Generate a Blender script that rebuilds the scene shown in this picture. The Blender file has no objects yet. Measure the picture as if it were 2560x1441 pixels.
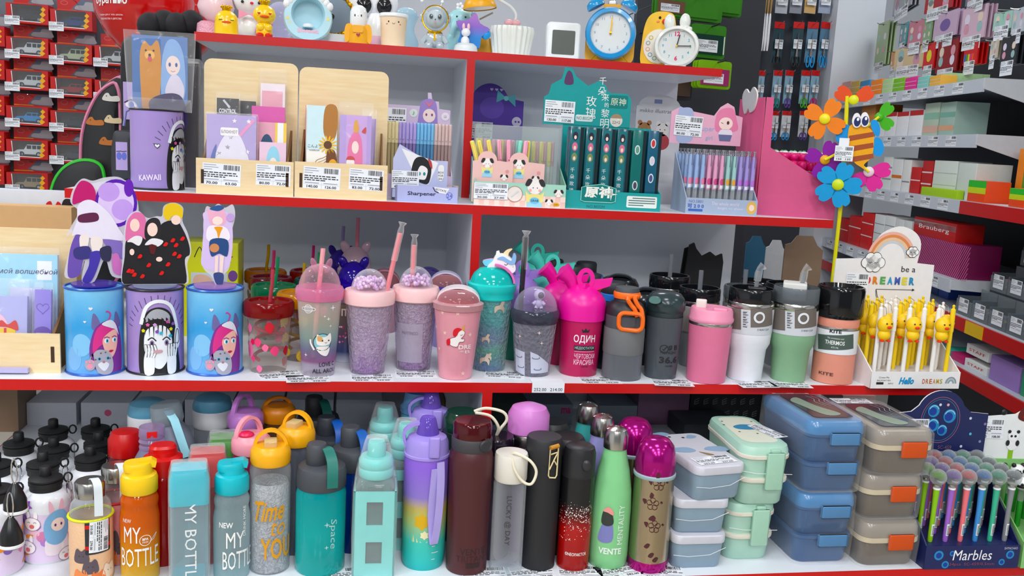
import bpy,bmesh,math,random
from mathutils import Vector,Matrix
random.seed(7)
SC=bpy.context.scene
COL=SC.collection
PI=math.pi
# ---------------------------------------------------------------- camera
FPX=2250.0
CAM=Vector((0,0,1.40))
_y,_p,_r=map(math.radians,(10.0,9.2,3.1))
FW=Vector((math.sin(_y)*math.cos(_p),math.cos(_y)*math.cos(_p),-math.sin(_p)))
_r0=Vector((math.cos(_y),-math.sin(_y),0));_u0=_r0.cross(FW)
RT=math.cos(_r)*_r0+math.sin(_r)*_u0
UP=-math.sin(_r)*_r0+math.cos(_r)*_u0
cam=bpy.data.objects.new('camera',bpy.data.cameras.new('camera'))
COL.objects.link(cam)
cam.data.sensor_width=36;cam.data.lens=FPX/2560*36
cam.matrix_world=Matrix(((RT.x,UP.x,-FW.x,CAM.x),(RT.y,UP.y,-FW.y,CAM.y),(RT.z,UP.z,-FW.z,CAM.z),(0,0,0,1)))
cam.data.clip_start=0.02
SC.camera=cam
# ---------------------------------------------------------------- world, lamps, exposure
w=bpy.data.worlds.new('world');SC.world=w;w.use_nodes=True
w.node_tree.nodes['Background'].inputs[0].default_value=(0.80,0.88,1.0,1)
w.node_tree.nodes['Background'].inputs[1].default_value=0.22
for lx,ly,le in ((-1.9,-1.4,40),(-1.9,0.4,34),(0.2,-1.4,36),(0.2,0.4,20),(2.4,-1.4,12),(2.6,0.6,10),(-2.0,2.6,30),(0.6,3.2,24),(2.6,3.0,20),(-1.9,-3.2,60),(0.2,-3.2,60),(-1.9,-5.2,45),(0.2,-5.2,45),(2.4,-4.2,24)):
    d=bpy.data.lights.new('ceiling_panel_light','AREA');d.shape='SQUARE';d.size=0.6
    d.energy=le;d.color=(0.95,0.975,1.0)
    o=bpy.data.objects.new('ceiling_panel_light',d);COL.objects.link(o);o.location=(lx,ly,3.17)
SC.view_settings.view_transform='Standard';SC.view_settings.look='None'
SC.view_settings.exposure=-0.05;SC.view_settings.gamma=1.0;SC.view_settings.use_curve_mapping=False
SC.cycles.transparent_max_bounces=32
SC.cycles.max_bounces=10

# ---------------------------------------------------------------- placing: the photograph's pixel to a point on a real plane
def ray(px,py):return FW+RT*((px-1280)/FPX)-UP*((py-720.5)/FPX)
def at(px,py,Y):
    d=ray(px,py);return CAM+d*(Y/d.y)
def on(px,py,z):
    d=ray(px,py);return CAM+d*((z-CAM.z)/d.z)
def ppm(P):return FPX/((Vector(P)-CAM).dot(FW))
def hz(P,py):
    q=Vector(P)-CAM;k=720.5-py
    return (FPX*q.dot(UP)-k*q.dot(FW))/(k*FW.z-FPX*UP.z)
def spot(px,pyb,wpx,z):
    f=on(px,pyb,z);r=wpx/2/ppm(f)
    d=Vector((f.x,f.y,0)).normalized();r=wpx/2/ppm(f+d*r)
    c=f+d*r;return c,r
def facing(P):return-math.atan2(P[0],P[1])

# ---------------------------------------------------------------- materials
def lin(h):
    h=h.lstrip('#');o=[]
    for i in (0,2,4):
        c=int(h[i:i+2],16)/255
        o.append(c/12.92 if c <= .04045 else ((c+.055)/1.055)**2.4)
    g=sum(o)/3
    return (*[min(1,max(0.001,g+(v-g)*1.18)) for v in o],1)
MC={}
def M(h,rough=.45,metal=0,var=.05,scale=60,bump=0,coat=0,emit=0,sss=0):
    key=(h,rough,metal,var,scale,bump,coat,emit,sss)
    if key in MC:return MC[key]
    m=bpy.data.materials.new('finish_'+h.lstrip('#'));m.use_nodes=True;MC[key]=m
    nt=m.node_tree;b=nt.nodes['Principled BSDF'];c=lin(h)
    b.inputs['Roughness'].default_value=rough;b.inputs['Metallic'].default_value=metal
    b.inputs['Base Color'].default_value=c
    if coat:b.inputs['Coat Weight'].default_value=coat;b.inputs['Coat Roughness'].default_value=.06
    if emit:b.inputs['Emission Color'].default_value=c;b.inputs['Emission Strength'].default_value=emit
    if var or bump:
        tc=nt.nodes.new('ShaderNodeTexCoord');n=nt.nodes.new('ShaderNodeTexNoise');n.inputs['Scale'].default_value=scale
        nt.links.new(tc.outputs['Object'],n.inputs['Vector'])
        if var:
            mx=nt.nodes.new('ShaderNodeMix');mx.data_type='RGBA'
            mx.inputs[6].default_value=tuple(min(1,v*(1-var)) for v in c[:3])+(1,)
            mx.inputs[7].default_value=tuple(min(1,v*(1+var)) for v in c[:3])+(1,)
            nt.links.new(n.outputs['Fac'],mx.inputs[0]);nt.links.new(mx.outputs[2],b.inputs['Base Color'])
        if bump:
            bp=nt.nodes.new('ShaderNodeBump');bp.inputs['Strength'].default_value=bump;bp.inputs['Distance'].default_value=.002
            nt.links.new(n.outputs['Fac'],bp.inputs['Height']);nt.links.new(bp.outputs[0],b.inputs['Normal'])
    return m
def CL(h,op=.12,rough=.06,edge=.45,bump=0,scale=90,body=None):
    """clear or tinted plastic: see-through tint, glossy film that thickens towards grazing angles"""
    key=('cl',h,op,rough,edge,bump,scale,body)
    if key in MC:return MC[key]
    m=bpy.data.materials.new('clear_'+h.lstrip('#'));m.use_nodes=True;MC[key]=m
    nt=m.node_tree;b=nt.nodes['Principled BSDF'];out=nt.nodes['Material Output']
    b.inputs['Base Color'].default_value=lin(body or h);b.inputs['Roughness'].default_value=rough
    t=nt.nodes.new('ShaderNodeBsdfTransparent');t.inputs[0].default_value=lin(h)
    lw=nt.nodes.new('ShaderNodeLayerWeight');lw.inputs['Blend'].default_value=.35
    ma=nt.nodes.new('ShaderNodeMath');ma.operation='MULTIPLY_ADD';ma.inputs[1].default_value=edge;ma.inputs[2].default_value=op
    nt.links.new(lw.outputs['Facing'],ma.inputs[0])
    mx=nt.nodes.new('ShaderNodeMixShader')
    nt.links.new(ma.outputs[0],mx.inputs[0]);nt.links.new(t.outputs[0],mx.inputs[1]);nt.links.new(b.outputs[0],mx.inputs[2])
    nt.links.new(mx.outputs[0],out.inputs['Surface'])
    if bump:
        tc=nt.nodes.new('ShaderNodeTexCoord');n=nt.nodes.new('ShaderNodeTexVoronoi');n.inputs['Scale'].default_value=scale
        n.feature='F1'
        nt.links.new(tc.outputs['Object'],n.inputs['Vector'])
        bp=nt.nodes.new('ShaderNodeBump');bp.inputs['Strength'].default_value=bump;bp.inputs['Distance'].default_value=.003
        nt.links.new(n.outputs['Distance'],bp.inputs['Height']);nt.links.new(bp.outputs[0],b.inputs['Normal'])
    return m
def GR(stops,h,rough=.4,op=None,edge=.3,metal=0,noise=0,crack=0):
    """colour that runs up the thing's own height h: stops = [(0..1, hex)]"""
    m=bpy.data.materials.new('graded');m.use_nodes=True
    nt=m.node_tree;b=nt.nodes['Principled BSDF'];out=nt.nodes['Material Output']
    b.inputs['Roughness'].default_value=rough;b.inputs['Metallic'].default_value=metal
    tc=nt.nodes.new('ShaderNodeTexCoord');sp=nt.nodes.new('ShaderNodeSeparateXYZ')
    dv=nt.nodes.new('ShaderNodeMath');dv.operation='DIVIDE';dv.inputs[1].default_value=h
    nt.links.new(tc.outputs['Object'],sp.inputs[0]);nt.links.new(sp.outputs['Z'],dv.inputs[0])
    src=dv.outputs[0]
    if noise:
        n=nt.nodes.new('ShaderNodeTexNoise');n.inputs['Scale'].default_value=35
        nt.links.new(tc.outputs['Object'],n.inputs['Vector'])
        a=nt.nodes.new('ShaderNodeMath');a.operation='MULTIPLY_ADD';a.inputs[1].default_value=noise;
        nt.links.new(n.outputs['Fac'],a.inputs[0]);nt.links.new(src,a.inputs[2]);src=a.outputs[0]
    cr=nt.nodes.new('ShaderNodeValToRGB');e=cr.color_ramp.elements
    e[0].position,e[0].color=stops[0][0],lin(stops[0][1]);e[1].position,e[1].color=stops[-1][0],lin(stops[-1][1])
    for p_,c_ in stops[1:-1]:
        q=e.new(p_);q.color=lin(c_)
    nt.links.new(src,cr.inputs[0]);cout=cr.outputs[0]
    if crack:
        vo=nt.nodes.new('ShaderNodeTexVoronoi');vo.inputs['Scale'].default_value=190;n2=nt.nodes.new('ShaderNodeTexNoise');n2.inputs['Scale'].default_value=55
        nt.links.new(tc.outputs['Object'],n2.inputs['Vector']);nt.links.new(n2.outputs['Color'],vo.inputs['Vector']);vo.inputs['Scale'].default_value=14
        r2=nt.nodes.new('ShaderNodeValToRGB');r2.color_ramp.elements[0].position=.25;r2.color_ramp.elements[1].position=.75
        r2.color_ramp.elements[0].color=(.32,.30,.34,1);r2.color_ramp.elements[1].color=(1,1,1,1)
        nt.links.new(vo.outputs['Color'],r2.inputs[0])
        mx2=nt.nodes.new('ShaderNodeMix');mx2.data_type='RGBA';mx2.blend_type='OVERLAY';mx2.inputs[0].default_value=crack
        nt.links.new(cout,mx2.inputs[6]);nt.links.new(r2.outputs[0],mx2.inputs[7]);cout=mx2.outputs[2]
        bp=nt.nodes.new('ShaderNodeBump');bp.inputs['Strength'].default_value=1;bp.inputs['Distance'].default_value=.002
        nt.links.new(vo.outputs['Distance'],bp.inputs['Height']);nt.links.new(bp.outputs[0],b.inputs['Normal'])
    nt.links.new(cout,b.inputs['Base Color'])
    if op is not None:
        t=nt.nodes.new('ShaderNodeBsdfTransparent');nt.links.new(cout,t.inputs[0])
        lw=nt.nodes.new('ShaderNodeLayerWeight');lw.inputs['Blend'].default_value=.35
        ma=nt.nodes.new('ShaderNodeMath');ma.operation='MULTIPLY_ADD';ma.inputs[1].default_value=edge;ma.inputs[2].default_value=op
        nt.links.new(lw.outputs['Facing'],ma.inputs[0])
        mx=nt.nodes.new('ShaderNodeMixShader')
        nt.links.new(ma.outputs[0],mx.inputs[0]);nt.links.new(t.outputs[0],mx.inputs[1]);nt.links.new(b.outputs[0],mx.inputs[2])
        nt.links.new(mx.outputs[0],out.inputs['Surface'])
    return m
def WOOD(h1,h2,rough=.55,sc=(6,6,60)):
    m=bpy.data.materials.new('plywood');m.use_nodes=True
    nt=m.node_tree;b=nt.nodes['Principled BSDF'];b.inputs['Roughness'].default_value=rough
    tc=nt.nodes.new('ShaderNodeTexCoord');mp=nt.nodes.new('ShaderNodeMapping');mp.inputs['Scale'].default_value=sc
    n=nt.nodes.new('ShaderNodeTexNoise');n.inputs['Scale'].default_value=3;n.inputs['Detail'].default_value=5
    cr=nt.nodes.new('ShaderNodeValToRGB');e=cr.color_ramp.elements
    e[0].position,e[0].color,e[1].position,e[1].color=.3,lin(h1),.7,lin(h2)
    for a,c in ((tc.outputs['Object'],mp.inputs[0]),(mp.outputs[0],n.inputs['Vector']),(n.outputs['Fac'],cr.inputs[0]),(cr.outputs[0],b.inputs['Base Color'])):nt.links.new(a,c)
    return m
WHITE=M('#f2f3f6',.35);RED=M('#bd0f19',.35);BLACK=M('#121214',.4);PAPER=M('#eef1f6',.6);INK=M('#1c1c22',.7,var=0)
GREYTX=M('#8f949e',.7,var=0);STEEL=M('#b9b7b2',.22,1.0);CHROME=M('#d8d8da',.1,1.0);GOLD=M('#e0b04a',.25,1.0)
PLY=WOOD('#e4cba2','#ecd8b4');KRAFT=M('#c9a67e',.8);FILM=CL('#ffffff',.07,.05,.4,bump=1.0,scale=38);GLASS=CL('#f4f8fa',.05,.03,.5)

# ---------------------------------------------------------------- mesh builder
class MB:
    def __init__(s):s.v=[];s.f=[];s.mi=[];s.mats=[]
    def _m(s,m):
        if m not in s.mats:s.mats.append(m)
        return s.mats.index(m)
    def add(s,vs,fs,m,xf=None):
        n=len(s.v);k=s._m(m)
        s.v += [tuple(xf @ Vector(v)) if xf else tuple(v) for v in vs]
        s.f += [tuple(i+n for i in f) for f in fs];s.mi += [k]*len(fs);return s
    def box(s,x0,x1,y0,y1,z0,z1,m,xf=None):
        vs=[(x,y,z) for z in (z0,z1) for y in (y0,y1) for x in (x0,x1)]
        return s.add(vs,[(0,2,3,1),(4,5,7,6),(0,1,5,4),(2,6,7,3),(0,4,6,2),(1,3,7,5)],m,xf)
    def loft(s,loops,m,c0=True,c1=True,xf=None):
        n=len(loops[0]);vs=[p for l in loops for p in l];fs=[]
        for k in range(len(loops)-1):
            for i in range(n):
                j=(i+1) % n;fs.append((k*n+i,k*n+j,(k+1)*n+j,(k+1)*n+i))
        if c0:fs.append(tuple(range(n-1,-1,-1)))
        if c1:fs.append(tuple((len(loops)-1)*n+i for i in range(n)))
        return s.add(vs,fs,m,xf)
    def lathe(s,pr,m,seg=28,xf=None,c0=True,c1=True):
        return s.loft([[(max(r,1e-5)*math.sin(2*PI*i/seg),-max(r,1e-5)*math.cos(2*PI*i/seg),z) for i in range(seg)] for r,z in pr],m,c0,c1,xf)
    def rr(s,pr,m,n=4,xf=None,c0=True,c1=True):
        """rounded-rectangle loft: pr = [(w, d, r, z)]"""
        L=[]
        for w_,d_,r_,z in pr:
            lp=[]
            for qx,qy,a0 in ((1,-1,-90),(1,1,0),(-1,1,90),(-1,-1,180)):
                for i in range(n+1):
                    a=math.radians(a0+90*i/n);lp.append((qx*(w_/2-r_)+r_*math.cos(a),qy*(d_/2-r_)+r_*math.sin(a),z))
            L.append(lp)
        return s.loft(L,m,c0,c1,xf)
    def rbox(s,w_,d_,h,r,m,b=None,z=0,xf=None,n=4):
        b=b if b is not None else r*.5;b=min(b,h/2.01,r*.99)
        pr=[]
        for k in range(4):
            a=k/3*PI/2;i=b*(1-math.sin(a));pr.append((w_-2*i,d_-2*i,r-i*.9,z+b*(1-math.cos(a))))
        pr += [(p_[0],p_[1],p_[2],2*z+h-p_[3]) for p_ in reversed(pr)]
        return s.rr(pr,m,n,xf)
    def tube(s,pts,r,m,seg=8,closed=False,xf=None):
        P=[Vector(p) for p in pts];L=[];n=len(P);prev=None
        for i in range(n):
            a=P[(i-1) % n] if (closed or i) else P[0];b=P[(i+1) % n] if (closed or i<n-1) else P[-1]
            t=(b-a).normalized()
            if prev is None:u=t.orthogonal().normalized()
            else:
                u=prev-t*prev.dot(t);u=u.normalized() if u.length>1e-6 else t.orthogonal().normalized()
            prev=u;v=t.cross(u);ri=r[i] if isinstance(r,(list,tuple)) else r
            L.append([tuple(P[i]+ri*(math.cos(2*PI*k/seg)*u+math.sin(2*PI*k/seg)*v)) for k in range(seg)])
        if closed:L.append(L[0])
        return s.loft(L,m,not closed,not closed,xf)
    def strap(s,pts,wd,th,m,side=(1,0,0),closed=False,xf=None):
        """flat band following pts, its width along side"""
        P=[Vector(p) for p in pts];L=[];n=len(P);sd=Vector(side)
        for i in range(n):
            a=P[(i-1) % n] if (closed or i) else P[0];b=P[(i+1) % n] if (closed or i<n-1) else P[-1]
            t=(b-a).normalized();q=t.cross(sd).normalized()*th/2;h_=sd.normalized()*wd/2
            L.append([tuple(P[i]-h_-q),tuple(P[i]+h_-q),tuple(P[i]+h_+q),tuple(P[i]-h_+q)])
        if closed:L.append(L[0])
        return s.loft(L,m,not closed,not closed,xf)
    def ell(s,c,rad,m,seg=16,rings=9,xf=None,lo=-90,hi=90):
        rx,ry,rz=rad if isinstance(rad,(tuple,list)) else (rad,)*3;L=[]
        for k in range(rings+1):
            a=math.radians(lo+(hi-lo)*k/rings);cr=max(math.cos(a),1e-4)
            L.append([(c[0]+rx*cr*math.sin(2*PI*i/seg),c[1]-ry*cr*math.cos(2*PI*i/seg),c[2]+rz*math.sin(a)) for i in range(seg)])
        return s.loft(L,m,True,True,xf)
    def prism(s,out,y0,y1,m,me=None,xf=None):
        n=len(out);a=sum(out[i][0]*out[(i+1) % n][1]-out[(i+1) % n][0]*out[i][1] for i in range(n))
        if a<0:out=out[::-1]
        vs=[(x,y0,z) for x,z in out]+[(x,y1,z) for x,z in out]
        s.add(vs,[tuple(range(n)),tuple(range(2*n-1,n-1,-1))],m,xf)
        return s.add(vs,[(i,i+n,(i+1) % n+n,(i+1) % n) for i in range(n)],me or m,xf)
    def obj(s,name,parent=None,sharp=38):
        me=bpy.data.meshes.new(name);me.from_pydata(s.v,[],s.f)
        for m in s.mats:me.materials.append(m)
        me.polygons.foreach_set('material_index',s.mi);me.polygons.foreach_set('use_smooth',[True]*len(s.f))
        me.set_sharp_from_angle(angle=math.radians(sharp));me.update()
        o=bpy.data.objects.new(name,me);COL.objects.link(o)
        if parent:o.parent=parent
        return o
def thing(name,label,cat,loc=(0,0,0),rz=0,group=None,rx=0,ry=0):
    o=bpy.data.objects.new(name,None);COL.objects.link(o);o.empty_display_size=.02
    o.location=loc;o.rotation_euler=(rx,ry,rz);o['label']=label;o['category']=cat
    if group:o['group']=group
    return o
def tag(o,label,cat,group=None,loc=None,rz=None):
    o['label']=label;o['category']=cat
    if group:o['group']=group
    if loc is not None:o.location=loc
    if rz is not None:o.rotation_euler=(0,0,rz)
    return o
def struct(name,mb,parent=None):
    o=mb.obj(name,parent)
    if not parent:o['kind']='structure'
    return o
def dup(o,loc=None,rz=None,label=None,group=None,parent=None,rot=None):
    c=o.copy();COL.objects.link(c);c.parent=parent
    if parent:c.matrix_parent_inverse=o.matrix_parent_inverse.copy()
    for ch in o.children:dup(ch,parent=c)
    if loc is not None:c.location=loc
    if rz is not None:c.rotation_euler=(0,0,rz)
    if rot is not None:c.rotation_euler=rot
    if label:c['label']=label
    if group:c['group']=group
    return c
def RX(a):return Matrix.Rotation(a,4,'X')
def RY(a):return Matrix.Rotation(a,4,'Y')
def RZ(a):return Matrix.Rotation(a,4,'Z')
def TR(x,y,z):return Matrix.Translation((x,y,z))
def circ(cx,cz,rx,rz=None,n=20,a0=0,a1=360):
    rz=rx if rz is None else rz;full=abs(a1-a0) >= 360;k=n if full else n+1
    return [(cx+rx*math.cos(math.radians(a0+(a1-a0)*i/n)),cz+rz*math.sin(math.radians(a0+(a1-a0)*i/n))) for i in range(k)]
def heart(cx,cz,s):
    return [(cx+s*.0625*16*math.sin(t)**3*.5,cz+s*.03125*(13*math.cos(t)-5*math.cos(2*t)-2*math.cos(3*t)-math.cos(4*t))) for t in [2*PI*i/22 for i in range(22)]]
def star(cx,cz,r,k=5,q=.45,a=90):
    return [(cx+(r if i % 2==0 else r*q)*math.cos(math.radians(a+180*i/k)),cz+(r if i % 2==0 else r*q)*math.sin(math.radians(a+180*i/k))) for i in range(2*k)]
def rrect(x0,z0,x1,z1,r,n=4):
    o=[]
    for cx,cz,a0 in ((x1-r,z0+r,-90),(x1-r,z1-r,0),(x0+r,z1-r,90),(x0+r,z0+r,180)):
        o += circ(cx,cz,r,r,n,a0,a0+90)
    return o
def smooth(pts,n=5,closed=True):
    """Catmull-Rom through pts (2-D or 3-D)"""
    o=[];k=len(pts);m=k if closed else k-1
    for i in range(m):
        g=lambda j:pts[j % k] if closed else pts[max(0,min(k-1,j))]
        a,b,c,d=g(i-1),g(i),g(i+1),g(i+2)
        for t in [j/n for j in range(n)]:
            o.append(tuple(.5*(2*b[q]+(c[q]-a[q])*t+(2*a[q]-5*b[q]+4*c[q]-d[q])*t*t+(-a[q]+3*b[q]-3*c[q]+d[q])*t**3) for q in range(len(b))))
    if not closed:o.append(tuple(pts[-1]))
    return o
# ---------------------------------------------------------------- flat print (lettering, marks, price tags), laid on a plane or round a cylinder
TXC={}
def textmesh(s,bold=0):
    k=(s,bold)
    if k not in TXC:
        cu=bpy.data.curves.new('t','FONT');cu.body=s;cu.resolution_u=2;cu.offset=bold
        o=bpy.data.objects.new('t',cu);me=bpy.data.meshes.new_from_object(o)
        TXC[k]=([(v.co.x,v.co.y) for v in me.vertices],[tuple(p.vertices) for p in me.polygons])
        bpy.data.meshes.remove(me);bpy.data.objects.remove(o);bpy.data.curves.remove(cu)
    return TXC[k]
class Art:
    def __init__(s):s.it=[]
    def poly(s,pts,m,l=1):s.it.append((pts,[tuple(range(len(pts)))],m,l));return s
    def rect(s,x0,z0,x1,z1,m,l=1):return s.poly([(x0,z0),(x1,z0),(x1,z1),(x0,z1)],m,l)
    def line(s,pts,wd,m,l=1,closed=False):
        k=len(pts);L=[];Rr=[]
        for i in range(k):
            a=pts[(i-1) % k] if (closed or i) else pts[0];b=pts[(i+1) % k] if (closed or i<k-1) else pts[-1]
            dx,dz=b[0]-a[0],b[1]-a[1];q=math.hypot(dx,dz) or 1;nx,nz=-dz/q*wd/2,dx/q*wd/2
            L.append((pts[i][0]+nx,pts[i][1]+nz));Rr.append((pts[i][0]-nx,pts[i][1]-nz))
        v=L+Rr;f=[(i,i+k,(i+1) % k+k,(i+1) % k) for i in range(k if closed else k-1)]
        s.it.append((v,f,m,l));return s
    def ring(s,cx,cz,r,wd,m,l=1,rz=None,n=20):return s.line(circ(cx,cz,r,rz,n),wd,m,l,True)
    def text(s,t,x,z,h,m,l=2,w=None,rot=0,bold=0,al='c',sh=0):
        v,f=textmesh(t,bold)
        if not v:return s
        x0=min(p[0] for p in v);x1=max(p[0] for p in v);z0=min(p[1] for p in v);z1=max(p[1] for p in v)
        kz=h/max(z1-z0,.01);kx=(w/max(x1-x0,.01)) if w else kz
        ox={'c':(x0+x1)/2,'l':x0,'r':x1}[al];oz=(z0+z1)/2;c,q=math.cos(math.radians(rot)),math.sin(math.radians(rot))
        o=[]
        for a,b in v:
            b=(b-oz)*kz;a=(a-ox)*kx+sh*b;o.append((x+a*c-b*q,z+a*q+b*c))
        s.it.append((o,f,m,l));return s
    def tagp(s,x,z,wd,ht,p1,p2,rot=0,l=3,head=None):
        """shop price tag: grey header, bar code, two bold lines, two prices"""
        c,q=math.cos(math.radians(rot)),math.sin(math.radians(rot))
        T=lambda u,v:(x+(u-.5)*wd*c-(v-.5)*ht*q,z+(u-.5)*wd*q+(v-.5)*ht*c)
        R4=lambda u0,v0,u1,v1,m,k:s.poly([T(u0,v0),T(u1,v0),T(u1,v1),T(u0,v1)],m,k)
        R4(0,0,1,1,PAPER,l);rnd=random.Random(int(abs(x*7919+z*104729)*1000))
        u=.55
        while u<.95:
            b=rnd.choice((.008,.014,.02));R4(u,.72,u+b,.95,INK,l+1);u += b+rnd.choice((.008,.012,.02))
        for v,e in ((.92,.32),(.82,.38),(.72,.22)):R4(.03,v-.012,.03+e,v+.012,GREYTX,l+1)
        for v,e in ((.58,.86),(.48,.92),(.39,.55)):
            u=.03
            while u<e:
                b=rnd.uniform(.04,.13);R4(u,v-.022,min(u+b,.97),v+.022,INK,l+1);u += b+.025
        for u in (.05,.55):R4(u,.25,u+.38,.28,GREYTX,l+1)
        R4(.02,.2,.98,.205,GREYTX,l+1);R4(.498,.02,.502,.3,GREYTX,l+1)
        for u,t in ((.25,p1),(.75,p2)):
            e=T(u,.1);s.text(t,e[0],e[1],ht*.12,INK,l+1,w=wd*.3,rot=rot,bold=.02)
        return s
    def build(s,name,parent,fn,cut=None):
        mb=MB()
        for pts,fs,m,l in s.it:
            if cut:
                bm=bmesh.new();vs=[bm.verts.new((p[0],0,p[1])) for p in pts]
                for f in fs:
                    try:bm.faces.new([vs[i] for i in f])
                    except ValueError:pass
                x0=min(p[0] for p in pts);x1=max(p[0] for p in pts);x=math.floor(x0/cut)*cut+cut
                while x<x1:
                    bmesh.ops.bisect_plane(bm,geom=bm.verts[:]+bm.edges[:]+bm.faces[:],plane_co=(x,0,0),plane_no=(1,0,0));x += cut
                bm.verts.index_update()
                mb.add([fn(v.co.x,v.co.z,l) for v in bm.verts],[tuple(v.index for v in f.verts) for f in bm.faces],m);bm.free()
            else:mb.add([fn(p[0],p[1],l) for p in pts],fs,m)
        o=mb.obj(name,parent);
        for p in o.data.polygons:p.use_smooth=bool(cut)
        return o
    def flat(s,parent,y=0,x=0,z=0,name='print',xf=None,step=.0003):
        if xf:return s.build(name,parent,lambda a,b,l:tuple(xf @ Vector((a,-l*step,b))))
        return s.build(name,parent,lambda a,b,l:(x+a,y-l*step,z+b))
    def wrap(s,parent,r,a0=0,name='print',step=.0003,cut=.006):
        rf=r if callable(r) else (lambda z:r)
        def fn(a,b,l):
            R_=rf(b);t=a0+a/R_;R_ += l*step;return (R_*math.sin(t),-R_*math.cos(t),b)
        return s.build(name,parent,fn,cut)
def taper(r0,z0,r1,z1):return lambda z:r0+(r1-r0)*(z-z0)/(z1-z0)
# ---------------------------------------------------------------- the room
Z1,Z2,Z3,Z4=1.593,1.270,0.971,0.690       # heights of the four shelf boards
Y1,Y2,Y3,Y4,YB=2.03,1.81,1.55,1.352,2.32  # their front edges, and the back panel
XC=0.239;E1,E2,E3,E4=.585,.781,.90,.99     # centre and half widths
m_floor=M('#a9a192',.15,var=.06,scale=3)
m_wall=M('#d9dde4',.7,var=.02,scale=4)
struct('floor',MB().box(-4.5,4.6,-6.5,5.2,-.1,0,m_floor))
struct('ceiling',MB().box(-4.5,4.6,-6.5,5.2,3.2,3.3,M('#e8eaee',.8)))
struct('wall_back',MB().box(-4.5,4.6,5.0,5.1,0,3.2,m_wall))
struct('wall_right',MB().box(4.5,4.6,-6.5,5.0,0,3.2,m_wall))
struct('wall_left',MB().box(-4.6,-4.5,-6.5,5.0,0,3.2,m_wall))
# ---------------------------------------------------------------- the stepped island rack
rack=thing('display_rack','white stepped shop rack with red edged shelves, carrying bottles and stationery','shelf unit',(XC,YB,0))
m_mel=M('#e9edf3',.4,var=.02,scale=8);TH=.018
def board(z,e,yf):
    d=YB-yf;g=e+(.22 if z==Z3 else 0)
    b=MB().box(-g+.002,e-.002,-d+.002,d-.002,z-TH,z,m_mel).obj('shelf_board',rack)
    k=MB().box(-g,e,-d,-d+.002,z-TH,z,RED).box(-g,e,d-.002,d,z-TH,z,RED)
    k.box(-g,-g+.002,-d+.002,d-.002,z-TH,z,RED).box(e-.002,e,-d+.002,d-.002,z-TH,z,RED)
    k.obj('edge_strip',b)
for z,e,yf in ((Z1,E1,Y1),(Z2,E2,Y2),(Z3,E3,Y3),(Z4,E4,Y4),(.20,E4+.04,Y4-.03)):board(z,e,yf)
for (zb,zt,e,yf) in ((Z2,Z1,E1,Y1),(Z3,Z2,E2,Y2),(Z4,Z3,E3,Y3),(.20,Z4,E4,Y4)):
    MB().box(-e+.004,e-.004,-.008,.008,zb,zt-TH,m_mel).obj('back_panel',rack)
    for s in (-1,1):
        d=YB-yf
        dv=MB().box(-.009,.009,s*.008,s*(d-.002),zb,zt-TH,m_mel).obj('divider',rack)
        MB().box(-.009,.009,s*(d-.002),s*d,zb,zt-TH,RED).obj('edge_strip',dv)
for s in (-E3-.19,E3):MB().box(s-.009,s+.009,-.30,.30,Z4,Z3-TH,m_mel).obj('end_panel',rack)
MB().box(-E4,E4,-.5,.5,0,.20-TH,M('#8c1016',.5)).obj('plinth',rack)
# ---------------------------------------------------------------- round goods: silhouettes read as (width, height) pairs in photo pixels, built at their real place
ROUND=[]
FRONT=('white flask with full','square clear','teal translucent','aqua square bottle with sleeve','violet to turq','mint green cola','brushed steel flask with etched','spiral straw cup with ruby')
class It:
    def __init__(s,name,label,cat,px=0,pyb=0,w=50,z=0,group=None,c=None,rz=None):
        front=c is None
        if front:c,r=spot(px,pyb,w,z)
        s.c=Vector((c.x,c.y,z));s.k=ppm(s.c);s.rz=facing(s.c) if rz is None else rz
        s.root=thing(name,label,cat,s.c,s.rz,group);ROUND.append((s.root,front))
        s.ex=Vector((math.cos(s.rz),math.sin(s.rz),0));s.ey=Vector((-math.sin(s.rz),math.cos(s.rz),0))
    def H(s,py):return 0 if py is None else hz(s.c,py)
    def W(s,w):return w/2/s.k
    def P(s,pr):return [(s.W(w_),0 if py is None else max(.0015,s.H(py))) for w_,py in pr]
    def lat(s,part,pr,m,parent=None,seg=28,c0=True,c1=True,sharp=38):
        return MB().lathe(s.P(pr),m,seg,None,c0,c1).obj(part,parent or s.root,sharp)
    def X(s,px,py,off=0):
        d=ray(px,py);q=s.c-s.ey*off;t=(q-CAM).dot(s.ey)/d.dot(s.ey);p=CAM+d*t
        return ((p-s.c).dot(s.ex),p.z-s.c.z)
    def A(s,px,py,r):
        rr_=r if not callable(r) else r(s.H(py));x,z=s.X(px,py,rr_*.8)
        return (rr_*math.asin(max(-.98,min(.98,x/rr_))),z)
    def ax(s,r):return lambda px,py:s.A(px,py,r)
def dome(r,z0,z1,n=6,p=1.0):return [(r*math.cos(PI/2*k/n)**p,z0+(z1-z0)*math.sin(PI/2*k/n)) for k in range(n+1)]
def straw(root,pts,r,m,name='straw'):return MB().tube(pts,r,m,8).obj(name,root)
def shelf_paper(px,py,z,w_,d_,rz,p1,p2,label):
    o=on(px,py,z);t=thing('price_tag',label,'price tag',(o.x,o.y,z+.0004),rz,'price tags lying on the shelves')
    a=Art().tagp(0,0,w_,d_,p1,p2,l=1);a.build('print',t,lambda u,v,l:(u,v,l*.0004))
    MB().box(-w_/2,w_/2,-d_/2,d_/2,-.0003,.0002,PAPER).obj('sheet',t)
    return t
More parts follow.
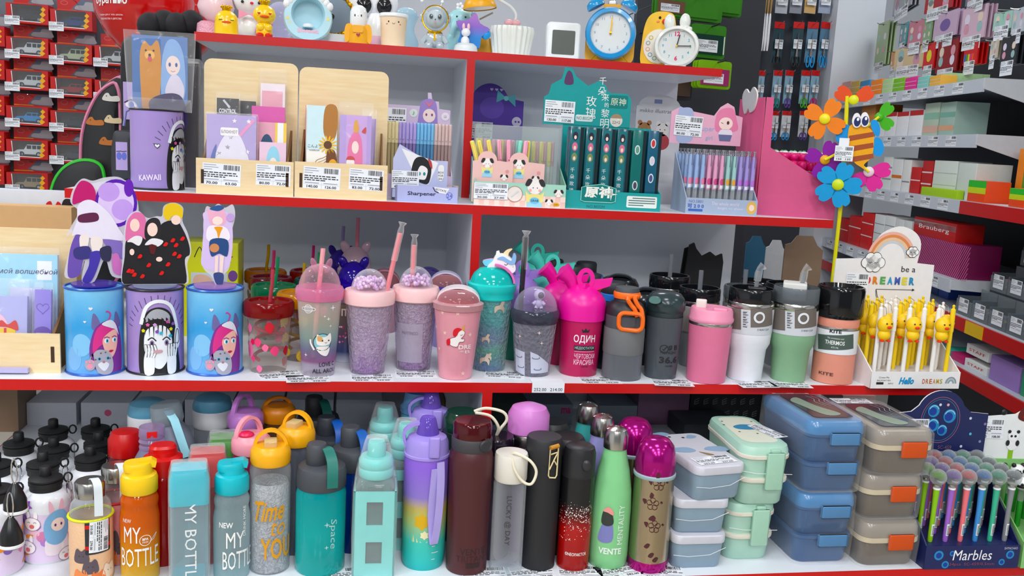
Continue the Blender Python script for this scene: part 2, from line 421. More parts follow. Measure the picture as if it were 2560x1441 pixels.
# ================================================================ third shelf: money tins, tumblers, shakers
LILAC='#b79fd6'
def tin(px,pyb,w,pyt,z,label,col,rimcol,art=None,a0=0,name='money_tin'):
    t=It(name,label,'money box',px,pyb,w,z,group=None)
    r=t.W(w);h=t.H(pyt)
    b=MB().lathe([(r*.985,0),(r,.003),(r,h-.003)],col,40).obj('can',t.root)
    for zz in (.002,h-.002):MB().tube([(r*math.sin(2*PI*i/40),-r*math.cos(2*PI*i/40),zz) for i in range(40)],.0022,rimcol,6,True).obj('rim',t.root)
    MB().lathe([(r*.96,h-.006),(r*.96,h-.005)],rimcol,40).box(-.022,.022,-.0015,.0015,h-.0055,h-.0045,BLACK).obj('lid',t.root)
    if art:art(t,r,h)
    return t,r,h
def hair_portrait(t,r,h):
    """unnamed fantasy girl with rose hair and a pale spotted cub, as printed on the blue tins"""
    u=r*.95;A=Art();hp,hd,sk=M('#d14a8c',.4),M('#7c3f8f',.4),M('#e9b9ae',.4)
    wh,ey,gr=M('#dfe3ee',.4),M('#5fb4dd',.3),M('#a9a9b8',.5)
    x0=r*.42
    Q=lambda pts:[(x0+a*r,b*h) for a,b in pts]
    A.poly(circ(x0-r*.9,h*.36,r*.35,h*.13),M('#8cc3ea',.4,var=0),1).poly(circ(x0-r*1.2,h*.2,r*.3,h*.14),M('#86b6e4',.4,var=0),1)
    A.poly(smooth(Q([(-.62,.30),(-.55,.44),(-.4,.56),(-.1,.63),(.25,.62),(.5,.5),(.62,.3),(.6,.05),(.3,.02),(-.3,.05),(-.55,.15)])),hd,2)
    A.poly(smooth(Q([(-.5,.38),(-.35,.55),(0,.62),(.3,.6),(.2,.5),(.05,.42),(-.3,.34),(-.48,.26)])),hp,3)
    A.poly(smooth(Q([(-.2,.6),(.1,.64),(.32,.58),(.45,.45),(.3,.52),(.1,.55)])),wh,4)
    for s_ in (-.38,.42):A.poly(smooth(Q([(s_-.14,.55),(s_-.1,.72),(s_+.05,.68),(s_+.15,.56)])),M('#6d6a9c',.4),1)
    A.poly(smooth(Q([(-.18,.42),(-.1,.28),(.1,.2),(.3,.28),(.38,.42),(.3,.52),(.05,.5)])),sk,5)
    for e in (-.04,.24):
        A.poly(circ(x0+e*r,h*.405,r*.085,h*.028),M('#ffffff',.4),6).poly(circ(x0+(e+.01)*r,h*.405,r*.05,h*.024),ey,7).poly(circ(x0+(e+.01)*r,h*.405,r*.022,h*.012),INK,8)
        A.line(Q([(e-.1,.44),(e,.452),(e+.1,.435)]),r*.03,hd,7)
    A.poly(smooth(Q([(.02,.285),(.1,.295),(.2,.285),(.1,.265)])),M('#b5304f',.4),6)
    A.poly(smooth(Q([(-.5,.27),(-.62,.18),(-.4,.3),(-.1,.3),(.1,.24),(.18,.12),(.1,.03),(-.2,.02),(-.4,.08)])),gr,7)
    A.poly(smooth(Q([(-.35,.14),(-.15,.17),(.02,.13),(-.15,.06)])),wh,8)
    for e in (-.3,-.02):A.poly(circ(x0+e*r,h*.205,r*.06,h*.018),ey,8).poly(circ(x0+e*r,h*.205,r*.03,h*.014),INK,9)
    A.poly(circ(x0-.16*r,h*.165,r*.05,h*.012),M('#b07a8a',.4),9)
    A.poly(circ(x0-.6*r,h*.14,r*.17,h*.065),gr,8).poly(circ(x0-.6*r,h*.125,r*.1,h*.03),M('#e59ab4',.4),9)
    for k in range(3):A.poly(circ(x0+(-.71+.11*k)*r,h*.175,r*.04,h*.015),M('#e59ab4',.4),9)
    for a,b in ((-.25,.27),(-.1,.275),(.05,.2),(-.42,.2)):A.poly(circ(x0+a*r,b*h,r*.03,h*.008),M('#5c5a6b',.5),9)
    A.line(smooth(Q([(.0,.62),(.12,.7),(.02,.74),(-.05,.735)]),4,False),r*.045,hp,3)
    A.poly(heart(x0-.55*r,h*.78,r*.14),wh,3).poly(heart(x0-.75*r,h*.63,r*.1),wh,3)
    A.wrap(t.root,r)
def mono_portrait(off,kaw=False):
    def f(t,r,h):
        """ink drawing: a girl with headphones hiding her face, rays on lilac"""
        A=Art();K,Wt,G=M('#131316',.4),M('#eceff4',.4),M('#a6a8b0',.4);x0=off*r
        Q=lambda pts:[(x0+a*r,b*h) for a,b in pts]
        for k in range(15):
            a=math.radians(12+k*11.2);A.line([(x0+r*1.0*math.cos(a),h*(.5+.34*math.sin(a))),(x0+r*1.22*math.cos(a),h*(.5+.44*math.sin(a)))],r*.025,M('#4a3a66',.5,var=0),1)
        A.poly(smooth(Q([(-.66,.03),(-.7,.3),(-.62,.55),(-.4,.74),(0,.8),(.4,.74),(.64,.55),(.75,.3),(.85,.03),(.45,.0),(-.3,.0)])),K,2)
        A.poly(smooth(Q([(-.5,.62),(-.3,.74),(0,.78),(.35,.72),(.45,.6),(.1,.66),(-.2,.66)])),G,3)
        A.line(smooth(Q([(-.6,.6),(-.4,.8),(0,.87),(.45,.8),(.7,.55)]),5,False),r*.13,Wt,4)
        A.poly(smooth(Q([(.56,.35),(.62,.55),(.8,.52),(.82,.36),(.7,.3)])),Wt,5).line(smooth(Q([(.6,.36),(.66,.52),(.76,.5),(.77,.38)])),r*.03,K,6,True)
        A.poly(smooth(Q([(-.48,.3),(-.45,.5),(-.2,.58),(.2,.58),(.45,.46),(.45,.28),(.2,.12),(0,.08),(-.25,.14)])),Wt,4)
        for k in range(7):A.poly(Q([(-.5+.15*k,.68),(-.42+.15*k,.66),(-.44+.14*k,.47-.02*(k % 3))]),K,5)
        for e in (-.22,.27):
            A.line(smooth(Q([(e-.14,.42),(e,.45),(e+.14,.41)]),4,False),r*.04,K,6);A.poly(circ(x0+e*r,h*.385,r*.075,h*.035),M('#8d7aa6',.4),6).poly(circ(x0+e*r,h*.385,r*.035,h*.02),K,7)
        for sx in (-1,1):
            px=.2+.28*sx if sx>0 else-.3
            A.poly(smooth(Q([(px-.16,.02),(px-.2,.18),(px-.12,.3),(px+.02,.33),(px+.14,.26),(px+.16,.1),(px+.1,.02)])),Wt,7)
            for k in range(4):
                a=px-.13+.085*k;A.line(smooth(Q([(a,.22),(a-.02*sx+.02*k,.3),(a+.01*k,.37)]),3,False),r*.085,K,7);A.line(smooth(Q([(a,.22),(a-.02*sx+.02*k,.3),(a+.01*k,.365)]),3,False),r*.06,Wt,8)
        A.poly(smooth(Q([(-.15,.3),(.1,.305),(.1,.275),(-.15,.27)])),M('#c8a0a8',.4),9)
        for a,b,c_ in ((-.5,.53,'#d8cf4a'),(-.35,.6,'#d16aa0'),(-.12,.6,'#c9a0d8'),(.08,.5,'#4bb4cc'),(.3,.63,'#c05a9a'),(.42,.54,'#d8cf4a'),(.5,.6,'#8c5fb0'),(-.05,.52,'#7a56b8'),(.4,.46,'#3aa6c4')):
            A.poly(star(x0+a*r,b*h,r*.075,5,.7),M(c_,.4),9)
        if kaw:
            A.poly(heart(x0-1.05*r,h*.56,r*.2),Wt,3).line(heart(x0-1.05*r,h*.56,r*.2),r*.02,K,4,True)
            A.text('KAWAII',x0-1.35*r,h*.16,h*.075,M('#e4d8f0',.4),3,w=r*.85,rot=4,bold=.03)
        A.wrap(t.root,r)
    return f
BLUETIN=GR([(0,'#5f93d6'),(.25,'#7db6e8'),(.6,'#4f9fd8'),(1,'#8ac6ea')],.17,.28,noise=.25)
LILTIN=M('#a58fc6',.3)
tin(240,942,134,712,Z3,'blue money tin with rose haired girl print, beside the plywood tray',BLUETIN,M('#4e6fc0',.3,.4),hair_portrait)
tin(390,940,133,714,Z3,'lilac money tin with black ink headphones drawing, between two blue tins',LILTIN,M('#1a1a20',.4),mono_portrait(.1))
tin(538,942,132,716,Z3,'blue money tin with rose haired girl print, beside the spiral straw cups',BLUETIN,M('#4e6fc0',.3,.4),hair_portrait)
def standee(name,label,T,outline,patches,th=.0028,basecol='#8a74c8',yoff=0,br=.036):
    """acrylic cut-out standing in a slotted disc on a tin lid; outline and patches in photo pixels"""
    t_,r,h=T;c=Vector((t_.c.x,t_.c.y,t_.c.z+h));rz=t_.rz
    o=thing(name,label,'acrylic stand',c,rz,'acrylic stands on the money tins')
    ex=t_.ex;ey=t_.ey;cc=c+ey*yoff
    def L(px,py):
        d=ray(px,py);t=(cc-CAM).dot(ey)/d.dot(ey);p=CAM+d*t;return ((p-c).dot(ex),p.z-c.z)
    MB().lathe([(br,.0002),(br,.003)],CL(basecol,.35,.08,.3),32,TR(0,yoff,0)).obj('base_disc',o)
    pts=[L(*p) for p in outline];z0=min(p[1] for p in pts);pts=[(a,max(b,.003)) for a,b in pts]
    MB().prism(pts,yoff-th/2,yoff+th/2,CL('#f4f2fa',.5,.08,.3)).obj('acrylic_plate',o)
    A=Art()
    for k,(pp,col) in enumerate(patches):A.poly([(a,max(b,.0035)) for a,b in [L(*p) for p in pp]],M(col,.35),1+k)
    A.flat(o,yoff-th/2,step=.00012)
    return o
T1=None
def find(label):
    for o in COL.objects:
        if o.get('label','').startswith(label):return o
class _T:pass
def tinref(label,h):
    o=find(label);t=_T();t.c=Vector(o.location);t.rz=o.rotation_euler[2];t.ex=Vector((math.cos(t.rz),math.sin(t.rz),0));t.ey=Vector((-math.sin(t.rz),math.cos(t.rz),0))
    return (t,.05,hz(t.c,h))
S=smooth
t1=tinref('blue money tin with rose haired girl print, beside the plywood',712)
standee('acrylic_stand','acrylic stand with big purple disc and flowing lavender robe shape',t1,
        S([(206,447),(232,452),(262,444),(300,444),(330,470),(346,515),(340,556),(316,590),(322,640),(318,690),(280,690),(262,648),(236,704),(205,704),(212,650),(196,690),(162,692),(170,640),(186,580),(166,590),(178,566),(196,530),(176,505),(184,470)]),
        [(circ(290,508,53,60,28),'#5b2ea6'),(circ(290,508,45,51,28),'#dcc8f0'),(circ(272,480,27,24),'#c3a2e6'),(circ(306,524,27,26),'#c3a2e6'),(circ(322,470,12,22),'#6a34ae'),
         (S([(170,690),(176,620),(196,580),(216,600),(206,660),(198,688)]),'#6f58a8'),(S([(256,590),(300,600),(318,650),(290,640),(268,620)]),'#8572b8'),
         (S([(204,452),(230,462),(240,490),(230,512),(205,505),(182,510),(186,478)]),'#b8286e'),
         (S([(196,512),(228,500),(270,530),(296,570),(312,600),(270,598),(230,596),(196,586),(180,588),(192,550)]),'#e8e2f2'),(S([(198,538),(240,532),(244,552),(200,556)]),'#5c2346'),
         (S([(200,590),(222,590),(216,625),(202,625)]),'#f0e4e0'),(S([(228,594),(256,596),(250,630),(232,630)]),'#f0e4e0'),
         (S([(186,622),(222,616),(226,644),(190,646)]),'#3c3878'),(S([(226,632),(252,630),(244,668),(226,704),(206,702),(222,664)]),'#4a3fa0'),(S([(250,622),(276,616),(276,650),(256,650)]),'#2b2a48'),(S([(280,640),(296,636),(306,682),(284,680)]),'#c77ab8')],basecol='#7a66c8',yoff=.002)
t2=tinref('lilac money tin with black ink',714)
standee('acrylic_stand','acrylic stand with three heads in dark jackets and red petals',t2,
        S([(310,715),(306,650),(308,600),(318,545),(344,527),(368,545),(392,541),(405,540),(410,515),(436,507),(458,520),(456,552),(470,585),(478,628),(468,660),(466,716),(390,716)]),
        [(S([(310,714),(312,640),(316,600),(338,585),(372,590),(390,600),(404,560),(440,552),(458,575),(472,610),(474,636),(462,650),(462,714),(390,715)]),'#17161b'),
         (S([(314,600),(318,555),(336,532),(358,536),(366,560),(366,598),(350,590),(330,596)]),'#d87aa8'),(circ(337,563,12,16),'#f2d6cc'),
         (S([(364,598),(364,560),(380,545),(398,550),(404,580),(394,600)]),'#201c22'),(circ(381,574,13,17),'#f2d6cc'),
         (S([(408,536),(416,512),(440,509),(456,522),(454,546),(432,540),(420,552)]),'#e2c243'),(circ(440,550,12,12),'#f2d6cc'),
         (S([(318,604),(338,590),(356,594),(348,614),(330,606)]),'#e8e6ea'),(S([(362,612),(380,596),(408,602),(396,616),(380,612)]),'#e8e6ea'),([(372,612),(380,610),(392,614),(386,636),(376,634)],'#55161c'),(circ(330,630,6,8),'#f2d6cc'),(circ(398,648,8,6),'#f2d6cc')]
        +[(S([(a-6,b+4),(a,b-5),(a+6,b-2),(a+2,b+5)]),'#d22630') for a,b in ((330,678),(336,686),(356,690),(372,662),(404,682),(436,634),(448,640),(414,610),(432,600),(456,596),(440,612),(350,640),(420,660),(322,676))],basecol='#c9d0e4',yoff=-.004)
t3=tinref('blue money tin with rose haired girl print, beside the spiral',716)
standee('acrylic_stand','slim acrylic stand with pale rose sailor costume shape',t3,
        S([(515,518),(530,520),(546,510),(562,520),(582,512),(588,540),(580,575),(574,600),(578,640),(572,672),(558,690),(552,714),(540,714),(528,690),(508,670),(504,630),(510,600),(508,560)]),
        [(S([(510,560),(512,530),(576,540),(572,668),(508,668),(506,620)]),'#d8c4ea'),(S([(518,520),(530,528),(546,516),(560,526),(566,552),(548,568),(526,560)]),'#e9b4cc'),(S([(524,522),(546,513),(560,520),(545,528)]),'#35568c'),(circ(544,552,13,11),'#f6e2dc'),(S([(520,568),(545,564),(568,572),(572,600),(520,602)]),'#f2eaf4'),(S([(536,568),(556,568),(552,580),(546,596),(542,580)]),'#e5a14a'),(S([(526,600),(568,600),(568,640),(548,634),(528,640)]),'#2d4a7c'),(circ(536,620,12,11),'#c98a62'),([(538,640),(546,640),(544,690),(536,690)],'#f2dcd4'),([(550,638),(560,640),(556,690),(548,692)],'#f2dcd4'),(S([(534,684),(558,684),(556,712),(542,712)]),'#3c4a7a'),(circ(576,544,10,10),'#c4a6dc'),(circ(582,690,12,14),'#5c3a70')],basecol='#d8b4e6')
# yellow gift boxes behind the tins
for k,(px,py,Yq,w_,h_) in enumerate(((536,600,1.94,.108,.125),(420,700,1.96,.07,.07))):
    p=at(px,py,Yq)
    o=thing('mug_box',('yellow drink box with open hand picture, behind the blue tin','low yellow box hidden behind the lilac tin')[k],'box',(p.x,p.y,Z3),0)
    zt=p.z-Z3 if k==0 else .10
    MB().rbox(w_,.09,zt,.003,M('#d8dc2e',.4),.001).obj('carton',o)
    A=Art().rect(-w_*.36,zt*.12,w_*.3,zt*.68,M('#d7dfe4',.5),1).poly(S([(-.03,zt*.65),(0,zt*.62),(.006,zt*.4),(-.004,zt*.3),(-.02,zt*.45),(-.036,zt*.5)]),M('#e4bda9',.5),2)
    A.line(S([(-w_*.3,zt*.84),(-w_*.2,zt*.95),(-w_*.12,zt*.84),(-w_*.04,zt*.92),(w_*.05,zt*.8)],4,False),.0016,INK,2)
    A.poly(star(w_*.3,zt*.84,.012),M('#c2447c',.5),2).poly(heart(w_*.36,zt*.3,.03),M('#6b3a6e',.5),2)
    A.flat(o,-.045)
# --- spiral straw cups
def swirl_cup(pos,lid,label,pat,strawc,first=None,lean=(0,0)):
    it=It('straw_cup',label,'cup',z=Z3,c=pos,group='spiral straw cups on the third shelf')
    R,h=.041,.128
    body=CL('#f6f2f0',.05,.05,.3)
    MB().lathe([(R*.74,0),(R*.78,.004),(R*.95,h-.02)],body,28,c1=False).obj('beaker',it.root)
    MB().lathe([(R*1.06,h-.026),(R*1.09,h-.022),(R*1.09,h-.004),(R*1.02,h),(R*.86,h),(R*.84,h-.003),(.0,h-.003)],CL(lid,.55,.12,.25),32,c1=False).obj('lid',it.root)
    px,py=lean
    path=[(.006+px,py,h+.055),(.005+px*.8,py,h+.03),(.002,0,h+.006),(0,0,h-.02)]
    path=smooth(path,4,False)
    for k in range(34):
        a=k*.55;rr_=R*.6*min(1,.2+k/8);path.append((rr_*math.sin(a),-rr_*math.cos(a),h-.026-k*.0024))
    straw(it.root,path,.0032,CL(strawc,.55,.1,.2))
    A=Art();rnd=random.Random(label);rf=taper(R*.78,0,R*.95,h-.02)
    for k in range(22):
        a,b=rnd.uniform(-.075,.1),rnd.uniform(.008,.095);m=M(rnd.choice(pat),.35);s_=rnd.uniform(.006,.011)
        if pat[0]=='#f2c21c':
            A.poly(circ(a,b,s_,s_*1.1,16),M('#e8b515',.4),1).poly(circ(a,b,s_*.82,s_*.9,16),M('#f6df72',.4),2)
            for q in range(6):A.poly(circ(a+s_*.45*math.cos(q*1.047),b+s_*.5*math.sin(q*1.047),s_*.24,s_*.24,8),M('#eec72a',.4),3)
        else:A.poly(S([(a-s_*.7,b),(a,b+s_),(a+s_*.9,b+s_*.3),(a+s_*.3,b-s_*.9)]),m,1)
    A.wrap(it.root,rf)
    return it
HT=.128
RP=['#d8345c','#ea7aa0','#c2283e','#e2557e']
p0,_r=spot(666,936,84,Z3)
swirl_cup(p0,'#8f0d1c','spiral straw cup with ruby lid and heart print, front of its stack',RP,'#c85864')
for px,py,lid,st,lb,pt in ((686,712,'#1d7a50','#3aa070','spiral straw cup with emerald lid, behind the ruby lidded one',RP),(677,692,'#6a1424','#d0507c','spiral straw cup with maroon lid, in front of the amber one',RP),
                            (664,675,'#c0761e','#b8922a','spiral straw cup with amber lid, against the back panel',['#f2c21c']),(776,676,'#8a0f1e','#c8447c','spiral straw cup with crimson lid near the cat dome cup',RP),
                            (790,697,'#17463c','#3a9a60','spiral straw cup with dark bottle green lid',RP),(752,730,'#d9980f','#b89a24','spiral straw cup with lemon slices and golden lid',['#f2c21c'])):
    swirl_cup(on(px,py,Z3+HT),lid,lb,pt,st)
# --- tall tumblers with dome lids
t=It('tumbler','clear tumbler with pink ear dome and space cat print','tumbler',795,944,78,Z3)
rf=taper(t.W(80),0,t.W(108),t.H(742))
t.lat('cup_wall',[(74,None),(80,936),(108,742)],GR([(0,'#ece6f0'),(.16,'#d9d2e4'),(.2,'#c08ab8'),(.34,'#a6a8c8'),(.5,'#c2dcd8'),(.75,'#ece8d8'),(1,'#f4f0f0')],t.H(742),.1,.3,.35),c1=False)
t.lat('lid_ring',[(104,748),(114,746),(118,736),(118,722),(112,716),(104,716)],CL('#f0a8cc',.4,.08,.4))
dm=MB().lathe([(t.W(102),t.H(717)),(t.W(100),t.H(706)),(t.W(90),t.H(690)),(t.W(70),t.H(674)),(t.W(42),t.H(664)),(t.W(14),t.H(660))],CL('#f6dbe6',.1,.04,.45),32,c0=False)
dm.obj('dome',t.root)
for sx in (-1,1):
    e=MB().ell((0,0,0),(.006,.004,.014),CL('#f0c4d8',.2,.05,.4),10,6,TR(sx*.012+.002,0,t.H(664))@RY(sx*.35)).obj('dome_ear',t.root)
x,z=t.X(808,622);straw(t.root,[(x,0,z),(x-.006,0,t.H(720)),(x-.014,0,.03)],.0042,M('#e8a6ae',.3))
A=Art();m=t.ax(rf);wt=M('#f4f4f8',.4);inkb=M('#232733',.5)
a,b=m(771,772)
A.poly(circ(a,b,.0075,.0065),CL('#f4f4f8',.3),1).ring(a,b,.0135,.0009,wt,2,rz=.0036).ring(a,b,.0075,.0008,wt,2)
for px,py,s_ in ((832,770,.006),(812,790,.003),(821,797,.004),(826,815,.003),(765,888,.004)):a,b=m(px,py);A.poly(star(a,b,s_,4,.22),wt,2)
a,b=m(806,854);A.poly(circ(a,b,.0155,.0165,24),M('#8fc4cc',.4),2).ring(a,b,.0155,.0012,inkb,3)
a,b=m(810,850)
A.poly(S([(a-.013,b-.004),(a-.012,b+.011),(a-.004,b+.0065),(a+.004,b+.0075),(a+.011,b+.013),(a+.013,b),(a+.008,b-.008),(a-.007,b-.009)]),M('#f4f0ec',.4),4).poly(S([(a-.011,b+.009),(a-.004,b+.006),(a-.002,b-.001),(a-.011,b)]),M('#d8aa74',.4),5)
for e in (-.003,.008):A.poly(circ(a+e,b,.0013),INK,6)
A.line(S([(a+.001,b-.003),(a+.003,b-.0045),(a+.005,b-.003)],3,False),.0006,INK,6)
a,b=m(806,872);A.poly(S([(a-.01,b+.004),(a+.012,b+.004),(a+.008,b-.012),(a-.004,b-.008)]),M('#f0ecea',.4),3).line(S([(a-.014,b-.001),(a-.02,b+.01),(a-.021,b+.018)],4,False),.003,M('#f0ecea',.4),3)
A.text('LOVE C',*m(818,910),.008,inkb,3,w=.03,bold=.02).text('ALL AROU',*m(812,926),.008,inkb,3,w=.044,bold=.02)
A.wrap(t.root,rf)
def pearl_cup(px,pyb,w,rim,top,stw,label,strw):
    t=It('tumbler',label,'tumbler',px,pyb,w,Z3,group='crackle tumblers with bead domes')
    g=GR([(0,'#8a62aa'),(.25,'#b896cc'),(.5,'#dccae0'),(1,'#e6dce4')],t.H(rim),.2,.62,.25,noise=.3,crack=.75)
    t.lat('cup_wall',[(w*.95,None),(w,pyb-10),(stw,rim)],CL('#ece4f0',.12,.08,.35,bump=1.0,scale=160),c1=False)
    t.lat('gel_core',[(w*.8,pyb-14),(w*.86,pyb-24),(stw*.9,rim+4)],g,c1=False)
    t.lat('lid_ring',[(stw*1.0,rim+3),(stw*1.075,rim),(stw*1.09,rim-24),(stw*1.03,rim-32),(stw*.8,rim-32)],M('#efc9cb',.4))
    R=t.W(stw*.78);z0,z1=t.H(rim-31),t.H(top)
    MB().lathe(dome(R,z0,z1,8),CL('#f6f4fa',.06,.03,.5),32,c0=False).obj('dome',t.root)
    bd=MB();rnd=random.Random(px);zc=z0+.002
    for k in range(150):
        a,q=rnd.uniform(0,2*PI),R*.88*math.sqrt(rnd.random());zz=zc+.004+rnd.random()*.016
        if q*q/(R*R)+((zz-z0)/(z1-z0))**2>.82:continue
        bd.ell((q*math.sin(a),-q*math.cos(a),zz),.0034,M(rnd.choice(('#f2dcee','#e8c4e4','#d9b4de')),.3),8,5)
    o=bd.obj('beads',t.root);o['kind']='stuff'
    (x0,z0_),(x1,z1_)=t.X(*strw[0]),t.X(*strw[1])
    straw(t.root,[(x0,-.012,z0_),(x1,-.006,z1_),((x1+x0)/2*.3+x1*.4,0,.03)],.0043,M('#e38f97',.3))
    q=Vector((x1-x0,0,z1_-z0_)).normalized();nz=[(x0-q.x*d_,-.012,z0_-q.z*d_) for d_ in (-.05,-.02,.004,.014,.02)]
    MB().tube(nz,[.006,.0058,.006,.004,.008],FILM,7).obj('straw_wrapper',t.root)
    return t
pearl_cup(921,940,84,756,672,116,'crackle tumbler with lilac beads in its dome and pink straw leaning aside',((1003,582),(968,735)))
t=pearl_cup(1030,931,84,748,666,108,'crackle tumbler with lilac beads in its dome and frosted label patch',((1033,612),(1028,715)))
A=Art();rf=taper(t.W(85),0,t.W(110),t.H(748));m=t.ax(rf)
a0,b0=m(990,905);a1,b1=m(1055,810);A.poly([(a0,b0),(a1,b0),(a1,b1),(a0,b1)],CL('#e8e4ee',.32,.3,.1),1).text('PAPITINGO',*m(1022,832),.006,M('#7a6a80',.5),2,w=.03).wrap(t.root,rf)
def visor_cup(px,pyb,w,rim,stw,top,col,lidc,cap,label,group=None,c=None):
    t=It('tumbler',label,'tumbler',px,pyb,w,Z3,c=c,group=group)
    t.lat('cup_wall',[(w*.95,None),(w,pyb-8),(stw,rim)],col,c1=False)
    t.lat('lid_ring',[(stw*.97,rim+4),(stw*1.06,rim),(stw*1.08,rim-14),(stw*.9,rim-18)],lidc)
    R=t.W(stw*.9);z0,z1=t.H(rim-16),t.H(top)
    MB().lathe(dome(R,z0,z1,7,.8),CL('#d89aa0' if 'pink' in label else '#8a7ac0',.3,.05,.4),32,c0=False).obj('dome',t.root)
    # cap-like bill arching over the dome
    pts=[(0,-R*.2+R*1.02*math.cos(a)*-1*0,0) for a in (0,)]
    arc=[(R*.98*math.sin(a),R*.35,z0+(z1-z0)*1.12*math.cos(a)) for a in [math.radians(-86+172*i/14) for i in range(15)]]
    MB().strap(arc,R*.9,.003,cap,(0,1,0)).obj('visor_band',t.root)
    return t
t=visor_cup(1152,949,104 if 0 else 82,768,116,722,M('#dc9aa6',.35,coat=.4),CL('#e4b4ba',.5,.1,.3),M('#eee6ea',.25),'pink tumbler with printed unicorn and white visor lid')
rf=taper(t.W(82),0,t.W(116),t.H(768));m=t.ax(rf);A=Art();wt=M('#f2e2dc',.4)
for px,py in ((1122,780),(1106,820),(1128,830),(1114,872),(1110,930),(1172,930),(1190,835),(1160,780)):a,b=m(px,py);A.poly(star(a,b,.0045),M('#ecccc0',.4),1)
a,b=m(1160,838);ol=M('#8a2430',.4);wq=M('#f6efee',.4);rd=M('#cf3440',.4)
U=lambda L:[(a+x_*.001,b+z_*.001) for x_,z_ in L]
A.poly(S(U([(-14,-14),(-13,-4),(-4,0),(-2,8),(6,13),(12,9),(10,2),(6,-3),(12,-4),(10,-9),(3,-10),(0,-18),(-8,-18)])),wq,3).line(S(U([(-14,-14),(-13,-4),(-4,0),(-2,8),(6,13),(12,9),(10,2),(6,-3),(12,-4),(10,-9),(3,-10),(0,-18),(-8,-18)])),.0007,ol,4,True)
A.poly(S(U([(-8,2),(-8,12),(-1,17),(6,14),(1,9),(-2,2)])),rd,5).poly(S(U([(-18,-17),(-20,-8),(-14,-4),(-13,-14)])),rd,5).poly(U([(6,13),(11,24),(10,12)]),M('#d9a844',.4),5)
A.line(S(U([(4,4),(6,3),(8,5)]),3,False),.0007,ol,6).text('DRE',a+.014,b-.019,.008,M('#f6e6e6',.4),3,w=.024,bold=.03).text('*B',a+.014,b-.028,.006,M('#f6e6e6',.4),3,w=.02).wrap(t.root,rf)
# purple capped cups further back
vis=M('#d8d2ea',.25);vd=M('#4b3f94',.2)
bk='visor lid tumblers behind the front row'
visor_cup(1100,905,60,730,88,686,M('#a99ad6',.35),vd,vis,'violet tumbler with pale visor lid, between crackle and pink tumblers',bk,on(1118,700,Z3+.14))
visor_cup(960,880,60,730,84,680,M('#c49aa8',.35),vd,M('#c68a98',.25),'rose tumbler with pink visor lid beside the cat ear cups',bk,on(962,672,Z3+.14))
visor_cup(1085,880,60,720,80,676,M('#b48fc0',.35),vd,vd,'plum tumbler with dark visor lid near the divider',bk,on(1072,668,Z3+.14))
def cat_cup(px,py,Wd,col,label,stc,hh=.115):
    c=on(px,py,Z3+hh);t=It('tumbler',label,'tumbler',z=Z3,c=c,group='cat ear dome cups')
    r=Wd/2/t.k
    MB().lathe([(r*.66,0),(r*.95,hh-.015)],M('#3a3550',.35),24,c1=False).obj('cup_wall',t.root)
    MB().lathe([(r*.96,hh-.02),(r*1.04,hh-.014),(r*1.04,hh-.004),(r*.95,hh)],CL(col,.6,.08,.3),28).obj('lid_ring',t.root)
    MB().lathe(dome(r*.93,hh,hh+r*1.25,8),CL(col,.62,.05,.3),30,c0=False).obj('dome',t.root)
    for sx in (-1,1):MB().ell((0,0,0),(r*.26,r*.14,r*.42),CL(col,.62,.05,.3),12,7,TR(sx*r*.6,0,hh+r*1.15)@RY(sx*.4)).obj('dome_ear',t.root)
    if stc:straw(t.root,[(.004,.006,hh+r*2.9),(.0,.002,.05)],.0042,M(stc,.3))
    return t
cat_cup(884,706,84,'#3a2a9c','deep violet cup with glossy cat ear dome, behind the pink ear dome cup',None)
cat_cup(888,668,84,'#dcc0cc','clear rose cup with cat ear dome and pink straw, behind the deep violet one','#d9808c',.13)
cat_cup(852,668,70,'#4a3aa4','dark violet cup with matte cat ear dome at the back panel','#a89ac8',.115)
t=It('tumbler','dark tumbler with star confetti behind the clear space cat tumbler','tumbler',862,908,62,Z3)
t.lat('cup_wall',[(58,None),(62,900),(82,748)],GR([(0,'#d8dce8'),(.18,'#3c4a78'),(.5,'#5a4a58'),(1,'#7d705c')],t.H(748),.3));t.lat('lid_ring',[(84,752),(88,748),(88,734),(80,730)],M('#8a7a9c',.3))
A=Art();rf=taper(t.W(62),0,t.W(82),t.H(748));m=t.ax(rf);A.text('IT',*m(862,780),.014,wt,2,w=.012,bold=.03)
for k in range(14):a,b=m(random.uniform(848,876),random.uniform(812,862));A.poly(star(a,b,.0025,4,.4),M(random.choice(('#e86a9a','#f0e0e8','#c04a70')),.4),2)
A.wrap(t.root,rf)
# --- turquoise unicorn topper cup
t=It('tumbler','turquoise ombre tumbler with unicorn head topper','tumbler',1228,936,82,Z3)
t.lat('cup_wall',[(78,None),(84,926),(106,745)],CL('#e0f0f0',.12,.08,.35,bump=.9,scale=150),c1=False)
t.lat('gel_core',[(70,926),(94,750)],GR([(0,'#4a5a98'),(.2,'#5a70b4'),(.42,'#4aa88c'),(.6,'#7f86b0'),(.8,'#3a9aa8'),(1,'#3fc2c0')],t.H(750),.25,.75,.2,noise=.3,crack=.4),c1=False)
tq=M('#3fc4bf',.35)
t.lat('lid_ring',[(104,750),(112,746),(114,730),(120,726),(121,712),(112,708)],tq)
t.lat('dome',[(110,709),(106,700),(92,686),(66,674),(30,669),(4,668)],CL('#3fc4bf',.75,.08,.2),c0=False)
R=t.W(112);z0=t.H(709);z1=t.H(664)
MB().strap([(R*.05+R*.92*math.sin(a),-R*.35,z0+(z1-z0)*1.05*math.cos(a)) for a in [math.radians(2+84*i/10) for i in range(11)]],.013,.004,M('#d87ab8',.35),(0,1,0)).obj('mane_band',t.root)
def pl(L):return [t.X(*q) for q in L]
